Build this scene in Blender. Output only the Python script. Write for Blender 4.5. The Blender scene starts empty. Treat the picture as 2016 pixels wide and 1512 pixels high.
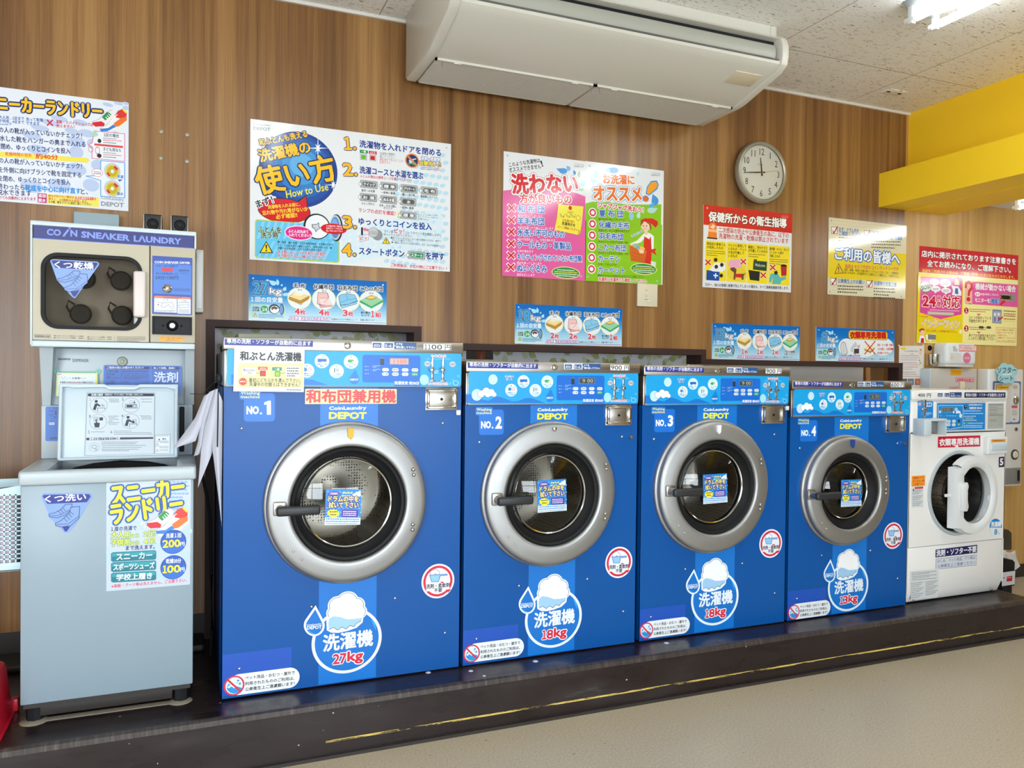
import bpy, bmesh, math, random
import numpy as np
from math import sin, cos, pi, radians, sqrt, atan2
from mathutils import Vector, Matrix

# ------------------------------------------------------------------ camera, world, light, exposure
SC = bpy.context.scene
COL = SC.collection
F, YAW, PITCH, ROLL = 1552.0, radians(22.346), radians(-.8154), radians(.6144)
CAM = Vector((0, 0, 1.35))
_f = Vector((sin(YAW) * cos(PITCH), cos(YAW) * cos(PITCH), sin(PITCH)))
_r = Vector((cos(YAW), -sin(YAW), 0))
_u = _r.cross(_f)
RIGHT = cos(ROLL) * _r + sin(ROLL) * _u
UP = -sin(ROLL) * _r + cos(ROLL) * _u
cd = bpy.data.cameras.new('camera')
cam = bpy.data.objects.new('camera', cd)
COL.objects.link(cam)
cd.sensor_width = 36
cd.lens = F / 2016 * 36
cd.clip_start = .05
m = Matrix((RIGHT, UP, -_f)).transposed().to_4x4()
m.translation = CAM
cam.matrix_world = m
SC.camera = cam

SC.view_settings.view_transform = 'Standard'
SC.view_settings.look = 'None'
SC.view_settings.exposure = 0.1
SC.view_settings.gamma = 1.0
SC.view_settings.use_curve_mapping = False
SC.cycles.max_bounces = 8
SC.cycles.diffuse_bounces = 5
SC.cycles.glossy_bounces = 4
SC.cycles.transparent_max_bounces = 12
SC.cycles.sample_clamp_indirect = 6

W = bpy.data.worlds.new('daylight')
SC.world = W
W.use_nodes = True
W.node_tree.nodes['Background'].inputs[0].default_value = (.75, .87, 1, 1)
W.node_tree.nodes['Background'].inputs[1].default_value = .8

def area(name, loc, sx, sy, power, color, rot):
    l = bpy.data.lights.new(name, 'AREA')
    l.shape = 'RECTANGLE'; l.size = sx; l.size_y = sy; l.energy = power; l.color = color
    o = bpy.data.objects.new(name, l); COL.objects.link(o)
    o.location = loc; o.rotation_euler = rot
    return o
# daylight coming through the two shop windows behind the photographer
area('window_daylight', (-2.8, -2.75, 1.6), 2.75, 2.2, 260, (.84, .93, 1), (radians(68), 0, 0))
area('window_daylight', (1.05, -2.75, 1.2), 3.2, 1.7, 200, (.87, .94, 1), (radians(68), 0, 0))
area('added_curtain_fill', (2.0, 3.835, 2.7), 3.6, .08, 60, (1, .98, .95), (0, 0, 0))  # added fill light behind the opening, brightens the curtains and white board
TUBE_POWER = 20.0

# ------------------------------------------------------------------ colours and materials
def c(h):
    h = h.lstrip('#')
    if len(h) == 3: h = ''.join(a * 2 for a in h)
    v = [int(h[i:i + 2], 16) / 255 for i in (0, 2, 4)]
    return tuple(x / 12.92 if x <= .04045 else ((x + .055) / 1.055) ** 2.4 for x in v)

def mat(name, col, rough=.5, metal=0., spec=.5, emit=None, es=0., coat=0.):
    m = bpy.data.materials.new(name); m.use_nodes = True
    b = m.node_tree.nodes['Principled BSDF']
    if isinstance(col, str): col = c(col)
    b.inputs['Base Color'].default_value = (*col, 1)
    b.inputs['Roughness'].default_value = rough
    b.inputs['Metallic'].default_value = metal
    b.inputs['Specular IOR Level'].default_value = spec
    b.inputs['Coat Weight'].default_value = coat
    b.inputs['Coat Roughness'].default_value = .08
    if emit is not None:
        b.inputs['Emission Color'].default_value = (*emit, 1)
        b.inputs['Emission Strength'].default_value = es
    return m

class NT:
    """small helper to wire shader nodes"""
    def __init__(s, m):
        s.t = m.node_tree; s.n = s.t.nodes; s.b = s.n['Principled BSDF']
    def add(s, kind, **kw):
        n = s.n.new(kind)
        for k, v in kw.items():
            if k == 'ins':
                for a, b in v.items():
                    if isinstance(b, bpy.types.NodeSocket): s.t.links.new(b, n.inputs[a])
                    else: n.inputs[a].default_value = b
            else: setattr(n, k, v)
        return n
    def link(s, a, b): s.t.links.new(a, b)
    def coord(s, scale=(1, 1, 1), loc=(0, 0, 0)):
        tc = s.add('ShaderNodeTexCoord')
        mp = s.add('ShaderNodeMapping', ins={'Vector': tc.outputs['Object'], 'Scale': scale, 'Location': loc})
        return mp.outputs[0]
    def noise(s, vec, scale=1, detail=3, rough=.5, dist=0):
        return s.add('ShaderNodeTexNoise', ins={'Vector': vec, 'Scale': scale, 'Detail': detail, 'Roughness': rough, 'Distortion': dist}).outputs['Fac']
    def ramp(s, fac, stops, interp='LINEAR'):
        r = s.add('ShaderNodeValToRGB', ins={'Fac': fac}); cr = r.color_ramp; cr.interpolation = interp
        while len(cr.elements) < len(stops): cr.elements.new(.5)
        for e, (p, col) in zip(cr.elements, stops):
            e.position = p
            e.color = (*c(col), 1) if isinstance(col, str) else (col, col, col, 1)
        return r.outputs[0]
    def mix(s, fac, a, b, mode='MIX'):
        n = s.add('ShaderNodeMix', data_type='RGBA', blend_type=mode)
        for idx, v in ((0, fac), (6, a), (7, b)):
            if isinstance(v, bpy.types.NodeSocket): s.link(v, n.inputs[idx])
            elif isinstance(v, str): n.inputs[idx].default_value = (*c(v), 1)
            else: n.inputs[idx].default_value = v
        return n.outputs[2]
    def math(s, op, a, b=None):
        n = s.add('ShaderNodeMath', operation=op)
        for i, v in enumerate((a, b)):
            if v is None: continue
            if isinstance(v, bpy.types.NodeSocket): s.link(v, n.inputs[i])
            else: n.inputs[i].default_value = v
        return n.outputs[0]
    def bump(s, h, strength=.2, dist=.01):
        n = s.add('ShaderNodeBump', ins={'Height': h, 'Strength': strength, 'Distance': dist})
        s.link(n.outputs[0], s.b.inputs['Normal'])

def wood(name, stops, rough=.33):
    m = mat(name, '#8a6844', rough); n = NT(m)
    broad = n.noise(n.coord((11, 1, .16)), 1.0, 3, .55)
    band = n.noise(n.coord((34, 1, .3), (3, 0, 1)), 1.0, 2, .5)
    fine = n.noise(n.coord((260, 1, 3.5)), 1.0, 3, .6)
    f = n.math('ADD', n.math('MULTIPLY', broad, .52), n.math('ADD', n.math('MULTIPLY', band, .26), n.math('MULTIPLY', fine, .24)))
    n.link(n.ramp(f, stops), n.b.inputs['Base Color'])
    n.bump(fine, .05, .002)
    return m
M = {}
M['wood'] = wood('brown_wood_paper', [(.36, '#614020'), (.47, '#7c5630'), (.55, '#90683b'), (.66, '#a67d4a')])
M['light_wood'] = wood('light_wood_paper', [(.36, '#a67e42'), (.48, '#b88f50'), (.58, '#c49c5c'), (.68, '#d0aa6c')], .55)
M['trim'] = mat('dark_brown_trim', '#3a2722', .55, spec=.3)
M['base_dark'] = mat('dark_baseboard', '#2c2724', .5)
M['yellow'] = mat('yellow_wall', '#fdd324', .5)
M['wall_white'] = mat('white_wall', '#d9d6cf', .6)
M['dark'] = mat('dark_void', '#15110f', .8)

m = M['ceiling'] = mat('ceiling_board', '#c9c5bb', .9, spec=.2); n = NT(m)
pit = n.noise(n.coord((26, 90, 40)), 1.0, 2, .55, 1.6)
pm = n.ramp(pit, [(.615, 0.), (.665, 1.)])
tc = n.add('ShaderNodeTexCoord'); sx = n.add('ShaderNodeSeparateXYZ', ins={'Vector': tc.outputs['Object']})
def seam(axis, off, per):
    a = n.math('ADD', sx.outputs[axis], -off + per * 40)
    a = n.math('MODULO', a, per)
    a = n.math('ABSOLUTE', n.math('SUBTRACT', a, per / 2))
    return n.math('GREATER_THAN', a, per / 2 - .0022)
sm = n.math('MAXIMUM', seam(0, 3.636, .943), seam(1, 3.16, .943))
base = n.mix(pm, '#eeeeeb', '#8d897f')
n.link(n.mix(sm, base, '#968c7e'), n.b.inputs['Base Color'])

m = M['floor'] = mat('tan_vinyl_floor', '#a8977c', .33); n = NT(m)
sp = n.noise(n.coord(), 130, 4, .75)
big = n.noise(n.coord(), 1.6, 3)
a = n.ramp(sp, [(.36, '#a89a80'), (.5, '#bfb198'), (.64, '#d0c4ae')])
spk = n.ramp(n.noise(n.coord((1, 1, 1), (5, 3, 0)), 28, 2, .5), [(.735, 0.), (.75, 1.)])
a = n.mix(n.math('MULTIPLY', big, .35), a, '#c9bea8')
n.link(n.mix(n.math('MULTIPLY', spk, .5), a, '#5a4a36'), n.b.inputs['Base Color'])
n.link(n.ramp(big, [(.3, .28), (.7, .42)]), n.b.inputs['Roughness'])

m = M['platform'] = mat('dark_brown_paint', '#2b2120', .33); n = NT(m)
tc = n.add('ShaderNodeTexCoord'); sx = n.add('ShaderNodeSeparateXYZ', ins={'Vector': tc.outputs['Object']})
mot = n.noise(n.coord((2.5, 8, 9)), 1.0, 4, .65)
a = n.ramp(mot, [(.35, '#1e1616'), (.55, '#251b1c'), (.68, '#2b2524'), (.78, '#4a4442')])
chips = n.math('GREATER_THAN', n.noise(n.coord((1, 1.6, 1)), 42, 1, .4), .80)
a = n.mix(chips, a, '#c9c4bc')
zc = n.math('ABSOLUTE', n.math('SUBTRACT', sx.outputs[2], .057))
onf = n.math('MULTIPLY', n.math('LESS_THAN', zc, .0035), n.math('GREATER_THAN', sx.outputs[0], .45))
wear = n.math('GREATER_THAN', n.noise(n.coord((3.2, 1, 95), (.7, 0, 0)), 1.0, 5, .8), .485)
n.link(n.mix(n.math('MULTIPLY', onf, wear), a, '#d8bd62'), n.b.inputs['Base Color'])
n.link(n.ramp(mot, [(.3, .2), (.7, .45)]), n.b.inputs['Roughness'])
m = M['platform_edge'] = mat('worn_brown_edge', '#4a403a', .4); n = NT(m)
st = n.noise(n.coord((90, 3, 8)), 1.0, 3, .7)
n.link(n.ramp(st, [(.35, '#2e2724'), (.55, '#3f3733'), (.72, '#574e49')]), n.b.inputs['Base Color'])

def brushed(name, col, rough, along=(2, 90, 90), amp=1.):
    m = mat(name, col, rough, 1.0); n = NT(m)
    s_ = n.noise(n.coord(along), 1.0, 3, .6)
    n.link(n.ramp(s_, [(.3, rough - .06 * amp), (.7, rough + .08 * amp)]), n.b.inputs['Roughness'])
    return m
M['steel'] = brushed('brushed_steel', '#b3afa8', .34)
M['steel_ring'] = brushed('spun_steel', '#aeb0b1', .5, (30, 30, 30), .2)
M['chrome'] = mat('chrome', '#d8d6d2', .12, 1.0)
M['blue'] = mat('blue_enamel', '#07519c', .34, spec=.3)
M['rubber'] = mat('black_rubber', '#141517', .55, spec=.25)
M['black'] = mat('black_plastic', '#191b1e', .5, spec=.25)
M['handle'] = mat('dark_grey_lever', '#25282b', .45)
M['grey_metal'] = mat('grey_green_metal', '#8d9184', .45, .3)
M['white_enamel'] = mat('white_enamel', '#ececea', .3)
M['white_plastic'] = mat('white_plastic', '#dfe3e4', .35)
M['cool_white'] = mat('cool_white_plastic', '#c4d3db', .35)
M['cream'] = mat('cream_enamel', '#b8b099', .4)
M['pale_enamel'] = mat('pale_grey_enamel', '#b2bec3', .34)
M['shoe_front_shaded'] = mat('pale_grey_enamel_shaded', '#8b9eaa', .34)  # same paint as pale_enamel, darkened for the weaker light on the front
M['ac_white'] = mat('air_conditioner_plastic', '#d2d0c5', .36)
M['ac_grey'] = mat('louvre_grey', '#aaaba0', .4)
M['red_plastic'] = mat('red_plastic', '#c4152f', .35)
M['basket'] = mat('basket_plastic', '#c9e6ee', .4)
M['speaker'] = mat('speaker_black', '#1c1c1e', .5)
M['blue_grey'] = mat('blue_grey_paint', '#93a6ae', .5)
M['beige'] = mat('beige_plastic', '#d6cdb2', .4)
M['clock_rim'] = mat('silver_rim', '#a9a695', .35, .55)
M['paper'] = mat('white_paper', '#bfc2d0', .7)
M['tube'] = mat('lit_tube', '#ffffff', .4, emit=(.93, .985, 1), es=TUBE_POWER)
M['leaf_cloth'] = mat('leaf_cloth', '#c3c8cc', .8)
M['red_wood'] = mat('red_brown_wood', '#6d3322', .5)
M['bag'] = mat('white_bag', '#d6d3d0', .5)
M['brown_stand'] = mat('dark_bronze_plastic', '#3a332c', .45)
M['motor'] = mat('white_lamp_body', '#a9b4b6', .4)

m = M['drum'] = mat('perforated_steel', '#8d8880', .36, 1.0); n = NT(m)
v = n.add('ShaderNodeTexVoronoi', ins={'Vector': n.coord((1, 1, 1)), 'Scale': 88.0, 'Randomness': .25})
hole = n.ramp(v.outputs['Distance'], [(.26, 1.), (.34, 0.)])
n.link(n.mix(hole, '#968f84', '#1a1917'), n.b.inputs['Base Color'])

m = M['glass'] = mat('door_glass', '#ffffff', .02)
nt = m.node_tree
for nd in list(nt.nodes): nt.nodes.remove(nd)
o_ = nt.nodes.new('ShaderNodeOutputMaterial'); mx = nt.nodes.new('ShaderNodeMixShader')
tr = nt.nodes.new('ShaderNodeBsdfTransparent'); gl = nt.nodes.new('ShaderNodeBsdfGlossy'); fr = nt.nodes.new('ShaderNodeFresnel')
tr.inputs[0].default_value = (.9, .92, .91, 1); gl.inputs['Roughness'].default_value = .015; fr.inputs['IOR'].default_value = 1.6
nt.links.new(fr.outputs[0], mx.inputs[0]); nt.links.new(tr.outputs[0], mx.inputs[1]); nt.links.new(gl.outputs[0], mx.inputs[2]); nt.links.new(mx.outputs[0], o_.inputs[0])
def tinted(name, tint, ior=1.5):
    m2 = M['glass'].copy(); m2.name = name
    for nd in m2.node_tree.nodes:
        if nd.type == 'BSDF_TRANSPARENT': nd.inputs[0].default_value = (*tint, 1)
        if nd.type == 'FRESNEL': nd.inputs['IOR'].default_value = ior
    return m2
M['smoke_glass'] = tinted('smoked_glass', (.82, .80, .77), 1.5)
M['clear_glass'] = tinted('clear_glass', (.97, .97, .97), 1.45)

def printmat(name, rough, coat=0):
    m = mat(name, '#ffffff', rough, coat=coat); n = NT(m)
    a = n.add('ShaderNodeAttribute', attribute_name='Col')
    n.link(a.outputs['Color'], n.b.inputs['Base Color'])
    return m
M['print'] = printmat('laminated_print', .10)
M['sticker'] = printmat('sticker_print', .38)

# ------------------------------------------------------------------ objects
def tag(o, label=None, cat=None, group=None, kind=None):
    if label: o['label'] = label
    if cat: o['category'] = cat
    if group: o['group'] = group
    if kind: o['kind'] = kind
    return o
def thing(name, loc, label, cat, group=None):
    o = bpy.data.objects.new(name, None); COL.objects.link(o)
    o.location = loc; o.empty_display_size = .1
    return tag(o, label, cat, group)
def origin(parent):
    return Vector(parent.get('_o', (0, 0, 0))) if parent is not None else Vector((0, 0, 0))
ORG = {}
def put(name, me, parent=None, base=None):
    """link a mesh whose vertices are in room coordinates; its origin becomes its thing's base"""
    o = bpy.data.objects.new(name, me); COL.objects.link(o)
    if parent is not None:
        b = ORG.get(parent.name, Vector(parent.location))
        ORG[o.name] = b
        o.parent = parent
    else:
        b = Vector(base) if base is not None else Vector((0, 0, 0))
        o.location = b
        ORG[o.name] = b
    if b.length: me.transform(Matrix.Translation(-b))
    return o

class MB:
    def __init__(s): s.bm = bmesh.new()
    def _merge(s, b):
        me = bpy.data.meshes.new('tmp'); b.to_mesh(me); b.free()
        s.bm.from_mesh(me); bpy.data.meshes.remove(me); return s
    def box(s, x0, x1, y0, y1, z0, z1, bev=0, seg=2, mtx=None):
        b = bmesh.new(); bmesh.ops.create_cube(b, size=1)
        for v in b.verts: v.co = Vector(((x0 + x1) / 2 + v.co.x * (x1 - x0), (y0 + y1) / 2 + v.co.y * (y1 - y0), (z0 + z1) / 2 + v.co.z * (z1 - z0)))
        if bev: bmesh.ops.bevel(b, geom=b.edges[:], offset=bev, segments=seg, profile=.5, affect='EDGES')
        if mtx: b.transform(mtx)
        return s._merge(b)
    def prism(s, pts, axis, a0, a1, bev=0, mtx=None):
        """extrude a closed outline: axis 'x' takes (y,z), axis 'y' takes (x,z), axis 'z' takes (x,y)"""
        b = bmesh.new()
        f = {'x': lambda p, a: (a, p[0], p[1]), 'y': lambda p, a: (p[0], a, p[1]), 'z': lambda p, a: (p[0], p[1], a)}[axis]
        v0 = [b.verts.new(f(p, a0)) for p in pts]; v1 = [b.verts.new(f(p, a1)) for p in pts]
        b.faces.new(v0); b.faces.new(v1[::-1]); k = len(pts)
        for i in range(k): b.faces.new((v0[(i + 1) % k], v0[i], v1[i], v1[(i + 1) % k]))
        bmesh.ops.recalc_face_normals(b, faces=b.faces[:])
        if bev:
            e = [e for e in b.edges if e.is_manifold and e.calc_face_angle(0) > .5]
            bmesh.ops.bevel(b, geom=e, offset=bev, segments=2, profile=.5, affect='EDGES')
        if mtx: b.transform(mtx)
        return s._merge(b)
    def lathe(s, ctr, prof, seg=64, axis='y', mtx=None, closed=False, front=False):
        """profile of (radius, offset along axis)"""
        b = bmesh.new(); rows = []
        for r, a in prof:
            row = []
            if r < 1e-5:
                row = [b.verts.new(s._ax(ctr, axis, 0, a, 0))] * seg
            else:
                for i in range(seg):
                    t = 2 * pi * i / seg
                    row.append(b.verts.new(s._ax(ctr, axis, r * cos(t), a, r * sin(t))))
            rows.append(row)
        prs = list(zip(rows, rows[1:]))
        if closed: prs.append((rows[-1], rows[0]))
        for A, B in prs:
            for i in range(seg):
                q = [A[i], A[(i + 1) % seg], B[(i + 1) % seg], B[i]]
                q2 = []
                for v in q:
                    if v not in q2: q2.append(v)
                if len(q2) > 2:
                    try: b.faces.new(q2)
                    except ValueError: pass
        bmesh.ops.recalc_face_normals(b, faces=b.faces[:])
        if front and sum(f.normal.y * f.calc_area() for f in b.faces) > 0: bmesh.ops.reverse_faces(b, faces=b.faces[:])
        if mtx: b.transform(mtx)
        return s._merge(b)
    def _ax(s, ctr, axis, u, a, v):
        x, y, z = ctr
        if axis == 'y': return (x + u, y + a, z + v)
        if axis == 'z': return (x + u, y + v, z + a)
        return (x + a, y + u, z + v)
    def cyl(s, p0, p1, r, seg=16, r2=None, cap=True):
        p0 = Vector(p0); p1 = Vector(p1); d = p1 - p0
        b = bmesh.new(); bmesh.ops.create_cone(b, cap_ends=cap, segments=seg, radius1=r, radius2=r if r2 is None else r2, depth=d.length)
        b.transform(Matrix.Translation((p0 + p1) / 2) @ d.to_track_quat('Z', 'Y').to_matrix().to_4x4())
        return s._merge(b)
    def tube(s, pts, r, seg=8):
        pts = [Vector(p) for p in pts]; b = bmesh.new(); rows = []
        for i, p in enumerate(pts):
            d = (pts[min(i + 1, len(pts) - 1)] - pts[max(i - 1, 0)]).normalized()
            q = d.to_track_quat('Z', 'Y')
            rows.append([b.verts.new(p + q @ Vector((r * cos(2 * pi * k / seg), r * sin(2 * pi * k / seg), 0))) for k in range(seg)])
        for A, B in zip(rows, rows[1:]):
            for k in range(seg): b.faces.new((A[k], A[(k + 1) % seg], B[(k + 1) % seg], B[k]))
        b.faces.new(rows[0][::-1]); b.faces.new(rows[-1])
        bmesh.ops.recalc_face_normals(b, faces=b.faces[:])
        return s._merge(b)
    def sphere(s, ctr, r, sc=(1, 1, 1), seg=16):
        b = bmesh.new(); bmesh.ops.create_uvsphere(b, u_segments=seg, v_segments=seg // 2 + 2, radius=r)
        b.transform(Matrix.Translation(ctr) @ Matrix.Diagonal((*sc, 1)))
        return s._merge(b)
    def sheet(s, rows, thick=0.0):
        b = bmesh.new(); g = [[b.verts.new(p) for p in r] for r in rows]
        for A, B in zip(g, g[1:]):
            for i in range(len(A) - 1): b.faces.new((A[i], A[i + 1], B[i + 1], B[i]))
        if thick:
            bmesh.ops.recalc_face_normals(b, faces=b.faces[:])
            bmesh.ops.solidify(b, geom=b.faces[:], thickness=thick)
        return s._merge(b)
    def build(s, name, material, parent=None, base=None, smooth=True, ang=38):
        me = bpy.data.meshes.new(name); s.bm.to_mesh(me); s.bm.free()
        me.materials.append(material)
        if smooth:
            me.shade_smooth(); me.set_sharp_from_angle(angle=radians(ang))
        return put(name, me, parent, base)

# ------------------------------------------------------------------ measured points -> places on a plane
def ray(x, y):
    return (RIGHT * ((x - 1008) / F) + UP * (-(y - 756) / F) + _f)
def onY(x, y, Y):
    d = ray(x, y); return CAM + d * ((Y - CAM.y) / d.y)
def onZ(x, y, Z):
    d = ray(x, y); return CAM + d * ((Z - CAM.z) / d.z)

# ------------------------------------------------------------------ flat printed graphics (posters, stickers): every colour is ink
_tc = {}
_tcu = bpy.data.curves.new('lettering', 'FONT'); _tcu.resolution_u = 2
_tob = bpy.data.objects.new('lettering', _tcu); COL.objects.link(_tob)
def glyphs(s_, off=0.):
    k = (s_, off)
    if k not in _tc:
        _tcu.body = s_; _tcu.offset = off
        dg = bpy.context.evaluated_depsgraph_get(); dg.update()
        me = _tob.evaluated_get(dg).to_mesh()
        vs = [(v.co.x, v.co.y) for v in me.vertices]; fs = [tuple(p.vertices) for p in me.polygons]
        _tob.evaluated_get(dg).to_mesh_clear()
        xs = [v[0] for v in vs]; ys = [v[1] for v in vs]
        _tc[k] = (vs, fs, min(xs), max(xs), min(ys), max(ys))
    return _tc[k]

class Print:
    DZ = 1.6e-5
    def __init__(s, crop, Y, xf=None):
        s.x0, s.y0, s.k = crop; s.Y = Y; s.xf = xf
        s.V = []; s.Fc = []; s.C = []; s.z = 0.; s.h0 = .0004; s.ref = None
    def m(s, x, y):
        p = onY(s.x0 + x / s.k, s.y0 + y / s.k, s.Y)
        u, v = p.x, p.z
        if s.xf:
            a, b, su, sv, a2, b2 = s.xf
            u = (u - a) * su + a2; v = (v - b) * sv + b2
        return (u, v)
    def _add(s, pts, faces, col):
        # each shape lies just above whatever ink is already under it
        us = [q[0] for q in pts]; vs = [q[1] for q in pts]
        if s.ref is None: s.ref = (us[0], vs[0]); s.H = np.full((900, 900), s.h0, np.float32)
        i0, i1 = (int(min(899, max(0, (f(us) - s.ref[0]) / .003 + 450))) for f in (min, max))
        j0, j1 = (int(min(899, max(0, (f(vs) - s.ref[1]) / .003 + 450))) for f in (min, max))
        cell = s.H[i0:i1 + 1, j0:j1 + 1]; h = float(cell.max()) + s.DZ; cell[:] = h
        n0 = len(s.V); z = s.Y - h
        s.V += [(u, z, v) for u, v in pts]
        col = c(col) if isinstance(col, str) else col
        for f in faces:
            s.Fc.append(tuple(n0 + i for i in f)); s.C.append(col)
    def uv(s, pts, col):
        a = sum(p[0] * q[1] - q[0] * p[1] for p, q in zip(pts, pts[1:] + pts[:1]))
        if a < 0: pts = pts[::-1]
        s._add(pts, [tuple(range(len(pts)))], col)
    def p(s, pts, col): s.uv([s.m(*q) for q in pts], col)
    def r(s, x0, y0, x1, y1, col, rad=0, n=5):
        (u0, v1), (u1, v0) = s.m(x0, y0), s.m(x1, y1)
        s.ruv(u0, v0, u1, v1, col, rad, n)
    def ruv(s, u0, v0, u1, v1, col, rad=0, n=5):
        if not rad: return s.uv([(u0, v0), (u1, v0), (u1, v1), (u0, v1)], col)
        rad = min(rad, (u1 - u0) / 2 - 1e-5, (v1 - v0) / 2 - 1e-5); pts = []
        for cx, cy, a in ((u1 - rad, v0 + rad, -90), (u1 - rad, v1 - rad, 0), (u0 + rad, v1 - rad, 90), (u0 + rad, v0 + rad, 180)):
            for i in range(n + 1):
                t = radians(a + 90 * i / n); pts.append((cx + rad * cos(t), cy + rad * sin(t)))
        s.uv(pts, col)
    def e(s, x, y, rx, ry, col, n=28, rot=0, ring=0):
        cu, cv = s.m(x, y); du = (s.m(x + rx, y)[0] - s.m(x - rx, y)[0]) / 2; dv = (s.m(x, y - ry)[1] - s.m(x, y + ry)[1]) / 2
        def q(t, k=1):
            a, b = du * k * cos(t), dv * k * sin(t); return (cu + a * cos(rot) - b * sin(rot), cv + a * sin(rot) + b * cos(rot))
        if not ring: return s.uv([q(2 * pi * i / n) for i in range(n)], col)
        O = [q(2 * pi * i / n) for i in range(n)]; I = [q(2 * pi * i / n, 1 - ring) for i in range(n)]
        s._add(O + I, [(i, (i + 1) % n, n + (i + 1) % n, n + i) for i in range(n)], col)
    def l(s, pts, w, col, closed=False):
        """poly-line of width w (crop pixels)"""
        P = [s.m(*q) for q in pts]; k = abs(s.m(pts[0][0], pts[0][1] + w)[1] - P[0][1]) / 2
        if closed: P = P + P[:1]
        for a, b in zip(P, P[1:]):
            d = Vector((b[0] - a[0], b[1] - a[1])); L = d.length
            if L < 1e-7: continue
            d /= L; nx, ny = -d.y * k, d.x * k; ex, ey = d.x * k * .6, d.y * k * .6
            s.uv([(a[0] - ex - nx, a[1] - ey - ny), (b[0] + ex - nx, b[1] + ey - ny), (b[0] + ex + nx, b[1] + ey + ny), (a[0] - ex + nx, a[1] - ey + ny)], col)
    def star(s, x, y, rx, ry, col, n=10, k=.7):
        pts = []
        for i in range(2 * n):
            t = pi * i / n; f = 1 if i % 2 == 0 else k; pts.append((x + rx * f * cos(t), y + ry * f * sin(t)))
        s.p(pts, col)
    def drop(s, x, y, rx, ry, col, tip=(0, -1.9), n=20):
        """water drop: round body with a tip"""
        a0 = atan2(tip[1], tip[0]); pts = [(x + rx * tip[0], y + ry * tip[1])]
        for i in range(n + 1):
            t = a0 + .95 + (2 * pi - 1.9) * i / n; pts.append((x + rx * cos(t), y + ry * sin(t)))
        s.p(pts, col)
    def cross(s, x, y, r, col, w=.36):
        for sgn in (1, -1):
            d = r * .5 * w * 1.4
            s.p([(x - r, y - sgn * r + sgn * d), (x - r + d, y - sgn * r), (x + r, y + sgn * r - sgn * d), (x + r - d, y + sgn * r)], col)
    def fuzz(s, x1, y1, x2, y2, h, col, seed=0):
        """a row of print too small to read: broken dashes"""
        rnd = random.Random(seed + int(x1 * 7 + y1)); x = x1
        while x < x2:
            w = h * rnd.uniform(.5, 1.0); w = min(w, x2 - x); f = (x - x1) / (x2 - x1); y = y1 + (y2 - y1) * f
            s.p([(x, y - h * rnd.uniform(.6, .8)), (x + w * .85, y - h * .7), (x + w * .85, y - h * .15), (x, y - h * rnd.uniform(.1, .25))], col)
            x += w * 1.12
    def t(s, txt, x1, y1, x2, y2, h, col, b=.0, o=(), off=0., sh=0.):
        """lettering whose ink runs from (x1,y1) to (x2,y2) along its foot, h high; b = extra stroke weight, o = outlines [(colour, width)]"""
        vs, fs, a0, a1, b0, b1 = glyphs(txt, off)
        A = Vector(s.m(x1, y1)); B = Vector(s.m(x2, y2)); mx, my = (x1 + x2) / 2, (y1 + y2) / 2
        T = Vector(s.m(mx, my - h)); D = B - A; L = D.length; D /= L; N = Vector((-D.y, D.x)); H = (T - (A + B) / 2).dot(N)
        sx, sy = L / (a1 - a0), H / (b1 - b0)
        base = [(A + D * ((x - a0) * sx + (y - b0) * sy * sh) + N * ((y - b0) * sy)) for x, y in vs]
        def copies(k, rad, col):
            for i in range(k):
                t = 2 * pi * i / k
                dx, dy = rad * cos(t), rad * sin(t)
                s._add([(p.x + dx, p.y + dy) for p in base], fs, col)
        for oc, ow in o: copies(10 if ow > .06 else 8, (ow + b) * H, oc)
        if b: copies(6 if len(txt) < 12 else 4, b * H, col)
        s._add([(p.x, p.y) for p in base], fs, col)
    def num(s, txt, x0, y0, x1, y1, h, col, b=.05, o=()):
        """numerals set one by one, the 1 with its flag"""
        ws = [.62 if q == '1' else 1. for q in txt]; tot = sum(ws) + .12 * (len(txt) - 1); x = 0; parts = []
        for q, w in zip(txt, ws):
            f0, f1 = x / tot, (x + w) / tot; x += w + .12
            parts.append(('\uff11' if q == '1' else q, x0 + (x1 - x0) * f0, y0 + (y1 - y0) * f0, x0 + (x1 - x0) * f1, y0 + (y1 - y0) * f1))
        for k in range(len(o)):
            for q in parts: s.t(*q, h, o[k][0], b=b + o[k][1])
        for q in parts: s.t(*q, h, col, b=b)
    def grad(s, u0, v0, u1, v1, cols, n=12):
        """printed colour bands from bottom to top"""
        for i in range(n):
            f = i / (n - 1) * (len(cols) - 1); k = min(int(f), len(cols) - 2); g = f - k
            a, b = c(cols[k]), c(cols[k + 1]); col = tuple(a[j] * (1 - g) + b[j] * g for j in range(3))
            s.uv([(u0, v0 + (v1 - v0) * i / n), (u1, v0 + (v1 - v0) * i / n), (u1, v0 + (v1 - v0) * (i + 1) / n), (u0, v0 + (v1 - v0) * (i + 1) / n)], col)
    def board(s, u0, v0, u1, v1, th, col):
        """the sheet itself, as a thin real board behind the ink"""
        n0 = len(s.V); y0 = s.Y; y1 = s.Y + th; col = c(col)
        s.V += [(u0, y0, v0), (u1, y0, v0), (u1, y0, v1), (u0, y0, v1), (u0, y1, v0), (u1, y1, v0), (u1, y1, v1), (u0, y1, v1)]
        for f in ((0, 1, 2, 3), (5, 4, 7, 6), (1, 5, 6, 2), (4, 0, 3, 7), (3, 2, 6, 7), (4, 5, 1, 0)):
            s.Fc.append(tuple(n0 + i for i in f)); s.C.append(col)
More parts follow.
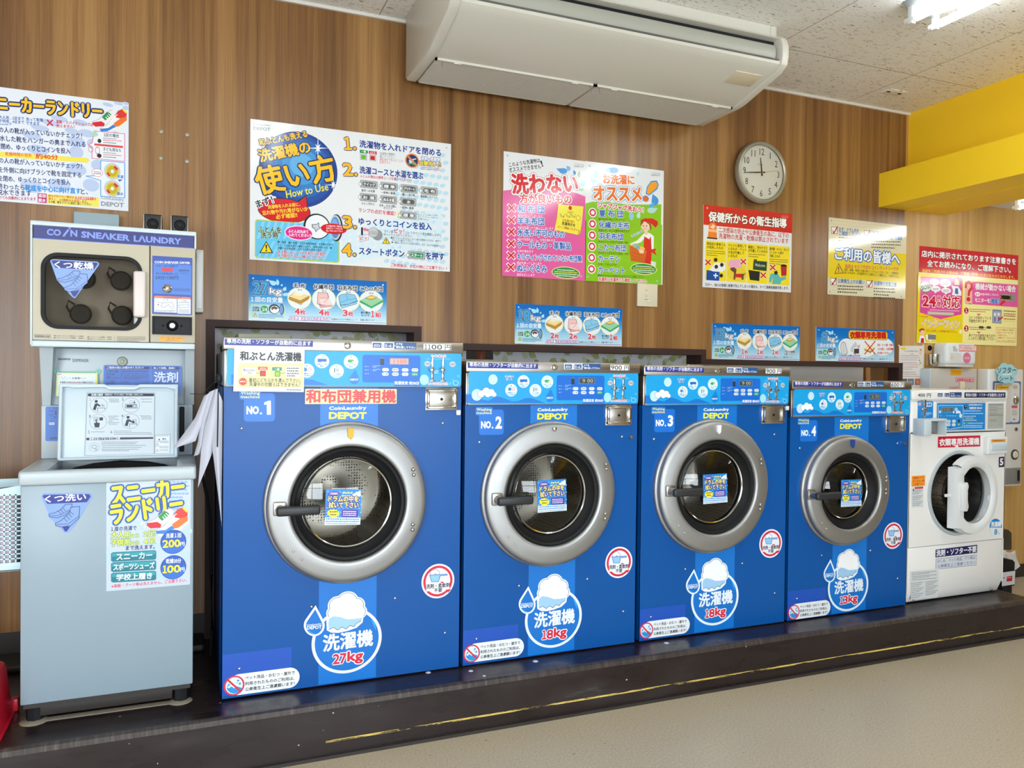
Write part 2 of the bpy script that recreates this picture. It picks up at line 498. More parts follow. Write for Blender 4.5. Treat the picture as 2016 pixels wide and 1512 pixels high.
    def mesh(s, name, material):
        me = bpy.data.meshes.new(name); me.from_pydata(s.V, [], s.Fc)
        ca = me.color_attributes.new('Col', 'FLOAT_COLOR', 'CORNER'); buf = []
        for f, col in zip(s.Fc, s.C): buf += [*col, 1.0] * len(f)
        ca.data.foreach_set('color', buf)
        me.materials.append(material); me.update(); return me
    def build(s, name, parent=None, base=None, material=None):
        return put(name, s.mesh(name, material or M['print']), parent, base)

# ------------------------------------------------------------------ the room
WY, CZ, FZ, WF = 3.63, 2.99, .19, 2.92        # back wall, ceiling, platform top, washer fronts
def struct(mb, name, material, **k): return tag(mb.build(name, material, smooth=False, **k), kind='structure')
struct(MB().box(-4.2, 9, -2.4, 4.4, -.1, 0), 'floor', M['floor'])
struct(MB().box(-4.2, 4.145, -2.4, 3.75, CZ, CZ + .1), 'ceiling', M['ceiling'])
struct(MB().box(4.48, 9, -2.4, 3.75, 2.48, 2.58), 'ceiling_alcove', M['ceiling'])
b = MB()
b.box(-4.2, .07, WY, WY + .12, 0, CZ); b.box(.07, 1.02, WY, WY + .12, 1.565, CZ); b.box(1.02, 2.644, WY, WY + .12, 1.49, CZ)
b.box(2.644, 4.125, WY, WY + .12, 1.437, CZ)
struct(b, 'wall_back', M['wood'])
struct(MB().box(4.125, 9, WY, WY + .12, 0, CZ), 'wall_alcove', M['light_wood'])
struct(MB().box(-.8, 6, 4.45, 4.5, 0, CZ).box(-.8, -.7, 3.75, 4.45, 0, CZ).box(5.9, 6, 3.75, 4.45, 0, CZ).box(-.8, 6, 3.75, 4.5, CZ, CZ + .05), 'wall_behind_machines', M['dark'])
struct(MB().box(4.0, 4.12, 3.70, 3.82, FZ, 1.5), 'trim_7', M['wood'])
# dark frame round the machine opening
b = MB()
b.prism([(.07, FZ), (.106, FZ), (.106, 1.535), (.985, 1.535), (.985, 1.458), (2.612, 1.458), (2.612, 1.408), (4.085, 1.408), (4.085, FZ), (4.118, FZ), (4.118, 1.437), (2.644, 1.437), (2.644, 1.49), (1.022, 1.49), (1.022, 1.565), (.07, 1.565)], 'y', WY - .012, WY + .13)
struct(b, 'trim_1', M['trim'])
struct(MB().box(-4.2, .07, WY - .008, WY, FZ, .30), 'baseboard_back', M['base_dark'])
struct(MB().box(4.125, 9, WY - .012, WY, 0, .085), 'baseboard_alcove', M['base_dark'])
struct(MB().box(-4.2, 4.145, WY - .012, WY + .002, CZ - .014, CZ), 'trim_2', M['wall_white'])
struct(MB().box(-.9, .068, WY - .17, WY - .008, FZ, FZ + .03, .01), 'trim_3', M['base_dark'])
# raised platform
b = MB().box(-4.2, 4.115, 2.779, 4.4, 0, FZ).box(-4.2, 4.115, 2.765, 2.785, 0, .177)
struct(b, 'platform', M['platform'])
struct(MB().prism([(2.763, .172), (2.7645, .1885), (2.776, .1925), (2.788, .1922), (2.788, .172)], 'x', -4.2, 4.117), 'trim_4', M['platform_edge'])
struct(MB().box(-4.2, 4.1, 2.752, 2.767, 0, .012), 'trim_5', M['base_dark'])
# yellow bulkhead and beam
struct(MB().box(4.145, 4.25, -2.4, WY, 2.385, CZ), 'wall_right', M['yellow'])
struct(MB().box(3.908, 4.472, -2.4, WY, 2.388, 2.592), 'trim_6', M['yellow'])
# walls that close the room behind and beside the photographer
struct(MB().box(-4.3, -4.2, -2.4, 3.75, 0, CZ), 'wall_left', M['wood'])
struct(MB().box(8.9, 9, -2.4, 3.75, 0, CZ), 'wall_far_right', M['light_wood'])
b = MB()
b.box(-4.2, -4.15, -2.2, -2.1, 0, CZ); b.box(-1.45, -.55, -2.2, -2.1, 0, CZ); b.box(2.65, 9, -2.2, -2.1, 0, CZ)
for x0, x1 in ((-4.15, -1.45), (-.55, 2.65)):
    b.box(x0, x1, -2.2, -2.1, 0, .35); b.box(x0, x1, -2.2, -2.1, 2.55 if x0 < -1 else 1.95, CZ)
struct(b, 'wall_front', M['wall_white'])
for n_, (x0, x1) in enumerate(((-4.15, -1.45), (-.55, 2.65))):
    b = MB()
    for x in (x0 + .03, (x0 + x1) / 2, x1 - .03): b.box(x - .03, x + .03, -2.19, -2.12, .35, 1.95 + .6 * (n_ == 0))
    for z in ((.38, 1.9, 2.52), (.38, 1.3, 1.92))[n_]: b.box(x0, x1, -2.185, -2.125, z - .025, z + .025)
    struct(b, 'window_%d' % (n_ + 1), M['steel'])

# ------------------------------------------------------------------ things behind the opening
def leaf_print(rect, Y, name, seed, label, fold=0):
    P = Print((0, 0, 1), Y); x0, x1, z0, z1 = rect
    P.board(x0, z0, x1, z1, .006, '#b9bfc6')
    rnd = random.Random(seed)
    for i in range(int((x1 - x0) * .45 * 420)):
        u, v = rnd.uniform(x0 + .03, x1 - .03), rnd.uniform(z1 - .45, z1 - .03); a = rnd.uniform(0, 2 * pi); L = rnd.uniform(.035, .06); w = L * .34
        d = (cos(a), sin(a)); nn = (-d[1], d[0])
        pts = [(u + d[0] * L * t + nn[0] * w * s_, v + d[1] * L * t + nn[1] * w * s_) for t, s_ in ((0, 0), (.25, .8), (.5, 1), (.78, .6), (1, 0), (.78, -.6), (.5, -1), (.25, -.8))]
        P.uv(pts, rnd.choice(['#8f9a68', '#7f8c5e', '#9ba577', '#a9b18c']))
    o = P.build(name, base=((x0 + x1) / 2, Y, z0), material=M['sticker'])
    return tag(o, label, 'curtain', 'leaf print curtains in the wall opening')
leaf_print((.11, 1.36, .191, 1.64), 3.95, 'leaf_curtain', 1, 'pale leaf-print curtain behind the first blue washer, at the left end of the opening')
leaf_print((1.50, 2.78, .191, 1.62), 3.91, 'leaf_curtain', 2, 'pale leaf-print curtain behind the second and third blue washers')
o = MB().box(.84, 1.07, 3.935, 3.949, 1.545, 1.62, .002).build('wooden_slat', M['red_wood'], base=(.95, 3.9, 1.545))
tag(o, 'small striped brown wooden slat hanging above the first blue washer, inside the opening', 'slat')
b = MB().cyl((1.385, 3.99, .20), (1.47, 3.99, 1.66), .022)
tag(b.build('brown_pole', M['red_wood'], base=(1.44, 3.97, .8)), 'slanting red-brown pole between the two leaf-print curtains', 'pole')
b = MB().box(2.66, 3.985, 3.80, 3.815, .19, 1.55, .002)
tag(b.build('white_panel', M['wall_white'], base=(3.3, 3.8, .9)), 'plain white board closing the opening behind the fourth blue washer', 'panel')

# ------------------------------------------------------------------ the four blue washers
WX = [(.112, .990), (1.000, 1.786), (1.804, 2.598), (2.609, 3.373)]
WT = [1.464, 1.395, 1.389, 1.329]
DC = [(.546, .866), (1.366, .858), (2.164, .853), (2.942, .799)]
DR = [(.299, .209), (.298, .207), (.300, .209), (.269, .183)]
C18 = (900, 580, 5.04); C2 = (900, 780, 4.2); C2B = (900, 1090, 5.169); C27 = (400, 530, 3.877)
NAVY, SKY, MID = '#1c2a63', '#0e9fe1', '#0b68cc'

def hole_plate(mb, x0, x1, z0, z1, y, cx, cz, r):
    bm = mb.bm; angs = sorted([2 * pi * i / 72 for i in range(72)] + [atan2(z - cz, x - cx) % (2 * pi) for x in (x0, x1) for z in (z0, z1)])
    I, O = [], []
    for a in angs:
        ca, sa = cos(a), sin(a)
        t = min([(x - cx) / ca for x in (x0, x1) if abs(ca) > 1e-9 and (x - cx) / ca > 0] + [(z - cz) / sa for z in (z0, z1) if abs(sa) > 1e-9 and (z - cz) / sa > 0])
        I.append(bm.verts.new((cx + r * ca, y, cz + r * sa))); O.append(bm.verts.new((cx + t * ca, y, cz + t * sa)))
    k = len(angs)
    for i in range(k): bm.faces.new((I[i], I[(i + 1) % k], O[(i + 1) % k], O[i])[::-1])
    return mb

# printed pieces measured once on the second washer, then placed on each
def p_panel(x0, x1, sc, price):
    """control panel artwork, right end anchored"""
    X2 = 1.7745
    P = Print(C18, WF - .012, (X2, 1.2855, sc, sc, x1, 0.0))
    (u0, v1), (u1, v0) = P.m(80, 757), P.m(1780, 1080)
    P.ruv(x0, v0, x1 + .002, v1, SKY, .012)
    w = [(85, 990), (150, 985), (260, 1045), (310, 1052), (380, 1012), (430, 1016), (540, 1060), (600, 1056), (680, 1026), (740, 1028), (870, 1076), (85, 1076)]
    if x0 < .5: w = [(x - 165, y) for x, y in w]
    P.p(w, '#0a72cc')
    if x0 > .5:
        P.e(352, 842, 45, 50, '#bfe4f9'); P.e(192, 995, 52, 58, '#bfe4f9')
        for x, y, r_ in ((235, 985, 36), (285, 962, 40), (335, 972, 36), (365, 992, 24)):
            P.e(x, y, r_, r_ * 1.05, '#34506e')
        for x, y, r_ in ((235, 985, 33), (285, 962, 37), (335, 972, 33), (365, 992, 21), (300, 985, 30)): P.e(x, y, r_, r_ * 1.05, '#f1f6fa')
        P.t('洗濯機の', 468, 825, 560, 825, 25, '#eaf6fd', o=[('#2a7cc0', .12)]); P.t('使い方', 480, 853, 545, 853, 25, '#eaf6fd', o=[('#2a7cc0', .12)])
    for x, y, n_, l1, l2 in ((533, 948, '1', '洗濯物を入れ', 'ドアを閉める'), (655, 862, '2', '洗濯コースを', '選ぶ'), (773, 950, '3', 'コインを投入', 'してください'), (891, 865, '4', 'スタートを', '押す')):
        P.e(x, y, 59, 63, '#d4edfa')
        P.t(n_, x - 4, y - 36, x + 4, y - 36, 14, '#2fa060', b=.04)
        P.t(l1, x - 40, y + 33, x + 40, y + 33, 13, '#0a6cc4', b=.03)
        P.t(l2, x - (40 if len(l2) > 3 else 16), y + 51, x + (40 if len(l2) > 3 else 16), y + 51, 13, '#0a6cc4', b=.03)
    P.r(620, 840, 692, 870, '#1467c4'); P.l([(655, 868), (690, 872)], 8, '#f0cfb4')
    P.e(518, 938, 16, 17, '#2a7ed0'); P.e(553, 938, 17, 18, '#e7a4ac'); P.e(553, 938, 9, 10, '#f4f4f4')
    P.l([(757, 925), (757, 960)], 8, '#3c4c58'); P.e(780, 940, 14, 17, '#aeb8be')
    P.r(865, 845, 912, 872, '#27a657', .004); P.l([(900, 862), (940, 870)], 9, '#f0cfb4')
    P.drop(917, 1022, 41, 44, '#0a78cf', (0.2, -2.0)); P.t('DEPOT', 884, 1034, 950, 1034, 18, '#e8f4fc', b=.04)
    P.r(985, 800, 1455, 1047, MID, .009); P.r(1240, 1035, 1455, 1079, MID)
    P.t('洗濯目安 約30分', 1243, 1066, 1447, 1066, 30, '#f4f9fd', b=.03)
    P.r(1130, 830, 1160, 890, '#26343d'); P.r(1128, 828, 1162, 832, '#8fa0a8')
    d_ = {'1100': ('#c9a9a4', '1100', '#e05a5a'), '900': ('#3f4846', '9 00', '#b9c4ba'), '600': ('#4a5048', '6 00', '#9aa497')}[price]
    P.r(1206, 826, 1362, 887, '#7d8a8c'); P.r(1210, 831, 1358, 882, d_[0])
    P.t(d_[1], 1240, 873, 1345, 873, 34, d_[2])
    for i, y in enumerate((905, 937, 970)):
        P.fuzz(1003, y + 4, 1020, y + 4, 9, '#bcd9f2'); P.e(1030, y, 3, 3, '#dfeaf2')
        if i < 2: P.fuzz(1068, y - 1, 1128, y - 4, 9, '#a9cdf0'); P.fuzz(1068, y + 10, 1098, y + 10, 9, '#a9cdf0'); P.e(1055, y, 3, 3, '#c86a70')
    for (x, y), tx in zip([(1172, 933), (1252, 933), (1332, 933), (1412, 933), (1170, 972), (1252, 972), (1332, 972), (1411, 972)], ['クイック', '標 準', 'デリケート', '毛 布', 'お 湯', 'ぬるま湯', '水', 'スタート']):
        g = tx == 'スタート'
        P.r(x - 27, y - 15, x + 27, y + 15, '#3bb06a' if g else '#dde7ee', .007); w_ = 17 if len(tx) > 1 else 6
        P.t(tx, x - w_, y + 6, x + w_, y + 6, 12, '#f2fbf5' if g else '#45566a', b=.03); P.e(x - 38, y, 3, 3, '#7b93c9')
    P.e(1488, 1020, 37, 47, '#a6ddf8')
    for x, y, r_ in ((1747, 1047, 23), (1700, 1052, 10), (1722, 1022, 8), (1768, 985, 9), (1640, 985, 12), (1668, 1040, 9)): P.e(x, y, r_, r_, '#9fdcf8', ring=.22)
    for x, y, tx in ((1515, 876, '100'), (1721, 878, '500')):
        P.e(x, y, 27, 27, '#8f9ca6'); P.e(x, y, 24, 24, '#b9c4cc'); P.t(tx, x - 16, y + 8, x + 16, y + 8, 16, '#6b7882', b=.04)
    P.t('コイン投入口', 1547, 816, 1665, 816, 22, '#dc4f4f', b=.03, o=[('#f3eef0', .13)])
    P.t('コインはゆっくり入れてください', 1508, 837, 1702, 837, 11, '#e4f3fb')
    P.t('おつりは出ません', 1520, 1065, 1682, 1065, 22, '#dc4f4f', b=.03, o=[('#f3eef0', .13)])
    P.fuzz(1570, 945, 1606, 945, 12, '#dff1fb'); P.fuzz(1570, 962, 1600, 962, 12, '#dff1fb')
    return P
def p_rail_left():
    P = Print(C18, WF - .016)
    P.r(100, 675, 797, 738, '#2a3590'); P.t('専用の洗剤・ソフターが自動的に出ます', 118, 713, 780, 729, 42, '#e9ecf8', b=.02)
    return P
def p_rail_right(price):
    P = Print(C18, WF - .016)
    P.r(1060, 683, 1243, 742, '#e9edf2')
    for x, tx in ((1068, 'dOOr'), (1163, 'E-d.')):
        P.r(x, 692, x + 70, 737, '#2d5188'); P.t(tx, x + 8, 729, x + 62, 730, 26, '#d5e1ee', b=.03)
    P.l([(1147, 700), (1155, 730)], 4, '#2d5188')
    P.r(1243, 685, 1423, 748, '#2b5590'); P.t('ドアを', 1260, 712, 1310, 713, 20, '#f0f4fa', b=.03); P.t('閉め直して下さい', 1260, 738, 1416, 742, 20, '#f0f4fa', b=.03)
    P.p([(1245, 712), (1257, 717), (1245, 722)], '#f0f4fa')
    w_ = 0 if len(price) == 3 else -38
    P.r(1520 + w_, 696, 1707, 753, '#e6e8ea'); P.num(price, 1526 + w_, 746, 1634, 748, 44, '#20242c', b=.012); P.t('円', 1658, 751, 1703, 752, 46, '#20242c', b=.012)
    return P
def p_brand():
    P = Print(C18, WF - .0006)
    return P
def p_number(n_):
    P = Print(C18, WF - .0004)
    P.r(182, 1115, 352, 1197, '#0e72cf', .008); P.r(218, 1142, 461, 1389, '#0d6ed0', .012)
    P.t('Washing', 192, 1163, 343, 1163, 38, '#e9e98a', off=.015); P.t('machine', 192, 1186, 343, 1186, 26, '#e9e98a', off=.015)
    P.t('NO', 236, 1330, 335, 1328, 74, '#eef5fb', off=.05); P.e(351, 1320, 8, 9, '#eef5fb')
    if n_ == '1': P.p([(398, 1331), (398, 1238), (378, 1246), (378, 1222), (412, 1207), (430, 1207), (430, 1331)], '#eef5fb')
    else: P.t(n_, 378, 1331, 443, 1331, 124, '#eef5fb', off=.04)
    return P
def p_logo(kg):
    P = Print(C2B, WF - .0012)
    P.e(983, 655, 289, 300, '#e4f0f9', n=64); P.e(983, 655, 264, 274, '#0470c8', n=64)
    P.p([(1180, 460), (1215, 495), (1222, 570), (1205, 530)], '#2ba2ea')
    P.drop(712, 515, 86, 98, '#e4f0f9', (.14, -1.88)); P.drop(712, 518, 68, 80, '#0470c8', (.14, -1.88))
    P.l([(668, 565), (685, 585), (715, 594)], 9, '#2ba2ea')
    P.t('CoinLaundry', 652, 524, 772, 512, 20, '#eef5fb', b=.02); P.t('DEPOT', 652, 553, 772, 546, 32, '#eef5fb', off=.03)
    # heap of suds over a pale blue wave
    suds = [(905, 330, 70, 72), (985, 300, 82, 84), (1060, 335, 62, 66), (880, 400, 58, 60), (1090, 395, 48, 52), (960, 375, 90, 84), (1030, 400, 84, 80)]
    for x, y, a, b_ in suds: P.e(x, y, a + 11, b_ + 11, '#eef5fb')
    for x, y, a, b_ in suds: P.e(x, y, a, b_, '#55718f')
    for x, y, a, b_ in suds: P.e(x, y, a - 5, b_ - 5, '#f4f8fb')
    wv = [(826, 500), (835, 455), (870, 432), (925, 440), (985, 462), (1050, 458), (1108, 448), (1098, 478), (1060, 500), (1040, 530), (1005, 520), (975, 552), (940, 532), (905, 560), (870, 535), (832, 555)]
    P.p([(812, 470), (850, 418), (925, 424), (985, 446), (1120, 432), (1110, 492), (1060, 540), (980, 570), (910, 585), (850, 582), (815, 560)], '#eef5fb')
    P.p(wv, '#9dc9ec')
    P.l([(832, 555), (870, 535), (905, 560), (940, 532), (975, 552), (1005, 520), (1040, 530), (1060, 500), (1098, 478)], 5, '#3a4a70')
    P.t('洗濯機', 785, 757, 1193, 703, 150, '#e6f1fa', b=.032)
    P.num(kg[:2], 865, 872, 975, 860, 88, '#d3213f', b=.045, o=[('#f3f5f8', .09)])
    P.t('kg', 985, 874, 1108, 860, 112, '#d3213f', b=.045, o=[('#f3f5f8', .08)])
    return P
def p_round():
    P = Print(C2, WF - .0004)
    P.e(1337, 1374, 112, 129, '#eceff4', n=48); P.e(1337, 1374, 100, 116, '#d2213f', n=48); P.e(1337, 1374, 84, 98, '#e6ecf6', n=48)
    P.p([(1352, 1378), (1372, 1380), (1425, 1440), (1405, 1462)], '#d2213f')
    for a_, k_ in (('#3b5f96', 3), ('#eef3fb', 0)):
        for x, y, r_ in ((1300, 1312, 16), (1318, 1300, 14), (1334, 1312, 12)): P.e(x, y, r_ + k_, r_ * 1.1 + k_, a_)
    P.p([(1277, 1327), (1402, 1319), (1402, 1333), (1353, 1337), (1343, 1381), (1291, 1381)], '#2a5fae'); P.p([(1282, 1331), (1398, 1324), (1398, 1329), (1349, 1333), (1340, 1377), (1294, 1377)], '#8fc4ee')
    P.r(1256, 1400, 1416, 1436, '#e6ecf6')
    P.t('洗剤・柔軟剤', 1257, 1432, 1415, 1420, 34, '#262c3c', b=.03); P.t('不要', 1310, 1460, 1364, 1456, 30, '#262c3c', b=.03)
    return P
def p_pet():
    P = Print(C2B, WF - .001)
    (u0, v1), (u1, v0) = P.m(70, 927), P.m(678, 1034)
    P.ruv(u0 + .012, v0, u1, v1, '#e8edf2', .04, 10)
    P.e(148, 1016, 84, 90, '#d2304c', n=40); P.e(148, 1016, 70, 76, '#dcebf6', n=40)
    P.p([(84, 1030), (105, 1040), (125, 1022), (148, 1040), (170, 1022), (212, 1038), (200, 1062), (175, 1082), (148, 1090), (118, 1082), (95, 1060)], '#2c92d6')
    for x, y, r_ in ((180, 970, 9), (194, 998, 10), (172, 990, 5), (105, 1008, 9), (95, 1022, 6)): P.e(x, y, r_, r_, '#2c92d6')
    P.p([(88, 968), (100, 955), (208, 1064), (196, 1077)], '#d2304c')
    for tx, xa, ya, xb, yb in (('ペット用品・おむつ・屋外で', 236, 965, 640, 921), ('利用されたもののご利用は、', 236, 1017, 636, 972), ('公衆衛生上ご遠慮願います！', 236, 1068, 638, 1019)):
        P.t(tx, xa, ya, xb, yb, 33, '#23262e', b=.025)
    return P
def p_drum_note():
    P = Print(C2, 2.866)
    P.p([(653, 704), (893, 689), (898, 950), (658, 970)], '#1581d2')
    rnd = random.Random(4)
    for i in range(9):
        for j in range(7):
            P.e(668 + i * 27 + (j % 2) * 12, 722 + j * 30 - i * 1.6, 3.4, 3.6, '#bfe2f6', n=8)
    P.e(709, 735, 40, 19, '#4a259e', rot=.06); P.t('ご利用前に', 679, 745, 740, 738, 17, '#e8e0f4', b=.03)
    P.fuzz(765, 732, 835, 726, 18, '#e8e13e'); P.fuzz(765, 752, 845, 748, 18, '#e8e13e'); P.p([(832, 730), (886, 697), (890, 738), (860, 752)], '#eef0f4')
    P.t('ドラムの中を', 675, 796, 876, 782, 44, '#f2ee5c', b=.03, o=[('#41209a', .13)]); P.t('拭いて下さい', 678, 842, 878, 828, 44, '#f2ee5c', b=.03, o=[('#41209a', .13)])
    P.star(713, 879, 47, 33, '#f0e338', 12, .78); P.fuzz(688, 876, 742, 872, 16, '#3a3320'); P.fuzz(694, 896, 738, 894, 16, '#3a3320')
    P.p([(769, 848), (878, 842), (880, 897), (771, 902)], '#45229a')
    for k_, y in enumerate((866, 880, 894)): P.fuzz(778, y, 868, y - 5, 13, '#eae6f6', k_)
    P.p([(659, 912), (897, 898), (898, 950), (658, 970)], '#d6e6f4')
    P.fuzz(666, 930, 890, 918, 16, '#2b86cc'); P.fuzz(666, 948, 890, 934, 16, '#2b86cc'); P.fuzz(666, 962, 880, 947, 9, '#5c6d84')
    return P

LW = ['widest blue front-loading washer, marked NO.1, with a paper notice taped over its controls',
      'blue front-loading washer marked NO.2, standing right of the widest one',
      'blue front-loading washer marked NO.3 with a white tab on its door ring',
      'smallest blue front-loading washer, marked NO.4, beside the white one']
PRICE = ['1100', '900', '900', '600']; KG = ['27kg', '18kg', '18kg', '13kg']
TABC = ['#d8aa10', None, '#e6e9ee', '#1d3f86']
shared = {'round': p_round().mesh('warning_sticker', M['sticker']), 'pet': p_pet().mesh('hygiene_sticker', M['sticker']), 'note': p_drum_note().mesh('door_note', M['sticker'])}
for k_, a_ in (('round', (1.701, 0, .548)), ('pet', (1.007, 0, .24)), ('note', (1.366, 2.866, .85))): shared[k_].transform(Matrix.Translation((-a_[0], -a_[1], -a_[2])))
ROUND = [(.899, .541), (1.701, .548), (2.509, .570), (3.277, .554)]
PET = [(.122, .238), (1.007, .240), (1.808, .239), (2.618, .233)]
LOGO = [(-.8465, .009), (0, 0), (.803, .002), (1.59, -.017)]
NUM = [(-.879, .065), (0, 0), (.806, -.004), (1.610, -.063)]
NOTE = [(-.012, -.006, -.07), (.003, .003, 0), (-.001, .0, 0), (.01, -.004, -.03)]
COIN = [(.845, .962, 1.209, 1.282), (1.630, 1.741, 1.138, 1.212), (2.447, 2.560, 1.133, 1.205), (3.215, 3.325, 1.078, 1.152)]
SCREW = [(1.063, 1.075), (1.708, 1.083), (1.24, .49), (1.55, .49), (1.725, .335), (1.06, .296)]
for i in range(4):
    x0, x1 = WX[i]; zt = WT[i]; cx, cz = DC[i]; R_, G_ = DR[i]
    T = thing('washing_machine', ((x0 + x1) / 2, WF, FZ), LW[i], 'washing machine', 'row of blue washers on the platform')
    zb, zp = FZ + .006, zt - .173       # bottom of the cabinet, bottom of the control panel
    b = MB(); hole_plate(b, x0, x1, zb, zp, WF, cx, cz, G_ + .004)
    for a in ((x0, x0 + .003), (x1 - .003, x1)): b.box(a[0], a[1], WF, 3.78, zb, zp)
    b.box(x0, x1, WF + .001, 3.78, zb, zb + .003); b.box(x0, x1, WF + .02, 3.78, zp - .003, zp); b.box(x0, x1, 3.777, 3.78, zb, zp)
    body = b.build('cabinet', M['blue'], T, smooth=False)
    b = MB().box(x0 + .004, x1 - .004, WF - .004, 3.75, zp, zt - .046, .003); b.box(x0 + .02, x1 - .02, WF + .03, 3.75, zt - .05, zt - .012)
    b.build('panel_frame', M['steel'], T)
    b = MB().box(x0 + .001, x1 - .001, WF - .0145, WF + .10, zt - .043, zt, .004); b.build('top_rail', M['steel'], T)
    # control panel with its artwork
    sc = 1.0 if i < 3 else .965
    P = p_panel(x0 + .012, x1 - .010, sc, PRICE[i])
    zoff = (zp + zt - .046) / 2
    P.V = [(u, y, v + zoff) for u, y, v in P.V]
    b = MB().box(x0 + .010, x1 - .007, WF - .0115, WF + .01, zoff - .064, zoff + .064, .003)
    b.build('panel_plate', M['steel'], T)
    P.build('control_panel', T, material=M['sticker'])
    # coin slots and knobs
    for px in (1560, 1647):
        q = onY(900 + px / 5.04, 580 + 900 / 5.04, WF - .02).x
        q = x1 - .010 + (q - 1.7745) * sc
        b = MB().box(q - .004, q + .004, WF - .022, WF - .01, zoff + .012, zoff + .052, .002).box(q - .0015, q + .0015, WF - .0235, WF - .02, zoff + .018, zoff + .05)
        b.lathe((q - .004, WF - .012, zoff + .005), [(.0, -.026), (.007, -.024), (.010, -.016), (.0105, 0)], 20)
        b.box(q - .0035, q + .0045, WF - .020, WF - .01, zoff - .036, zoff, .002).box(q - .011, q + .011, WF - .026, WF - .01, zoff - .041, zoff - .036, .001)
        b.build('coin_slot', M['chrome'], T)
    dxl, dz = x0 - 1.000, zt - 1.395
    dxr = x1 - 1.786 if i else x1 - 1.783
    P = p_rail_left(); P.V = [(u + dxl + (.002 if i else 0), y, v + dz) for u, y, v in P.V]; P.build('detergent_strip', T, material=M['sticker'])
    P = p_rail_right(PRICE[i]); P.V = [(u + dxr, y, v + dz) for u, y, v in P.V]; P.build('price_strip', T, material=M['sticker'])
    lx = onY(900 + 968 / 5.04, 580 + 710 / 5.04, WF - .016).x + (dxl + dxr) / 2
    MB().lathe((lx, WF - .0145, zt - .021), [(0, -.008), (.004, -.008), (.0045, -.010), (.010, -.009), (.013, -.003), (.013, 0)], 24).build('lock', M['chrome'], T)
    # brand strip above and below the door
    xs = [(.446, .659), (1.282, 1.493), (2.09, 2.305), (2.883, 3.102)][i]
    sx = (xs[0] + xs[1]) / 2 - 1.3875
    zs = dz if i else onY(690, 825, WF).z - onY(1086, 826, WF).z
    for upper in (True, False):
        P2 = Print(C18, WF - .0002)
        for seg in range(24):
            ua, ub = xs[0] + (xs[1] - xs[0]) * seg / 24, xs[0] + (xs[1] - xs[0]) * (seg + 1) / 24
            ha, hb = (sqrt(max((R_ - .03) ** 2 - (u - cx) ** 2, 0)) for u in (ua, ub))
            if upper: q = [(ua, cz + ha), (ub, cz + hb), (ub, zp - .002), (ua, zp - .002)]
            else: q = [(ua, zb + .004), (ub, zb + .004), (ub, cz - hb), (ua, cz - ha)]
            n0 = len(P2.V); P2.V += [(u, WF - .0006, v) for u, v in q]; P2.Fc.append((n0, n0 + 1, n0 + 2, n0 + 3)); P2.C.append(c('#0472cc'))
        if upper:
            PB = Print(C18, WF - .0002); PB.h0 = .0010
            PB.t('CoinLaundry', 795, 1168, 1097, 1163, 41, '#f2f6fa', off=.03); PB.t('DEPOT', 793, 1240, 1096, 1240, 64, '#f0e944', off=.045)
            k0 = len(P2.V); P2.V += [(u + sx, y, v + zs) for u, y, v in PB.V]; P2.Fc += [tuple(k0 + a for a in f) for f in PB.Fc]; P2.C += PB.C
        P2.build('brand_strip' if upper else 'lower_strip', T, material=M['sticker'])
    P = p_number(str(i + 1)); P.V = [(u + NUM[i][0], y, v + NUM[i][1]) for u, y, v in P.V]; P.build('number_sticker', T, material=M['sticker'])
    P = p_logo(KG[i]); P.V = [(u + LOGO[i][0], y, v + LOGO[i][1]) for u, y, v in P.V]; P.build('capacity_sticker', T, material=M['sticker'])
    P = Print(C2B, WF - .0002); P.ruv(x0 + .004, zb + .01, x0 + .004 + .235, .335 if i else .352, '#1450b6'); P.build('tape_patch', T, material=M['sticker'])
    for nm, key, a_ in (('warning_sticker', 'round', (ROUND[i][0], 0, ROUND[i][1])), ('hygiene_sticker', 'pet', (PET[i][0], 0, PET[i][1]))):
        o = bpy.data.objects.new(nm, shared[key]); COL.objects.link(o); o.parent = T
        o.location = Vector(a_) - T.location
    # coin box door with lock
    a = COIN[i]; b = MB()
    b.box(a[0] - .004, a[1] + .006, WF - .004, WF + .01, a[2] - .006, a[3] + .006, .002)
    for q in ((a[0], a[0] + .009, a[2], a[3]), (a[1] - .012, a[1] + .003, a[2], a[3]), (a[0], a[1], a[2], a[2] + .010), (a[0], a[1], a[3] - .008, a[3])): b.box(q[0], q[1], WF - .020, WF, q[2], q[3], .003)
    cb = b.build('coin_box', M['chrome'], T)
    MB().box(a[0] + .009, a[1] - .012, WF - .014, WF - .003, a[2] + .010, a[3] - .008, .002).build('coin_box_door', M['steel'], cb)
    MB().lathe(((a[0] + a[1]) / 2 - .001, WF - .0135, (a[2] + a[3]) / 2), [(0, -.004), (.005, -.004), (.006, 0)], 16).build('lock', M['black'], cb)
    # screws in the cabinet front
    for sx_, sz_ in SCREW:
        MB().sphere((sx_ + (x0 - 1.0 if sx_ < 1.2 else (x1 - 1.786 if sx_ > 1.6 else cx - 1.366)), WF - .001, sz_ + (dz if sz_ > 1 else 0)), .0055, (1, .7, 1), 12).build('screw', M['chrome'], T)
    kx = x1 - .038 if i != 2 else x1 - .012
    if i in (0, 2):
        MB().box(kx - .008 + (.02 if i == 0 else 0), kx + .010 + (.02 if i == 0 else 0), WF - .012, WF, 1.183 + (0 if i == 0 else .006), 1.203 + (0 if i == 0 else .006), .003).build('white_clip', M['white_plastic'], T)
    else:
        MB().lathe((kx, WF, 1.083 + dz), [(0, -.016), (.008, -.015), (.010, -.008), (.008, 0)], 16).build('knob', M['chrome'], T)
    for fx in (x0 + .05, x1 - .05):
        MB().cyl((fx, WF + .06, FZ), (fx, WF + .06, FZ + .012), .02).build('foot', M['black'], T)
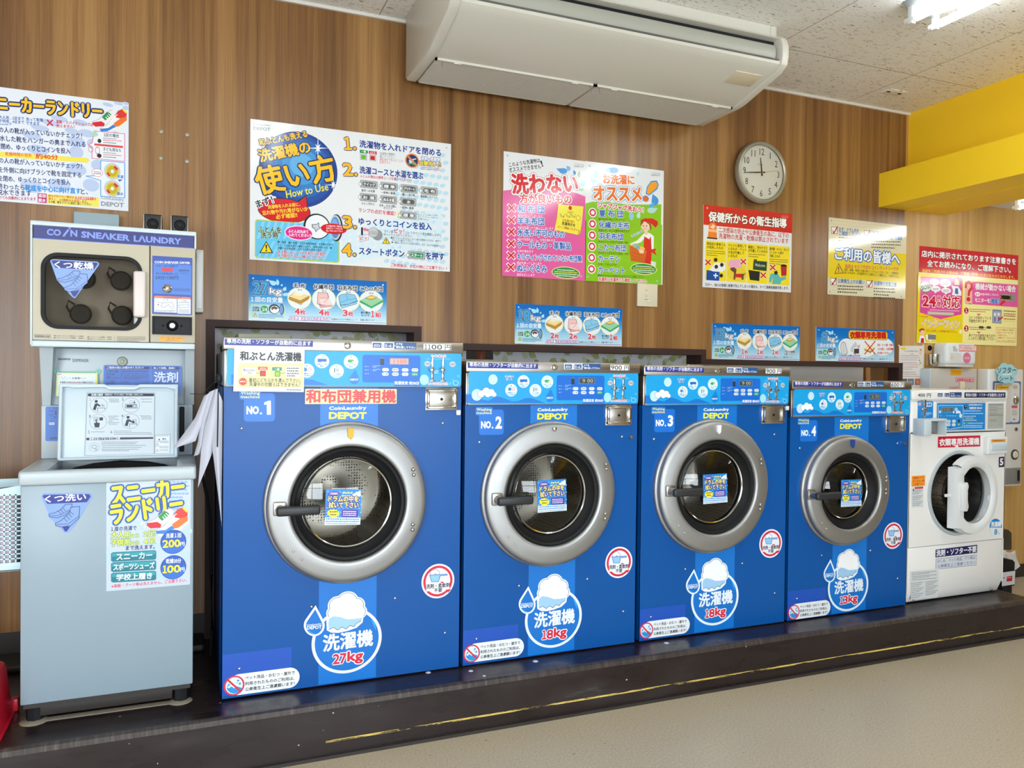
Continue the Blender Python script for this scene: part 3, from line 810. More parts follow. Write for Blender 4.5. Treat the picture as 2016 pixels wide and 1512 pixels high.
    # the door
    prof = [(R_, .0), (R_, -.012), (R_ - .004, -.017), (R_ - .012, -.019), (R_ - .0135, -.019), (R_ - .0135, -.027), (R_ - .009, -.030), (R_ - .008, -.036), (R_ - .012, -.043), (R_ - .019, -.0475), (R_ - .03, -.050), (R_ - .055, -.0535), (G_ + .014, -.056), (G_ + .006, -.055), (G_ + .001, -.050), (G_, -.040), (G_, .0)]
    door = MB().lathe((cx, WF, cz), prof, 96).build('door', M['steel_ring'], T, ang=50)
    MB().lathe((cx, WF, cz), [(G_, -.040), (G_ - .005, -.044), (G_ - .014, -.042), (G_ - .018, -.036), (G_ - .022, -.030), (G_ - .034, -.018), (G_ - .040, -.012), (G_ - .042, .02), (G_ - .002, .03), (G_, -.02)], 80).build('gasket', M['rubber'], door)
    gr = G_ - .041; dome = [(gr * sin(radians(90 * k / 14)), -.012 - .042 * cos(radians(90 * k / 14))) for k in range(14, -1, -1)]
    dome = [(gr, -.010)] + [(gr * k / 12, -.014 - .040 * (1 - (k / 12) ** 2)) for k in range(12, -1, -1)]
    glass = MB().lathe((cx, WF, cz), dome, 72, front=True).build('glass', M['glass'], door, ang=80)
    MB().lathe((cx, WF, cz), [(gr - .002, -.016), (gr - .006, -.021), (gr - .010, -.019), (gr - .008, -.010)], 72, closed=True).build('glass_rim', M['chrome'], glass)
    o = bpy.data.objects.new('door_note', shared['note']); COL.objects.link(o); o.parent = glass
    o.location = Vector((cx + NOTE[i][0], 2.864, cz - .008 + NOTE[i][1])) - T.location; o.rotation_euler = (0, -NOTE[i][2], 0)
    hl = MB().box(cx - .262, cx - .112, WF - .112, WF - .090, cz - .022, cz + .012, .009, 3)
    hm = hl.build('handle', M['handle'], door)
    b = MB().cyl((cx - .245, WF - .098, cz - .005), (cx - .245, WF - .045, cz - .005), .017, 16).box(cx - .268, cx - .222, WF - .060, WF - .048, cz - .028, cz + .022, .006)
    b.build('handle_bracket', M['steel'], hm)
    k = R_ / .298
    for bx, bz in ((.236, .118), (.238, .098), (.236, -.088), (.235, -.108)) if i != 3 else ((.222, .06), (.222, .042), (.222, 0), (.222, -.02)):
        MB().sphere((cx + bx, WF - .056, cz + bz), .0075, (1, .75, 1), 12).build('rivet', M['steel'], door)
    for bx, bz in ((-.198, -.155), (-.168, -.187)):
        MB().sphere((cx + bx * k, WF - .055, cz + bz * k), .004, (1, .7, 1), 10).build('rivet', M['chrome'], door)
    if TABC[i]:
        m_ = mat('tab_%d' % i, TABC[i], .45)
        b = MB().prism([(cx - .010, cz + (R_ + G_) / 2 + .022), (cx + .012, cz + (R_ + G_) / 2 + .022), (cx + .011, cz + (R_ + G_) / 2 - .008), (cx + .002, cz + (R_ + G_) / 2 - .018), (cx - .009, cz + (R_ + G_) / 2 - .008)], 'y', WF - .061, WF - .05)
        b.build('tab', m_, door)
    else:
        MB().sphere((cx, WF - .056, cz + (R_ + G_) / 2 + .016), .009, (1, .5, 1.2), 12).build('tab', M['chrome'], door)
    # drum behind the glass
    dr = G_ + .03
    drum = MB().lathe((cx, WF, cz), [(G_ - .03, .035), (G_ - .01, .05), (dr, .07), (dr, .40), (dr - .03, .43), (.05, .415), (0, .40)], 72).build('drum', M['drum'], T, ang=60)
    for a in (70, 190, 310):
        a = radians(a + 17 * i); rx = Matrix.Translation((cx, WF, cz)) @ Matrix.Rotation(-a, 4, 'Y')
        MB().prism([(dr + .002, -.05), (dr - .03, -.02), (dr - .045, 0), (dr - .03, .02), (dr + .002, .05)], 'y', .10, .40, mtx=rx).build('lifter', M['steel_ring'], drum)
    # lid of the soap box seen over the top
    hx = [(.18, .38), (1.02, 1.27), (1.86, 2.02), (2.64, 2.78)][i]
    zz = zt + (.030 if i == 0 else .012)
    MB().box(hx[0], hx[1], 3.25, 3.50, zt - .02, zz, .006).box(hx[0] - .02, hx[1] + .02, 3.22, 3.53, zt - .02, zz - .018, .004).build('soap_lid', M['grey_metal'], T)
    if i == 0:
        P = Print(C27, WF - .0185)
        P.p([(238, 580), (775, 600), (768, 938), (230, 932)], '#d5dade'); P.p([(268, 716), (765, 718), (760, 902), (264, 900)], '#ece09a')
        P.t('和ぶとん洗濯機', 282, 694, 748, 702, 66, '#1d2026', b=.04)
        P.r(418, 744, 492, 770, '#d14f54'); P.t('ふとん', 432, 765, 480, 766, 16, '#f4e6e0', b=.03); P.r(434, 774, 477, 817, '#6b1f22'); P.r(440, 780, 472, 812, '#e0252b')
        P.r(526, 748, 600, 775, '#2f8a72'); P.t('一般', 545, 770, 582, 771, 16, '#f4e6e0', b=.03); P.r(546, 778, 588, 820, '#3b6a22'); P.r(551, 784, 583, 815, '#8fd32a')
        P.r(297, 752, 404, 806, '#e6ebee', .006); P.t('和ぶとんなら', 308, 778, 394, 780, 18, '#1d2026', b=.03); P.t('こちら', 330, 800, 370, 801, 18, '#1d2026', b=.03)
        P.r(630, 740, 740, 828, '#e6ebee', .006)
        for k_, y in enumerate((763, 783, 803, 821)): P.fuzz(640, y, 732 - (30 if k_ == 3 else 0), y + 1, 16, '#2b2e34', k_)
        P.l([(404, 790), (434, 795)], 4, '#6b5a2a'); P.l([(588, 795), (630, 790)], 4, '#6b5a2a')
        P.star(303, 858, 38, 36, '#c9303a', 12, .66); P.fuzz(280, 866, 326, 866, 20, '#f0d0a0')
        P.t('最初にどちらかを選んで下さい。', 350, 862, 745, 866, 32, '#1f2126', b=.02); P.t('洗濯中の切替えはできません！', 350, 894, 738, 898, 32, '#1f2126', b=.02)
        P.fuzz(640, 926, 750, 928, 14, '#3c4450')
        P.build('paper_notice', T, material=M['sticker'])
        P = Print(C27, WF - .0035); P.r(778, 913, 1476, 1026, '#ece2a2'); P.t('和布団兼用機', 786, 1020, 1468, 1018, 98, '#cf3d45', b=.045); P.build('dual_use_label', T, material=M['sticker'])

# ------------------------------------------------------------------ white washer at the right end
CR = (1756, 660, 7.5615); C5 = (1766, 840, 3.876)
T = thing('washing_machine', (3.73, WF, FZ), 'white front-loading washer with its round door ajar, right of the blue washers', 'washing machine')
x0, x1 = 3.379, 4.086
hcx, hcz, hr = 3.735, .746, .212
b = MB(); hole_plate(b, x0, x1, .484, 1.062, WF, hcx, hcz, hr - .004)
b.box(x0, x0 + .004, WF, 3.46, .25, 1.235); b.box(x1 - .004, x1, WF, 3.46, .25, 1.235); b.box(x0, x1, 3.455, 3.46, .25, 1.235); b.box(x0, x1, WF + .01, 3.46, 1.22, 1.235)
b.build('cabinet', M['white_enamel'], T, smooth=False)
MB().prism([(WF + .05, .197), (WF + .022, .197), (WF, .248), (WF, .478), (WF + .012, .484), (3.46, .484), (3.46, .197)], 'x', x0, x1 - .012, .006).build('lower_panel', M['white_enamel'], T)
MB().box(x0, x1, WF - .006, WF + .05, 1.066, 1.226, .012, 3).build('control_housing', M['white_enamel'], T)
MB().box(x0 + .004, x1 + .002, WF - .010, 3.46, 1.232, 1.285, .012, 3).build('top_cover', M['white_enamel'], T)
for fx in (x0 + .06, x1 - .06): MB().cyl((fx, WF + .12, FZ), (fx, WF + .12, .198), .024).build('foot', M['black'], T)
MB().box(x0 + .03, x1 - .04, WF + .10, 3.44, FZ + .001, .1975).build('base', M['black'], T)
for px, py in ((135, 1341), (731, 1262)):
    q = onY(C5[0] + px / C5[2], C5[1] + py / C5[2], WF); MB().sphere((q.x, WF + .008, q.z + .014), .007, (1, .7, 1), 12).build('screw', M['steel'], T)
P = Print(CR, WF - .011)
P.t('400 円', 386, 921, 577, 925, 60, '#23262c', b=.012)
for x, tx in ((684, 'dOOr'), (784, 'E-d.')):
    P.r(x, 862, x + 68, 915, '#2d4a80'); P.t(tx, x + 8, 906, x + 60, 907, 30, '#cfd9e6', b=.03)
P.r(862, 848, 1036, 926, '#23447e'); P.t('ドアを', 878, 884, 930, 886, 26, '#eef2f7', b=.03); P.t('閉め直して下さい', 876, 916, 1030, 919, 24, '#eef2f7', b=.03)
P.r(1080, 850, 1688, 928, '#141a4e'); P.t('専用の洗剤・ソフターが自動的に出ます', 1096, 914, 1672, 914, 50, '#e9ecf8', b=.02)
P.build('price_strip', T, material=M['sticker'])
P = Print(CR, WF - .0065)
P.r(385, 983, 610, 1236, '#1583cf', .004); P.e(412, 1024, 22, 25, '#e0b8c0'); P.t('100', 398, 1032, 426, 1032, 15, '#a04050', b=.03)
P.r(480, 1002, 597, 1062, '#eef4f8', .008); P.t('洗濯機', 490, 1052, 588, 1052, 40, '#2a86cc', b=.05)
for y in (1160, 1176, 1192): P.fuzz(490, y, 590 - (y > 1190) * 40, y, 13, '#cfe6f5')
P.r(660, 990, 1390, 1420, '#c9cfd1', .003); P.r(672, 1012, 1382, 1402, '#1a86d2', .003)
P.l([(690, 1045), (1060, 1045), (1055, 1365), (870, 1398), (690, 1365)], 6, '#e6f1f8', True)
P.r(742, 1072, 915, 1143, '#8a9698'); P.r(750, 1080, 908, 1136, '#5c6663'); P.t('4 00', 765, 1125, 862, 1125, 38, '#8f9a90')
P.e(715, 1140, 18, 24, '#a6d6f2'); P.e(918, 1146, 12, 15, '#e4f1f9'); P.e(1022, 1198, 22, 32, '#d3eaf8'); P.e(955, 1105, 24, 30, '#a6d6f2')
for x, y, r_ in ((965, 1150, 14), (985, 1140, 18), (1008, 1148, 14)): P.e(x, y, r_, r_ * 1.2, '#eef5fa')
for x in (728, 822, 866, 908, 950): P.fuzz(x - 14, 1206, x + 14, 1206, 14, '#cfe3f2'); P.e(x, 1180, 3, 3, '#20405c')
for x, y, tx in ((765, 1282, 'クイック'), (845, 1282, '標 準'), (922, 1280, 'デリケート'), (765, 1332, 'お 湯'), (843, 1332, 'ぬるま湯'), (918, 1332, '水')):
    P.r(x - 27, y - 20, x + 27, y + 20, '#dbe6ec', .007); w_ = 17 if len(tx) > 1 else 6; P.t(tx, x - w_, y + 8, x + w_, y + 8, 15, '#3a4654', b=.03)
P.r(980, 1255, 1013, 1296, '#2f4a52'); P.r(974, 1312, 1018, 1342, '#3bae68', .003); P.t('スタート', 980, 1334, 1012, 1334, 13, '#eafaf0', b=.03)
P.r(842, 1372, 892, 1388, '#1d5fae')
P.e(1092, 1066, 26, 28, '#24323c'); P.e(1098, 1060, 14, 10, '#8fa2b0')
P.t('全自動洗濯機の使い方', 1142, 1048, 1342, 1048, 24, '#e2f0f9', b=.03); P.r(1146, 1062, 1342, 1106, '#0b62b6'); P.t('洗濯目安 約30分', 1150, 1102, 1340, 1100, 34, '#f2f7fb', b=.04)
for k_, (y, xe) in enumerate(((1135, 1320), (1174, 1360), (1214, 1250), (1274, 1260), (1318, 1362), (1352, 1345), (1378, 1345))):
    P.e(1078, y - 7, 7, 8, '#cfe3f2'); P.fuzz(1092, y, xe, y, 20, '#cfe6f5', k_)
P.fuzz(1092, 1242, 1210, 1242, 18, '#d9e88a'); P.r(1090, 1296, 1135, 1322, '#3bae68')
P.r(1432, 1012, 1656, 1388, '#adb1ac')
P.t('OPERATING INSTRUCTIONS', 1450, 1044, 1648, 1044, 16, '#4a4d4b', b=.03)
for y in (1075, 1112, 1130, 1165): P.fuzz(1450, y, 1570, y, 12, '#6a6d6a', y)
for y in (1092, 1172, 1200): P.l([(1445, y), (1650, y)], 3, '#70736f')
P.t('WASHING INSTRUCTIONS', 1450, 1196, 1648, 1196, 14, '#4a4d4b', b=.03)
for y in (1255, 1272, 1288): P.fuzz(1450, y, 1560, y, 10, '#6a6d6a', y)
P.l([(1585, 1215), (1638, 1215), (1638, 1340), (1585, 1340)], 3, '#70736f', True); P.l([(1612, 1215), (1612, 1340)], 3, '#70736f')
P.build('control_panel', T, material=M['sticker'])
# coin slot plate and coin box guard
q = onY(1756 + 443 / CR[2], 660 + 1100 / CR[2], WF)
b = MB().box(q.x - .004, q.x + .006, WF - .022, WF - .004, q.z, q.z + .05, .002).lathe((q.x - .006, WF - .006, q.z), [(0, -.028), (.008, -.025), (.011, -.016), (.0115, 0)], 20)
b.box(q.x - .004, q.x + .005, WF - .020, WF - .004, q.z - .045, q.z, .002).box(q.x - .010, q.x + .014, WF - .030, WF - .004, q.z - .052, q.z - .046, .001)
b.build('coin_slot', M['chrome'], T)
A = onY(1756 + 372 / CR[2], 660 + 1240 / CR[2], WF - .03); B_ = onY(1756 + 712 / CR[2], 660 + 1480 / CR[2], WF - .03)
b = MB().box(A.x, A.x + .052, WF - .075, WF - .004, B_.z, A.z, .006).box(A.x + .04, B_.x, WF - .072, WF - .004, A.z - .012, A.z, .003).box(B_.x - .006, B_.x, WF - .07, WF - .004, B_.z, A.z, .002)
g = b.build('coin_guard', M['cool_white'], T)
MB().box(A.x + .05, B_.x - .01, WF - .024, WF - .005, B_.z + .004, A.z - .012, .002).build('coin_box', M['steel'], T)
MB().lathe((A.x + .075, WF - .024, (A.z + B_.z) / 2), [(0, -.004), (.006, -.004), (.007, 0)], 16).build('lock', M['black'], T)
# stickers on the cabinet
P = Print(C5, WF - .0012)
P.p([(313, 76), (635, 67), (635, 150), (312, 160)], '#c51436'); P.t('衣類専用洗濯機', 322, 148, 626, 137, 54, '#f0eef0', b=.045)
P.r(443, 140, 467, 172, '#e6e9ee')
P.p([(777, 232), (818, 228), (818, 306), (776, 310)], '#1a1f4a'); P.t('5', 784, 297, 811, 294, 54, '#f2f2f4', off=.04)
P.p([(113, 377), (214, 371), (213, 450), (112, 457)], '#f09a28')
P.t('洗濯物をドアに', 120, 401, 206, 396, 17, '#c23a20', b=.03); P.t('はさまない様', 120, 425, 206, 420, 17, '#c23a20', b=.03); P.t('ご注意下さい', 120, 449, 206, 443, 17, '#c23a20', b=.03)
P.p([(113, 465), (200, 459), (199, 612), (112, 618)], '#d3d8da'); P.r(135, 461, 199, 472, '#c24a3a')
P.p([(118, 490), (125, 470), (132, 490)], '#2a2c30')
for k_, y in enumerate((490, 503, 516, 535, 548, 561, 578, 591, 604)): P.fuzz(133 if y < 495 else 118, y, 195 - (k_ % 3) * 12, y - 3, 9, '#6a7078', k_)
P.e(753, 770, 47, 68, '#e4ecf0', n=40)
t_ = [(753 + 47 * cos(radians(a)), 770 - 68 * sin(radians(a))) for a in range(0, 181, 9)]
P.p(t_, '#1e86cf'); P.t('洗濯機', 716, 765, 792, 762, 38, '#eef5fa', b=.05); P.t('8', 741, 826, 763, 825, 46, '#1e86cf', off=.03); P.l([(772, 800), (770, 812)], 4, '#1e86cf'); P.l([(780, 812), (779, 822)], 4, '#1e86cf')
P.p([(295, 938), (612, 901), (610, 962), (293, 998)], '#181d5a'); P.t('洗剤・ソフター不要', 300, 990, 604, 956, 47, '#eceef6', b=.04)
P.p([(298, 1010), (606, 978), (604, 1055), (296, 1088)], '#d6dde4'); P.l([(298, 1010), (606, 978), (604, 1055), (296, 1088)], 3, '#5a6a9a', True)
P.t('おしめ、ペット用品、クツ等は', 308, 1042, 596, 1010, 26, '#6470a0', b=.015); P.t('公衆衛生上ご遠慮ください', 308, 1078, 596, 1047, 26, '#6470a0', b=.015)
P.p([(98, 1105), (318, 1082), (312, 1300), (104, 1322)], '#d9dedf')
for k_ in range(5): P.fuzz(112, 1122 + k_ * 13, 300 - (k_ % 2) * 50, 1106 + k_ * 13, 9, '#7c828c', k_)
for k_ in range(9): P.fuzz(106, 1200 + k_ * 14, 200 - (k_ % 3) * 14, 1190 + k_ * 14, 9, '#7c828c', k_); P.fuzz(218, 1188 + k_ * 12.5, 310 - (k_ % 3) * 14, 1178 + k_ * 12.5, 9, '#7c828c', k_ + 20)
P.build('label_set', T, material=M['sticker'])
# soap drawer
A = onY(1766 + 684 / C5[2], 840 + 78 / C5[2], WF - .02); B_ = onY(1766 + 836 / C5[2], 840 + 208 / C5[2], WF - .02)
d_ = MB().box(A.x, B_.x, WF - .030, WF + .01, B_.z, A.z, .010, 3).build('soap_drawer', M['white_plastic'], T)
MB().box(A.x + .02, B_.x - .012, WF - .034, WF - .02, B_.z + .018, B_.z + .062, .010, 3).build('drawer_grip', M['cool_white'], d_)
P = Print(C5, WF - .0305); P.r(720, 98, 828, 116, '#eda03a'); P.fuzz(735, 112, 815, 111, 12, '#8a5a1a'); P.build('orange_label', d_, material=M['sticker'])
# rim, rubber boot, drum
MB().lathe((hcx, WF, hcz), [(hr + .012, -.001), (hr + .008, -.010), (hr - .004, -.008), (hr - .012, .02), (hr - .02, .05)], 72).build('door_rim', M['pale_enamel'], T)
MB().lathe((hcx, WF, hcz), [(hr - .006, .012), (hr - .03, .03), (hr - .04, .06), (hr - .035, .10)], 72).build('gasket', M['rubber'], T)
MB().lathe((hcx, WF, hcz), [(hr - .02, .10), (hr + .01, .12), (hr + .01, .40), (0, .42)], 64).build('drum', M['drum'], T, ang=60)
# door: disc with a squared-off grip side, ajar on its right-hand hinge
hx_ = Vector((3.955, WF - .012, 0)); RM = Matrix.Translation(hx_) @ Matrix.Rotation(radians(5.5), 4, 'Z') @ Matrix.Translation(-hx_)
dcx, dcz, drr = 3.755, .742, .204
out = [(dcx + drr * cos(radians(a)), dcz + drr * sin(radians(a))) for a in range(128, -129, -6)] + [(dcx - .160, dcz - .161), (dcx - .160, dcz + .150), (dcx - .08, dcz + .156)]
k = len(out); gin = .138
inn = [(dcx + .012 + gin * cos(atan2(z - dcz, x - dcx)), dcz + gin * 1.06 * sin(atan2(z - dcz, x - dcx))) for x, z in out]
b = MB(); bm = b.bm
lay = [(out, WF - .012), (out, WF - .038), ([(dcx + (x - dcx) * .965, dcz + (z - dcz) * .965) for x, z in out], WF - .056), ([(dcx + (x - dcx) * .86, dcz + (z - dcz) * .86) for x, z in out], WF - .060), ([(x + (x - dcx) * .06, z + (z - dcz) * .06) for x, z in inn], WF - .056), (inn, WF - .046), (inn, WF - .012)]
rows = [[bm.verts.new((x, y, z)) for x, z in pts] for pts, y in lay]
for A_, B2 in zip(rows, rows[1:] + rows[:1]):
    for j in range(k): bm.faces.new((A_[j], A_[(j + 1) % k], B2[(j + 1) % k], B2[j]))
bmesh.ops.recalc_face_normals(bm, faces=bm.faces[:]); bm.transform(RM)
door = b.build('door', M['white_plastic'], T, ang=40)
gp = [(gin * t_, d_) for t_, d_ in ((1.0, -.046), (.97, -.045), (.93, -.03), (.88, .0), (.80, .04), (.70, .07), (.5, .078), (0, .08))]
b = MB(); b.lathe((dcx + .012, WF, dcz), gp, 64, front=True, mtx=RM @ Matrix.Translation((0, 0, dcz)) @ Matrix.Diagonal((1, 1, 1.06, 1)) @ Matrix.Translation((0, 0, -dcz)))
b.build('glass', M['clear_glass'], door, ang=80)
b = MB().prism([(dcx - .130, dcz - .070), (dcx - .088, dcz - .074), (dcx - .078, dcz - .05), (dcx - .086, dcz - .02), (dcx - .088, dcz + .03), (dcx - .080, dcz + .055), (dcx - .090, dcz + .076), (dcx - .126, dcz + .066), (dcx - .134, dcz + .05)], 'y', WF - .075, WF - .055, .005, mtx=RM)
b.build('door_handle', M['white_plastic'], door)
MB().box(dcx - .20, dcx - .155, WF - .03, WF - .02, dcz + .0, dcz + .016, .003, mtx=RM).build('latch', M['white_plastic'], door)

# ------------------------------------------------------------------ shoe washer, dispenser and dryer at the left
CDY = (40, 410, 5.04); CDI = (50, 680, 5.76); CWA = (0, 900, 4.383)
SX0, SX1 = -.502, .024
T = thing('shoe_washer', (-.24, 2.95, FZ), 'white top-loading shoe washer with its lid propped open, below the shoe dryer', 'shoe washer')
SY = 2.945
MB().box(SX0 + .004, SX1 - .004, SY, 3.58, .255, .968, .004).build('cabinet', M['shoe_front_shaded'], T)
# top deck with an opening
b = MB()
b.box(SX0 - .002, SX1 + .004, SY - .012, SY + .028, .968, 1.015, .010, 3); b.box(SX0 - .002, SX0 + .075, SY, 3.42, .968, 1.016, .006); b.box(SX1 - .06, SX1 + .004, SY, 3.42, .968, 1.016, .006); b.box(SX0, SX1, 3.31, 3.58, .968, 1.016, .004)
b.build('top_deck', M['pale_enamel'], T)
MB().lathe((-.23, 3.14, .80), [(.20, .17), (.205, .175), (.19, .16), (.185, .02), (.0, .0)], 48, axis='z').build('tub', M['steel'], T)
MB().box(SX0 + .07, SX1 - .055, SY + .02, 3.32, .969, .976).build('tub_opening_shade', M['dark'], T)  # dark sheet standing in for the shade inside the tub opening
MB().prism([(-.42, .970), (-.38, .986), (-.32, .999), (-.23, 1.006), (-.14, .999), (-.08, .986), (-.05, .970)], 'y', 3.24, 3.29).build('tub_shade_arc', M['dark'], T)  # dark arc painted as the shaded back of the cavity below the lid
# back column with its controls
MB().box(SX0 + .006, SX1 - .006, 3.315, 3.58, 1.016, 1.212, .004).build('control_column', M['pale_enamel'], T)
P = Print(CDI, 3.3135)
P.r(228, 695, 440, 1082, '#4272c6', .006); P.t('ただいま', 320, 724, 420, 724, 18, '#24306a', b=.02); P.t('洗 濯', 270, 752, 318, 752, 14, '#24306a', b=.02); P.r(340, 738, 352, 792, '#24204e'); P.t('脱水中', 270, 792, 318, 792, 12, '#24306a', b=.02)
P.t('残り', 318, 826, 364, 826, 20, '#24306a', b=.02); P.e(297, 858, 8, 6, '#7a2a5a'); P.r(268, 873, 330, 902, '#b9cbe6', .003); P.t('洗い', 282, 895, 316, 895, 14, '#24306a'); P.t('SANYO', 276, 1064, 430, 1064, 24, '#1d2650', off=.03, sh=.2)
P.build('control_label', T, material=M['sticker'])
MB().box(-.030, -.012, 3.306, 3.318, 1.03, 1.205, .004).build('coin_return', M['black'], T)
# lid leaning back
LT = Matrix.Translation((0, 3.19, 1.018)) @ Matrix.Rotation(radians(-9), 4, 'X') @ Matrix.Translation((0, -3.19, -1.018))
lx0, lx1, lz0, lz1 = -.426, -.034, 1.019, 1.294
b = MB()
b.box(lx0, lx1, 3.192, 3.200, lz0, lz1, .003, mtx=LT)
for q in ((lx0, lx0 + .012, lz0, lz1), (lx1 - .012, lx1, lz0, lz1), (lx0, lx1, lz0, lz0 + .011)): b.box(q[0], q[1], 3.172, 3.196, q[2], q[3], .005, 3, mtx=LT)
b.prism([(lx0, lz1 - .011), (lx0 + .03, lz1 - .011), (lx0 + .045, lz1 - .014), (lx0 + .145, lz1 - .012), (lx0 + .16, lz1 - .021), (lx0 + .245, lz1 - .021), (lx0 + .262, lz1 - .012), (lx1 - .04, lz1 - .012), (lx1 - .012, lz1 - .02), (lx1, lz1 - .012), (lx1, lz1), (lx0 + .262, lz1), (lx0 + .245, lz1 - .008), (lx0 + .16, lz1 - .008), (lx0 + .145, lz1), (lx0, lz1)], 'y', 3.172, 3.196, .003, mtx=LT)
lid = b.build('lid', M['cool_white'], T)
P = Print(CDI, 3.1895)
P.p([(692, 540), (1458, 540), (1455, 1238), (680, 1245)], '#c6d2d9'); P.l([(685, 532), (1462, 532), (1462, 1225), (668, 1250)], 3, '#7d8a92', True)
P.r(694, 540, 1456, 572, '#20213f', .004); P.t('洗濯の順序', 735, 566, 868, 566, 22, '#e6ecf0', b=.03); P.t('●運転中は、デジタル表示に「残り時間」を表示します。', 890, 562, 1330, 562, 16, '#e6ecf0', b=.02)
for n_, x, y, cx_, cy_ in (('1', 712, 620, 822, 675), ('2', 1084, 620, 1192, 675), ('3', 708, 818, 818, 865), ('4', 1080, 812, 1189, 858)):
    P.num(n_, x, y, x + (15 if n_ == '1' else 22), y, 30, '#2a2c40', b=.01); P.e(cx_, cy_, 100, 86, '#33364c', n=40, ring=.03)
def worker(ox, oy):
    P.e(ox - 30, oy - 44, 18, 17, '#24263c'); P.p([(ox - 45, oy - 18), (ox - 15, oy - 22), (ox + 22, oy + 4), (ox + 15, oy + 16), (ox - 20, oy + 4), (ox - 35, oy + 58), (ox - 68, oy + 50)], '#24263c')
    P.l([(ox - 12, oy + 70), (ox - 12, oy + 32), (ox + 72, oy + 32), (ox + 72, oy + 45)], 5, '#33364c')
worker(822, 675); P.l([(862, 690), (858, 662), (878, 690), (885, 672)], 4, '#33364c')
worker(1189, 858); P.l([(1200, 845), (1250, 840), (1250, 890)], 4, '#33364c'); P.p([(1195, 860), (1225, 850), (1240, 875), (1215, 885)], '#24263c')
P.l([(1128, 665), (1255, 665), (1262, 708), (1125, 708)], 5, '#33364c', True); P.r(1140, 672, 1210, 700, '#24263c'); P.l([(1218, 672), (1242, 672), (1242, 700), (1218, 700)], 4, '#33364c', True); P.e(1192, 640, 20, 18, '#33364c', ring=.15); P.p([(1215, 640), (1245, 640), (1230, 658)], '#24263c'); P.l([(1230, 622), (1230, 645)], 5, '#24263c')
P.l([(770, 815), (815, 815), (815, 852), (770, 852)], 4, '#33364c', True); P.r(832, 815, 872, 850, '#24263c'); P.p([(770, 880), (790, 878), (788, 832), (800, 830), (803, 872), (838, 880), (830, 930), (782, 930)], '#24263c')
for k_, (xa, ya, xb) in enumerate(((930, 610, 1055), (942, 626, 1055), (942, 643, 1055), (1302, 610, 1432), (1312, 643, 1432), (930, 806, 1052), (938, 824, 1020), (942, 842, 1052), (938, 862, 985), (930, 880, 1062), (938, 898, 1040), (1300, 804, 1420), (1312, 820, 1430), (1312, 838, 1430), (740, 986, 895), (1000, 978, 1200), (1002, 996, 1430), (1002, 1014, 1438), (862, 1102, 1275), (862, 1120, 1255), (862, 1140, 1365), (870, 1162, 1315), (862, 1184, 1280), (870, 1200, 1175))): P.fuzz(xa, ya, xb, ya, 13, '#6d7684', k_)
P.t('5', 703, 1000, 724, 1000, 32, '#2a2c40'); P.t('6', 960, 998, 980, 998, 32, '#2a2c40')
P.p([(686, 1048), (1448, 1040), (1448, 1060), (686, 1076)], '#20213f'); P.t('硬貨を投入するときのご注意', 720, 1072, 1070, 1066, 22, '#e6ecf0', b=.03)
P.e(780, 1156, 58, 50, '#5a6070', n=32, ring=.04); P.l([(752, 1140), (790, 1130), (810, 1150), (780, 1172), (750, 1160)], 4, '#5a6070', True); P.cross(800, 1182, 14, '#33364c', .25)
P.p([(1474, 1012), (1640, 1012), (1636, 1220), (1470, 1222)], '#dde6ea'); P.l([(1474, 1012), (1640, 1012), (1636, 1220), (1470, 1222)], 3, '#7d8a92', True)
P.t('警告', 1552, 1072, 1594, 1072, 20, '#33364c', b=.02); P.p([(1516, 1054), (1503, 1076), (1529, 1076)], '#4a5060')
for y in (1030, 1092, 1106, 1150, 1165, 1185, 1200): P.fuzz(1482 if y in (1030, 1092, 1150) else 1520, y, 1626, y, 11, '#6d7684', y)
for y in (1118, 1190): P.p([(1494, y - 18), (1478, y + 14), (1512, y + 14)], '#4a5060'); P.p([(1494, y - 10), (1484, y + 10), (1506, y + 10)], '#dde6ea')
me = P.mesh('instruction_label', M['sticker']); me.transform(LT)
put('instruction_label', me, lid)
# front stickers
P = Print(CWA, SY - .0008)
P.p([(352, 340), (372, 312), (775, 306), (797, 328), (795, 345), (690, 520), (640, 600), (592, 650), (555, 652), (530, 620), (412, 510), (420, 490)], '#7f9fe0')
P.p([(366, 335), (380, 325), (768, 318), (782, 335), (782, 342), (576, 642), (562, 642)], '#1f2f8a')
P.t('くつ洗い', 388, 393, 742, 370, 60, '#e9edf6', b=.035)
P.p([(408, 404), (752, 388), (645, 545), (600, 600), (520, 580), (440, 468)], '#7f9fe0')
def sneaker(P, pts, fill, line, w):
    P.p(pts, fill); P.l(pts, w, line, True)
sh1 = [(425, 490), (470, 482), (520, 455), (560, 415), (565, 408), (622, 404), (618, 450), (560, 500), (500, 522), (440, 518), (424, 506)]
sh2 = [(478, 570), (530, 545), (600, 480), (612, 432), (688, 425), (682, 525), (610, 590), (530, 602), (482, 592)]
for s_ in (sh1, sh2): sneaker(P, s_, '#7f9fe0', '#22335e', 5)
for (xa, ya, xb, yb) in ((505, 465, 525, 490), (525, 452, 545, 478), (545, 440, 565, 465), (555, 528, 580, 555), (575, 508, 602, 538), (595, 490, 620, 518), (605, 470, 635, 495)): P.l([(xa, ya), (xb, yb)], 4, '#22335e')
P.l([(440, 508), (520, 498), (600, 455)], 4, '#22335e'); P.l([(490, 580), (590, 575), (680, 510)], 4, '#22335e')
P.build('shoe_wash_sticker', T, material=M['sticker'])
P = Print(CWA, SY - .001)
P.p([(917, 220), (1648, 188), (1640, 1098), (917, 1158)], '#bccadc')
rnd = random.Random(3)
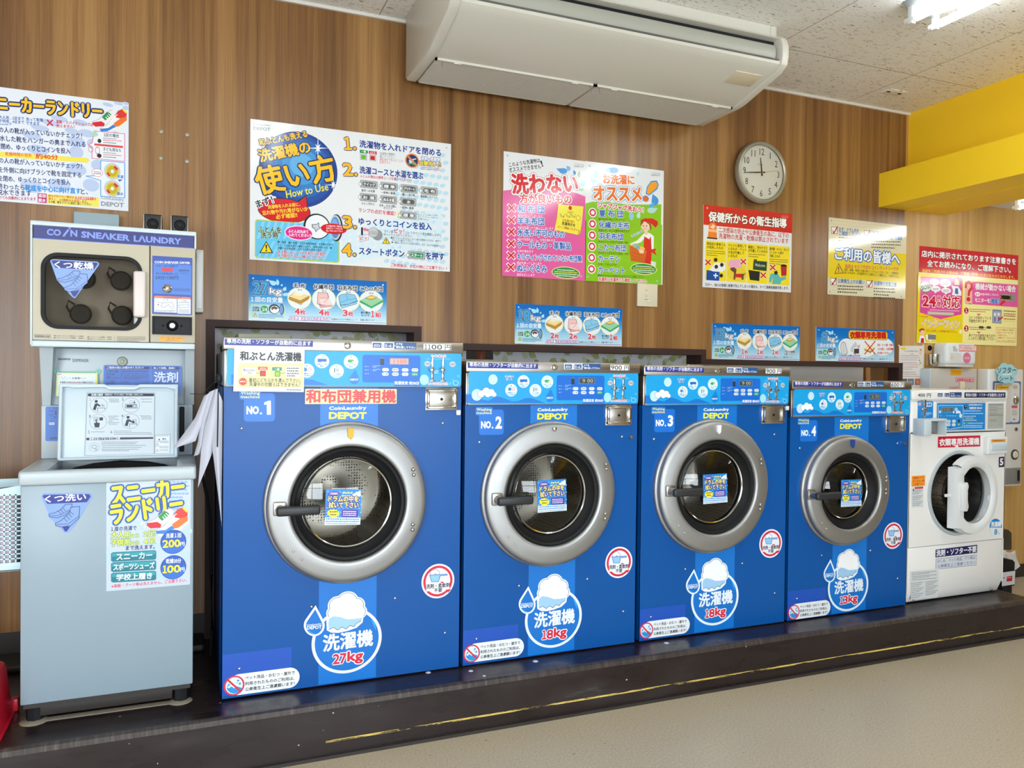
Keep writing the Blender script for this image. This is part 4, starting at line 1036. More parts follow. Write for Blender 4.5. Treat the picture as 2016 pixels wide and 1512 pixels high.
for i in range(10):
    for j in range(6):
        if j < 5 - i // 4 * (j > 3): P.e(1468 + j * 34 + (i % 2) * 16 - i * 2, 215 + i * 33, 15 + i * .8, 9 + i * .6, '#8faede', n=12)
for x, y, rx, ry in ((1150, 570, 60, 25), (1250, 600, 50, 30), (960, 900, 35, 50), (1620, 640, 40, 30), (1580, 680, 50, 30), (1350, 780, 60, 40), (940, 820, 25, 40), (1320, 860, 50, 40), (1600, 850, 40, 40), (1380, 1020, 60, 40)): P.e(x, y, rx, ry, '#b3cbea', n=14)
for tx, xa, ya, xb, yb, h in (('スニーカー', 975, 412, 1592, 330, 165), ('ランドリー', 970, 580, 1580, 478, 165)):
    P.t(tx, xa, ya, xb, yb, h, '#f0dc1e', b=.05, o=[('#1f56a4', .085)])
def colour_shoes(P, ox, oy, s):
    q = lambda L: [(ox + x * s, oy + y * s) for x, y in L]
    P.p(q([(0, 120), (60, 100), (150, 20), (200, 0), (230, 20), (215, 90), (120, 165), (30, 172), (0, 150)]), '#e9e4e2')
    P.p(q([(0, 128), (90, 118), (125, 140), (118, 168), (30, 174), (0, 150)]), '#cf2334')
    P.p(q([(95, 75), (150, 22), (200, 40), (180, 70), (130, 110)]), '#2b8f4e')
    P.p(q([(75, 190), (150, 150), (230, 60), (262, 10), (320, -12), (352, 20), (352, 110), (270, 185), (150, 232), (85, 225)]), '#e9e6e4')
    P.p(q([(215, 75), (262, 12), (320, -10), (352, 22), (350, 70), (290, 90)]), '#d8322e'); P.p(q([(215, 140), (290, 85), (352, 72), (352, 108), (270, 170), (235, 175)]), '#e8712a')
    P.p(q([(75, 195), (160, 188), (215, 150), (240, 175), (150, 222), (85, 222)]), '#2f7fd0'); P.p(q([(300, -8), (322, -12), (352, 20), (345, 40), (318, 15)]), '#e7d93a')
    P.p(q([(95, 226), (150, 232), (272, 186), (354, 108), (356, 122), (280, 200), (150, 248), (95, 240)]), '#e6ead2')
    P.l(q([(0, 150), (0, 120), (60, 100), (150, 20), (200, 0)]), 3, '#8a7f86'); P.l(q([(85, 225), (75, 190), (150, 150), (230, 60), (262, 10), (320, -12)]), 3, '#8a7f86')
    for a, b_ in (((165, 45), (190, 70)), ((150, 60), (175, 85)), ((135, 75), (160, 100)), ((178, 30), (205, 55)), ((240, 70), (200, 95)), ((255, 50), (215, 75)), ((222, 92), (180, 118)), ((205, 112), (165, 138))): P.l(q([a, b_]), 7 * s, '#f4f4f6')
colour_shoes(P, 1268, 440, 1.0)
P.t('１度の洗濯で', 957, 640, 1178, 628, 38, '#1f2c66', b=.025)
for tx, xa, ya, xb, yb, h in (('大人用', 957, 702, 1118, 697, 58), ('なら', 1122, 698, 1198, 692, 36), ('2足', 1240, 688, 1340, 680, 48), ('子供用', 957, 770, 1118, 760, 58), ('なら', 1122, 760, 1200, 754, 36), ('4足', 1240, 752, 1340, 745, 48)):
    P.t(tx, xa, ya, xb, yb, h, '#d7e24a', b=.04, o=[('#1c7a94', .06)])
P.t('まで洗えます。', 1085, 804, 1335, 790, 38, '#1f2c66', b=.025)
for y0, tx in ((812, 'スニーカー'), (900, 'スポーツシューズ'), (990, '学校上履き')):
    P.p([(958, y0 + 18), (975, y0 + 8), (1335, y0 - 10), (1348, y0), (1348, y0 + 62), (1335, y0 + 72), (975, y0 + 92), (958, y0 + 82)], '#127486'); P.p([(968, y0 + 18), (1340, y0 - 3), (1340, y0 + 25), (968, y0 + 46)], '#2b9aa6')
    P.t(tx, 980 if len(tx) > 6 else 1005, y0 + 76, 1330 if len(tx) > 6 else 1312, y0 + 58, 54, '#e6f1f2', b=.03)
for cy_, a, b_, cc in ((730, '洗濯１回', '200', '円'), (950, '乾燥20分', '100', '円')):
    P.e(1496, cy_, 112, 104, '#1c4fae', n=40); P.e(1496, cy_ + 10, 100, 88, '#2f6cc8', n=40); P.e(1496, cy_ - 30, 92, 60, '#2458b4', n=32)
    P.t(a, 1432, cy_ - 32, 1562, cy_ - 38, 40, '#e6edf6', b=.02); P.num(b_, 1405, cy_ + 50, 1552, cy_ + 42, 62, '#f1e22a', b=.05, o=[('#1c4fae', .03)]); P.t(cc, 1556, cy_ + 38, 1592, cy_ + 35, 34, '#e8eef6', b=.03)
P.t('※革靴・ブーツ等は洗えません。ご注意下さい。', 962, 1130, 1610, 1075, 30, '#cf2b55', b=.02)
for x, y in ((1222, 575), (1248, 602), (1608, 575)): P.star(x, y, 20, 22, '#f2f0b4', 4, .2)
P.build('shoe_laundry_poster', T, material=M['sticker'])
MB().box(-.445, -.045, SY + .02, SY + .06, .205, .252, .003).build('kick_plate', M['base_dark'], T)
MB().box(SX0 + .012, SX1 - .012, SY + .006, 3.55, .240, .256).build('base_frame', M['base_dark'], T)
for fx, fy in ((-.462, 2.985), (-.018, 2.985), (-.462, 3.5), (-.018, 3.5)): MB().cyl((fx, fy, FZ + .004), (fx, fy, .242), .026, 8).build('foot', M['black'], T)
# floor stain of old adhesive under the front feet
b = MB().box(-.490, .0, 2.955, 2.985, FZ - .001, FZ + .002).lathe((-.462, 2.972, FZ), [(.044, 0), (.036, .004), (0, .004)], 14, axis='z').lathe((-.02, 2.972, FZ), [(.040, 0), (.032, .004), (0, .004)], 14, axis='z')
tag(b.build('mortar_strip', mat('old_mortar', '#8b8273', .8), base=(-.24, 2.97, FZ)), 'thin strip of old grey mortar under the front feet of the shoe washer', 'mortar')

T = thing('detergent_dispenser', (-.24, 3.3, 1.212), 'pale grey detergent dispenser hood between the shoe washer and the shoe dryer', 'dispenser')
b = MB()
b.prism([(3.345, 1.212), (3.330, 1.424), (3.57, 1.424), (3.57, 1.212)], 'x', SX0 + .012, SX1 - .004, .003)
b.build('housing', M['pale_enamel'], T)
for xa, xb, xc in ((SX0 + .008, SX0 + .052, SX0 + .035), (SX1 - .002, SX1 - .034, SX1 - .034)):
    b = MB(); bm = b.bm
    v = [bm.verts.new(p) for p in ((xa, 3.262, 1.424), (xb, 3.262, 1.424), (xc, 3.325, 1.212), (xa, 3.325, 1.212), (xa, 3.36, 1.424), (xb, 3.36, 1.424), (xc, 3.36, 1.212), (xa, 3.36, 1.212))]
    for f in ((0, 1, 2, 3), (4, 5, 6, 7), (0, 1, 5, 4), (1, 2, 6, 5), (2, 3, 7, 6), (3, 0, 4, 7)): bm.faces.new([v[j] for j in f])
    bmesh.ops.recalc_face_normals(bm, faces=bm.faces[:]); b.build('cheek', M['pale_enamel'], T)
P = Print(CDI, 3.3295)
P.t('SANYO', 368, 166, 506, 168, 22, '#23263c', off=.03, sh=.2); P.t('DISPENSER', 535, 186, 717, 189, 34, '#33364a', off=-.005)
P.r(888, 222, 1772, 558, '#4272c6', .006); P.r(908, 236, 1408, 272, '#20286a', .004); P.t('ご使用の前にお確かめください！', 925, 264, 1340, 264, 24, '#dce6f6', b=.03)
P.r(1436, 240, 1748, 276, '#20286a', .004); P.t('洗って消毒、脱臭!!', 1452, 268, 1695, 268, 22, '#dce6f6', b=.03); 
P.r(908, 276, 1408, 440, '#3966ba'); P.r(1436, 280, 1748, 440, '#3966ba'); P.t('洗剤', 1458, 418, 1728, 420, 118, '#d9e3f4', b=.02)
P.t('洗える量', 945, 302, 1048, 304, 22, '#22305e', b=.02); P.t('大人用', 918, 338, 1008, 340, 24, '#22305e', b=.02); P.t('2足', 918, 378, 965, 378, 28, '#22305e', b=.02); P.t('子供用', 918, 438, 1008, 440, 24, '#22305e', b=.02); P.fuzz(975, 376, 1070, 376, 14, '#22305e'); P.fuzz(965, 406, 1020, 406, 12, '#22305e')
P.l([(1084, 285), (1084, 435)], 3, '#2a4a90'); P.fuzz(1098, 298, 1392, 298, 14, '#22305e'); P.fuzz(1110, 368, 1390, 368, 13, '#22305e'); P.fuzz(1114, 386, 1310, 386, 13, '#22305e'); P.fuzz(1098, 420, 1180, 420, 14, '#22305e')
for k_ in range(4): P.l([(1096 + k_ * 77, 345), (1096 + k_ * 77, 318), (1120 + k_ * 77, 312), (1140 + k_ * 77, 332), (1160 + k_ * 77, 336), (1160 + k_ * 77, 346)], 3, '#22305e', True)
P.p([(345, 298), (828, 300), (826, 590), (340, 586)], '#4fa9a0'); P.p([(355, 310), (816, 312), (814, 580), (350, 576)], '#eadf7a'); P.p([(374, 326), (796, 328), (794, 580), (370, 576)], '#dde6ec')
for x, y in ((352, 292), (826, 294)): P.star(x, y, 32, 30, '#7fc9b4', 10, .75); P.e(x, y, 12, 11, '#4fae98')
P.t('～ お客様へ ～', 488, 384, 686, 384, 24, '#2c3040', b=.02); P.t('洗濯機の洗浄は', 388, 428, 540, 430, 20, '#2c3040', b=.02); P.t('約30秒', 545, 430, 632, 430, 20, '#c23a5a', b=.02); P.t('で終わります。', 638, 430, 775, 430, 20, '#2c3040', b=.02)
P.e(390, 330, 34, 20, '#f0d8dc'); P.fuzz(366, 338, 414, 330, 15, '#c24a4a')
for x, y in ((405, 375), (430, 362), (455, 378)): P.e(x, y, 22, 18, '#7a9a84', ring=.12)
P.build('dispenser_label', T, material=M['sticker'])
MB().lathe((-.231, 3.331, 1.377), [(0, -.012), (.006, -.012), (.007, -.007), (.0155, -.006), (.018, -.002), (.018, .01)], 24).build('lock', M['grey_metal'], T)

T = thing('shoe_dryer', (-.24, 3.2, 1.426), 'cream shoe dryer cabinet with a dark window and blue header, on top of the stack', 'shoe dryer')
DY = 3.2; DX0, DX1 = -.509, .0235
b = MB()
b.box(DX0, DX0 + .006, DY + .012, 3.60, 1.436, 1.862).box(DX1 - .006, DX1, DY + .012, 3.60, 1.436, 1.862).box(DX0, DX1, DY + .012, 3.60, 1.80, 1.862).box(DX0, DX1, DY + .012, 3.60, 1.436, 1.448).box(DX0, DX1, 3.59, 3.60, 1.436, 1.862); b.box(DX0 - .001, DX1, DY - .012, DY + .03, 1.424, 1.446, .004, 2); b.box(DX0 - .002, DX1 + .003, DY - .016, DY + .02, 1.848, 1.864, .003)
b.box(DX0 - .002, DX0 + .005, DY - .015, DY + .02, 1.43, 1.86, .002); b.box(DX1 - .004, DX1 + .003, DY - .015, DY + .02, 1.80, 1.86, .002)
b.build('cabinet', M['cool_white'], T)
P = Print(CDY, DY - .012)
(ua, va), (ub, vb) = P.m(132, 290), P.m(1722, 250)
zt_ = 1.849; P.ruv(ua, zt_ - .046, ub, zt_, '#2c3276'); P.ruv(ua, zt_ - .048, ub, zt_ - .046, '#6f8ae0')
P.t('CO', 262, 268, 405, 276, 66, '#7c93ea', off=.04); P.l([(430, 275), (476, 215)], 18, '#7c93ea'); P.e(490, 195, 12, 11, '#7c93ea'); P.t('N', 497, 280, 566, 284, 66, '#7c93ea', off=.04)
P.t('SNEΛKER', 604, 292, 1088, 328, 68, '#7c93ea', off=.04); P.t('LΛUNDRY', 1125, 332, 1600, 362, 66, '#7c93ea', off=.04)
P.build('header', T, material=M['sticker'])
xs_ = onY(40 + 1285 / 5.04, 600, DY).x
# door frame with window hole
zA, zB = 1.470, 1.800
(wx0, wz1), (wx1, wz0) = Print(CDY, DY - .01).m(205, 425), Print(CDY, DY - .01).m(1208, 1220)
wz1 -= .002
b = MB(); bm = b.bm; rr_ = .055; n_ = 10
def rrect(x0, x1, z0, z1, r, n=10):
    o = []
    for cx_, cz_, a in ((x1 - r, z0 + r, -90), (x1 - r, z1 - r, 0), (x0 + r, z1 - r, 90), (x0 + r, z0 + r, 180)):
        for i in range(n + 1):
            t = radians(a + 90 * i / n); o.append((cx_ + r * cos(t), cz_ + r * sin(t)))
    return o
def frame(mb, inner, outer, y0, y1):
    bm = mb.bm; k = len(inner)
    R = [[bm.verts.new((x, y, z)) for x, z in pts] for pts, y in ((outer, y1), (outer, y0), (inner, y0), (inner, y1))]
    for A_, B2 in zip(R, R[1:] + R[:1]):
        for j in range(k): bm.faces.new((A_[j], A_[(j + 1) % k], B2[(j + 1) % k], B2[j]))
    bmesh.ops.recalc_face_normals(bm, faces=bm.faces[:]); return mb
def boxed(pts, x0, x1, z0, z1):
    cx_, cz_ = (x0 + x1) / 2, (z0 + z1) / 2; o = []
    for x, z in pts:
        dx, dz = x - cx_, z - cz_; t = min((x1 - x0) / 2 / max(abs(dx), 1e-6), (z1 - z0) / 2 / max(abs(dz), 1e-6)); o.append((cx_ + dx * t, cz_ + dz * t))
    return o
win = rrect(wx0, wx1, wz0, wz1, rr_)
dx0, dx1, dz0, dz1 = DX0 + .006, xs_ - .002, 1.448, 1.803
ob = boxed(win, dx0, dx1, dz0, dz1)
for q in ((dx0, dz0), (dx1, dz0), (dx0, dz1), (dx1, dz1)):
    j = min(range(len(ob)), key=lambda j: (ob[j][0] - q[0]) ** 2 + (ob[j][1] - q[1]) ** 2); ob[j] = q
frame(b, win, ob, DY - .012, DY + .012)
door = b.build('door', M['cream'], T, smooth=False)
w2 = rrect(wx0 + .012, wx1 - .012, wz0 + .012, wz1 - .012, rr_ - .010)
frame(MB(), w2, rrect(wx0, wx1, wz0, wz1, rr_), DY - .016, DY + .01).build('window_seal', M['rubber'], door)
MB().prism(rrect(wx0 + .012, wx1 - .012, wz0 + .012, wz1 - .012, rr_ - .010), 'y', DY - .008, DY - .004).build('window_glass', M['smoke_glass'], door)
A = Print(CDY, DY - .03).m(1122, 620); B_ = Print(CDY, DY - .03).m(1245, 1085)
MB().box(A[0], B_[0], DY - .038, DY - .010, B_[1], A[1], .009, 3).build('door_handle', mat('pinkish_white', '#d8cdc9', .35), door)
P = Print(CDY, DY - .0165)
P.p([(295, 520), (320, 505), (765, 530), (783, 548), (780, 565), (545, 893), (520, 885), (420, 775), (365, 715)], '#7f9fe6'); P.p([(308, 523), (325, 515), (760, 540), (770, 552), (545, 880), (525, 875)], '#1f2a78')
P.p([(350, 590), (735, 612), (668, 720), (600, 810), (490, 830), (410, 745)], '#7f9fe6'); P.t('くつ乾燥', 340, 592, 727, 608, 68, '#e9edf6', b=.03)
for s_ in ([(370, 700), (420, 690), (480, 660), (530, 620), (592, 625), (590, 665), (520, 715), (440, 735), (380, 725)], [(435, 790), (500, 765), (570, 690), (590, 650), (662, 655), (668, 740), (590, 800), (490, 830), (440, 812)]): sneaker(P, s_, '#7f9fe6', '#22335e', 5)
for (xa, ya, xb, yb) in ((468, 672, 490, 700), (490, 655, 512, 682), (512, 640, 535, 665), (525, 740, 550, 770), (545, 718, 575, 748), (565, 698, 595, 725), (580, 678, 610, 700)): P.l([(xa, ya), (xb, yb)], 4, '#22335e')
P.l([(390, 715), (480, 705), (570, 665)], 4, '#22335e'); P.l([(450, 803), (560, 795), (660, 725)], 4, '#22335e')
P.build('shoe_dry_sticker', door, material=M['sticker'])
# inside: shoe hangers
MB().box(DX0 + .007, xs_, DY + .16, DY + .17, 1.449, 1.80).box(xs_ - .004, xs_, DY + .014, DY + .17, 1.449, 1.80).build('inner_back', mat('dryer_inside', '#a39c90', .5, .2), T)
for px, py in ((600, 1050), (1010, 1065), (1000, 720), (640, 700)):
    q = onY(40 + px / 5.04, 410 + py / 5.04, DY + .10)
    b = MB().lathe((q.x, q.y, q.z), [(0, -.012), (.030, -.010), (.037, 0), (.030, .010), (0, .012)], 28)
    b.tube([(q.x - .035, q.y, q.z + .005), (q.x - .046, q.y, q.z + .025), (q.x - .040, q.y, q.z + .048), (q.x - .020, q.y, q.z + .034)], .004)
    b.cyl((q.x, q.y, q.z), (q.x, DY + .16, q.z), .01); b.build('shoe_hanger', M['black'], T)
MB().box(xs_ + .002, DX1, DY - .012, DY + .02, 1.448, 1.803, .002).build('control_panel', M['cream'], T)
P = Print(CDY, DY - .0126)
P.r(1310, 470, 1705, 1062, '#2f4aa4', .003); P.r(1322, 545, 1695, 862, '#4a79cc'); P.t('COIN SNEΛKER DRYER', 1332, 545, 1686, 555, 24, '#e3e9f6', off=.03)
P.t('ただいまの金額 円', 1345, 582, 1562, 586, 22, '#2a3f86', b=.02); P.r(1402, 588, 1514, 633, '#c03a50'); P.t('残り時間(約) 分', 1345, 660, 1562, 664, 22, '#2a3f86', b=.02)
P.t('20分/100円', 1340, 706, 1568, 710, 40, '#232a4c', off=.012); P.t('SANYO', 1572, 626, 1675, 630, 20, '#232a4c', off=.03, sh=.2); P.fuzz(1588, 648, 1670, 648, 9, '#2a3f86')
P.l([(1525, 792), (1685, 798), (1685, 824), (1525, 818)], 3, '#2a3f86', True); P.fuzz(1535, 815, 1678, 818, 14, '#2a3f86')
P.r(1328, 868, 1690, 903, '#e07d4a', .004); P.fuzz(1420, 893, 1600, 895, 14, '#7a3a20')
P.r(1328, 890, 1553, 1038, '#d6dbe4'); P.r(1560, 898, 1690, 1050, '#d6dbe4'); P.t('大人用', 1415, 916, 1466, 917, 14, '#33364c'); P.t('子供用', 1600, 926, 1650, 927, 14, '#33364c')
P.l([(1360, 935), (1415, 938), (1395, 975), (1425, 985), (1470, 955), (1505, 1000)], 3, '#6a6e7a'); P.l([(1415, 938), (1510, 935), (1525, 1000)], 3, '#6a6e7a'); P.p([(1356, 958), (1375, 950), (1375, 964)], '#2a3f86'); P.l([(1570, 960), (1640, 960), (1672, 955), (1670, 985), (1570, 985)], 3, '#6a6e7a', True)
for y in (1018, 1030): P.fuzz(1338, y, 1540, y + 2, 9, '#5a5e6a', y)
for y in (938, 1012, 1024, 1038): P.fuzz(1572, y, 1680, y + 2, 9, '#5a5e6a', y)
P.r(1383, 1270, 1627, 1322, '#e0a22c'); P.t('コイン投入後の返却は', 1392, 1294, 1620, 1300, 18, '#a8661a', b=.02); P.t('出来ません', 1440, 1314, 1570, 1317, 15, '#a8661a', b=.02)
P.build('panel_print', T, material=M['sticker'])
P = Print(CDY, DY - .0125)
P.l([(142, 1252), (298, 1256), (298, 1286), (142, 1282)], 3, '#5a5a52', True); P.t('乾燥時間の目安', 150, 1276, 290, 1280, 16, '#3a3a36', b=.02)
for xa, ya, tx, xb in ((335, 1272, '■ジョギングシューズ(化セン)', 562), (335, 1292, '■バスケットシューズ(布製)', 548), (668, 1284, '■テニスシューズ(布製)', 840), (668, 1304, '■子供シューズ(化セン)', 842)): P.t(tx, xa, ya, xb, ya + 3, 13, '#3a3a36', b=.02)
for xa, ya in ((582, 1275), (582, 1295), (862, 1284), (862, 1305)): P.fuzz(xa, ya, xa + 46, ya, 13, '#3a3a36')
P.l([(933, 1265), (933, 1318)], 2, '#5a5a52')
for y in (1280, 1294, 1307, 1320): P.fuzz(960, y, 1240 - (y > 1310) * 60, y + 3, 9, '#4a4a44', y)
P.build('time_table_label', door, material=M['sticker'])
q = onY(40 + 1457 / 5.04, 410 + 798 / 5.04, DY - .012); MB().lathe((q.x, DY - .012, q.z), [(0, -.004), (.006, -.005), (.013, -.010), (.016, -.008), (.016, 0)], 28).build('coin_slot', M['chrome'], T)
A = Print(CDY, DY - .02).m(1308, 1068); B_ = Print(CDY, DY - .02).m(1703, 1260)
cbx = frame(MB(), [(A[0] + .004, B_[1] + .004), (B_[0] - .004, B_[1] + .004), (B_[0] - .004, A[1] - .004), (A[0] + .004, A[1] - .004)], [(A[0], B_[1]), (B_[0], B_[1]), (B_[0], A[1]), (A[0], A[1])], DY - .022, DY - .012).box(A[0], B_[0], DY - .013, DY - .010, B_[1], A[1]).build('lock_box', M['black'], T, smooth=False)
q = onY(40 + 1508 / 5.04, 410 + 1165 / 5.04, DY - .02)
MB().lathe((q.x, DY - .013, q.z), [(.009, -.012), (.013, -.012), (.019, -.006), (.020, 0)], 28).build('lock_collar', M['rubber'], cbx)
MB().lathe((q.x, DY - .013, q.z), [(0, -.013), (.0085, -.013), (.009, -.005)], 24).build('lock', M['chrome'], cbx)
for px in (1415, 1600): q2 = onY(40 + px / 5.04, 410 + 1165 / 5.04, DY - .02); MB().sphere((q2.x, DY - .0135, q.z), .004, seg=10).build('screw', M['black'], cbx)

# ------------------------------------------------------------------ small things at the left
for i, (px0, px1, pt) in enumerate(((283, 318, 420), (337, 370, 423))):
    a, b2 = onY(px0, pt, 3.36), onY(px1 + 1, pt, 3.36); zt_ = a.z
    T = thing('desktop_speaker', ((a.x + b2.x) / 2, 3.36, 1.864), ('left' if i == 0 else 'right') + ' one of two small black speakers standing on the shoe dryer', 'speaker', 'pair of small speakers on the shoe dryer')
    MB().box(a.x, b2.x, 3.36, 3.44, 1.864, zt_, .006, 3).build('cabinet', M['speaker'], T)
    MB().box(a.x - .0015, a.x + .002, 3.357, 3.43, 1.865, zt_ - .004, .001).box(b2.x - .004, b2.x - .001, 3.357, 3.43, 1.865, zt_ - .006, .001).build('silver_edge', M['clock_rim'], T)
    MB().lathe(((a.x + b2.x) / 2, 3.36, zt_ - .038), [(0, -.001), (.010, -.003), (.015, .001), (.018, -.004), (.021, -.001), (.021, .002)], 28).build('driver', M['rubber'], T)
b = MB().box(-.425, -.262, 3.585, WY - .001, 1.885, 1.976, .003)
tag(b.build('wall_box', M['blue_grey'], base=(-.34, 3.6, 1.88)), 'blue-grey metal box on the wall, half hidden behind the shoe dryer', 'box')
b = MB().box(.027, .057, 3.50, WY - .001, 1.586, 1.843, .004)
T = thing('utility_box', (.035, 3.56, 1.586), 'narrow white box on the wall at the right side of the shoe dryer', 'box')
b.build('housing', M['wall_white'], T); MB().box(.031, .052, 3.494, 3.50, 1.60, 1.83, .002).build('cover', M['white_plastic'], T)
for q, nm in zip([(317.5, 258.5), (369, 265), (317, 311), (368.5, 317.5)], ['upper left', 'upper right', 'lower left', 'lower right']):
    w = onY(*q, WY)
    o = MB().lathe((w.x, WY, w.z), [(0, -.002), (.0045, -.0015), (.0055, -.004), (.008, -.003), (.009, 0)], 14).build('wall_plug', M['clock_rim'], base=w)
    tag(o, nm + ' one of four empty screw plugs in the wood wall above the speakers', 'wall plug', 'four screw plugs in the wall')
# basket hung on the side of the shoe washer
T = thing('plastic_basket', (-.60, 3.1, .67), 'white plastic basket with square holes, hung on the left of the shoe washer', 'basket')
by = 3.05
b = MB(); bx0, bx1, bz0, bz1 = -.78, -.508, .672, .972
def topz(x): return .962 + (x + .52) * .18 if x < -.52 else .962
nx, nz, pit = 14, 15, .0185
gx0, gz0 = -.785, .70
b.box(bx0, bx1, by, by + .004, bz0, gz0, .001)
b.prism([(bx0, gz0 + nz * .0152), (bx1, gz0 + nz * .0152), (bx1, .958), (-.53, .957), (-.60, .945), (bx0, .915)], 'y', by, by + .004)
for k in range(nz): b.box(bx0, bx1, by, by + .003, gz0 + k * .0152 + .0112, gz0 + (k + 1) * .0152)
for k in range(17):
    x = bx1 - .002 - k * .0165; b.box(x - .0045, x, by, by + .0035, gz0, gz0 + nz * .0152)
front = b.build('front_grid', M['basket'], T)
b = MB().box(bx0, bx1, 3.30, 3.304, bz0, .95).box(bx0, bx1, by, 3.304, bz0, bz0 + .004).box(bx1 - .004, bx1, by, 3.304, bz0, .955)
b.build('basket_shell', M['basket'], T)
tag(MB().box(bx0 + .01, -.53, 3.062, 3.20, bz0 + .005, .93, .02).build('towel', mat('pinkish_cloth', '#c9b9c4', .9), base=(-.65, 3.15, .677)), 'pinkish cloth lying inside the white plastic basket', 'cloth')
# upturned red tub
T = thing('red_tub', (-.72, 2.95, FZ), 'red plastic tub standing upside down on the platform at the left edge', 'tub')
b = MB(); bm = b.bm
rows = []
for z, s_ in ((.19, 1.0), (.196, 1.0), (.20, .975), (.30, .93), (.352, .905), (.368, .88), (.374, .80), (.374, .0)):
    rows.append([bm.verts.new((-.755 + (x + .755) * s_, 2.945 + (y - 2.945) * s_, z)) for x, y in rrect(-.98, -.532, 2.79, 3.10, .05, 6)])
for A_, B2 in zip(rows, rows[1:]):
    for j in range(len(A_)): bm.faces.new((A_[j], A_[(j + 1) % len(A_)], B2[(j + 1) % len(A_)], B2[j]))
bmesh.ops.remove_doubles(bm, verts=bm.verts[:], dist=1e-5); bmesh.ops.recalc_face_normals(bm, faces=bm.faces[:])
b.build('tub_body', M['red_plastic'], T)
MB().box(-.548, -.524, 3.07, 3.10, .19, .235, .006).build('corner_foot', M['red_plastic'], T)
# sheaf of papers tied to the side of the first blue washer
T = thing('hanging_papers', (.07, 2.97, 1.29), 'sheaf of white papers tied with black string, hanging beside the widest blue washer', 'papers')
def page(pts_l, pts_r, Yl, Yr, name='sheet'):
    L = [onY(x, y, Yl + (i * .01)) for i, (x, y) in enumerate(pts_l)]; Rr = [onY(x, y, Yr + (i * .01)) for i, (x, y) in enumerate(pts_r)]
    rows = []
    for a, d in zip(L, Rr):
        rows.append([a.lerp(d, t) + Vector((0, -.012 * sin(pi * t), 0)) for t in (0, .2, .4, .6, .8, 1)])
    MB().sheet(rows, .0008).build(name, M['paper'], T)
page([(428, 765), (418, 880), (425, 935), (434, 1010)], [(438, 790), (437, 880), (436, 960), (437, 1040)], 2.90, 2.905)
page([(424, 768), (404, 840), (396, 890), (390, 960)], [(430, 764), (429, 830), (426, 868), (421, 882)], 2.91, 2.90)
page([(412, 772), (396, 820), (390, 870), (382, 898)], [(426, 765), (408, 830), (400, 880), (393, 893)], 2.93, 2.92)
page([(402, 780), (385, 822), (365, 850), (341, 882)], [(414, 772), (398, 830), (385, 868), (350, 880)], 2.945, 2.925)
b = MB().tube([onY(430, 700, 2.93), onY(432, 740, 2.92), onY(430, 765, 2.895), onY(428, 880, 2.885)], .0022).tube([onY(374, 775, 2.93), onY(400, 776, 2.93), onY(428, 745, 2.92)], .0012)
b.sphere(onY(431, 745, 2.915), .012, (1, 1, 1.6), 10); b.build('string', M['black'], T)
o = MB().tube([onY(396, 925, 3.3), onY(408, 980, 3.3), onY(414, 1020, 3.3), onY(416, 1130, 3.3), onY(417, 1240, 3.3), onY(414, 1290, 3.3)], .006).build('cable', M['black'], base=(.1, 3.25, .4))
tag(o, 'black cable hanging in the dark gap beside the widest blue washer', 'cable')

# ------------------------------------------------------------------ posters and signs on the wall
PY = WY - .0045
def sign(name, P, u0, v0, u1, v1, label, cat='poster', group=None):
    o = P.build(name, base=((u0 + u1) / 2, PY, v0)); return tag(o, label, cat, group)
def new(crop, rect, bg):
    P = Print(crop, PY); P.board(*rect, .004, '#e2e4e6'); P.ruv(*rect, bg); return P
def brandmark(P, x1, y1, x2, y2, k=1, col='#8b8e92'):
    """two-line mark: small line over heavy line, foot of the heavy line from (x1,y1) to (x2,y2)"""
    w = x2 - x1; P.t('DEPOT', x1, y1, x2, y2, w * .20 * k, col, off=.03); dy = w * .27 * k
    P.t('CoinLaundry', x1, y1 - dy, x2, y2 - dy + w * .03, w * .16 * k, col, off=.01)
NV = '#1d3f8f'
# how to use
P = new((480, 220, 4.8), (.246, 1.832, 1.161, 2.443), '#e3e6e8')
rnd = random.Random(8)
for i in range(11):
    for j in range(16):
        x = 1320 + i * 62 + (j % 2) * 30; y = 330 + j * 72 + i * 9
        if x + (y - 300) * .25 > 1560 + 90 * sin(j) and x < 1925 and y < 1450 and not (y < 480 and x < 1850):
            P.e(x, y, 28, 19, '#b5d8e8', n=12, rot=.3)
for j in range(6):
    for i in range(12): P.e(960 + i * 80, 1420 - j * 55 - i * 18, 42, 26, '#d3e5ee', n=12, rot=.3)
for k_, cc in ((1.0, '#17408f'), (.9, '#1b4f9f'), (.78, '#2263b2'), (.64, '#2f7cc4'), (.48, '#4796d4'), (.3, '#62acdf')): P.e(520 + (1 - k_) * 40, 548 - (1 - k_) * 60, 372 * k_, 358 * k_, cc, n=56)
P.p([(230, 790), (300, 800), (330, 850), (200, 850)], '#e3e6e8')
brandmark(P, 92, 172, 252, 184)
YE, OL = '#f2bf1c', '#1c2a63'
P.t('和ふとんも洗える', 155, 325, 605, 238, 66, YE, b=.035, o=[(OL, .11)])
P.t('洗濯機の', 162, 478, 640, 385, 122, YE, b=.035, o=[(OL, .075)]); P.t('使い方', 155, 788, 888, 640, 262, YE, b=.03, o=[(OL, .05)])
P.t('How to Use', 405, 818, 800, 742, 72, '#ece13a', b=.015, sh=.12)
for x, y, r_ in ((700, 345, 120), (845, 692, 95)): P.star(x, y, r_ * .9, r_, '#dceaf4', 4, .08); P.star(x, y, r_ * .4, r_ * .4, '#f2f6f8', 6, .3)
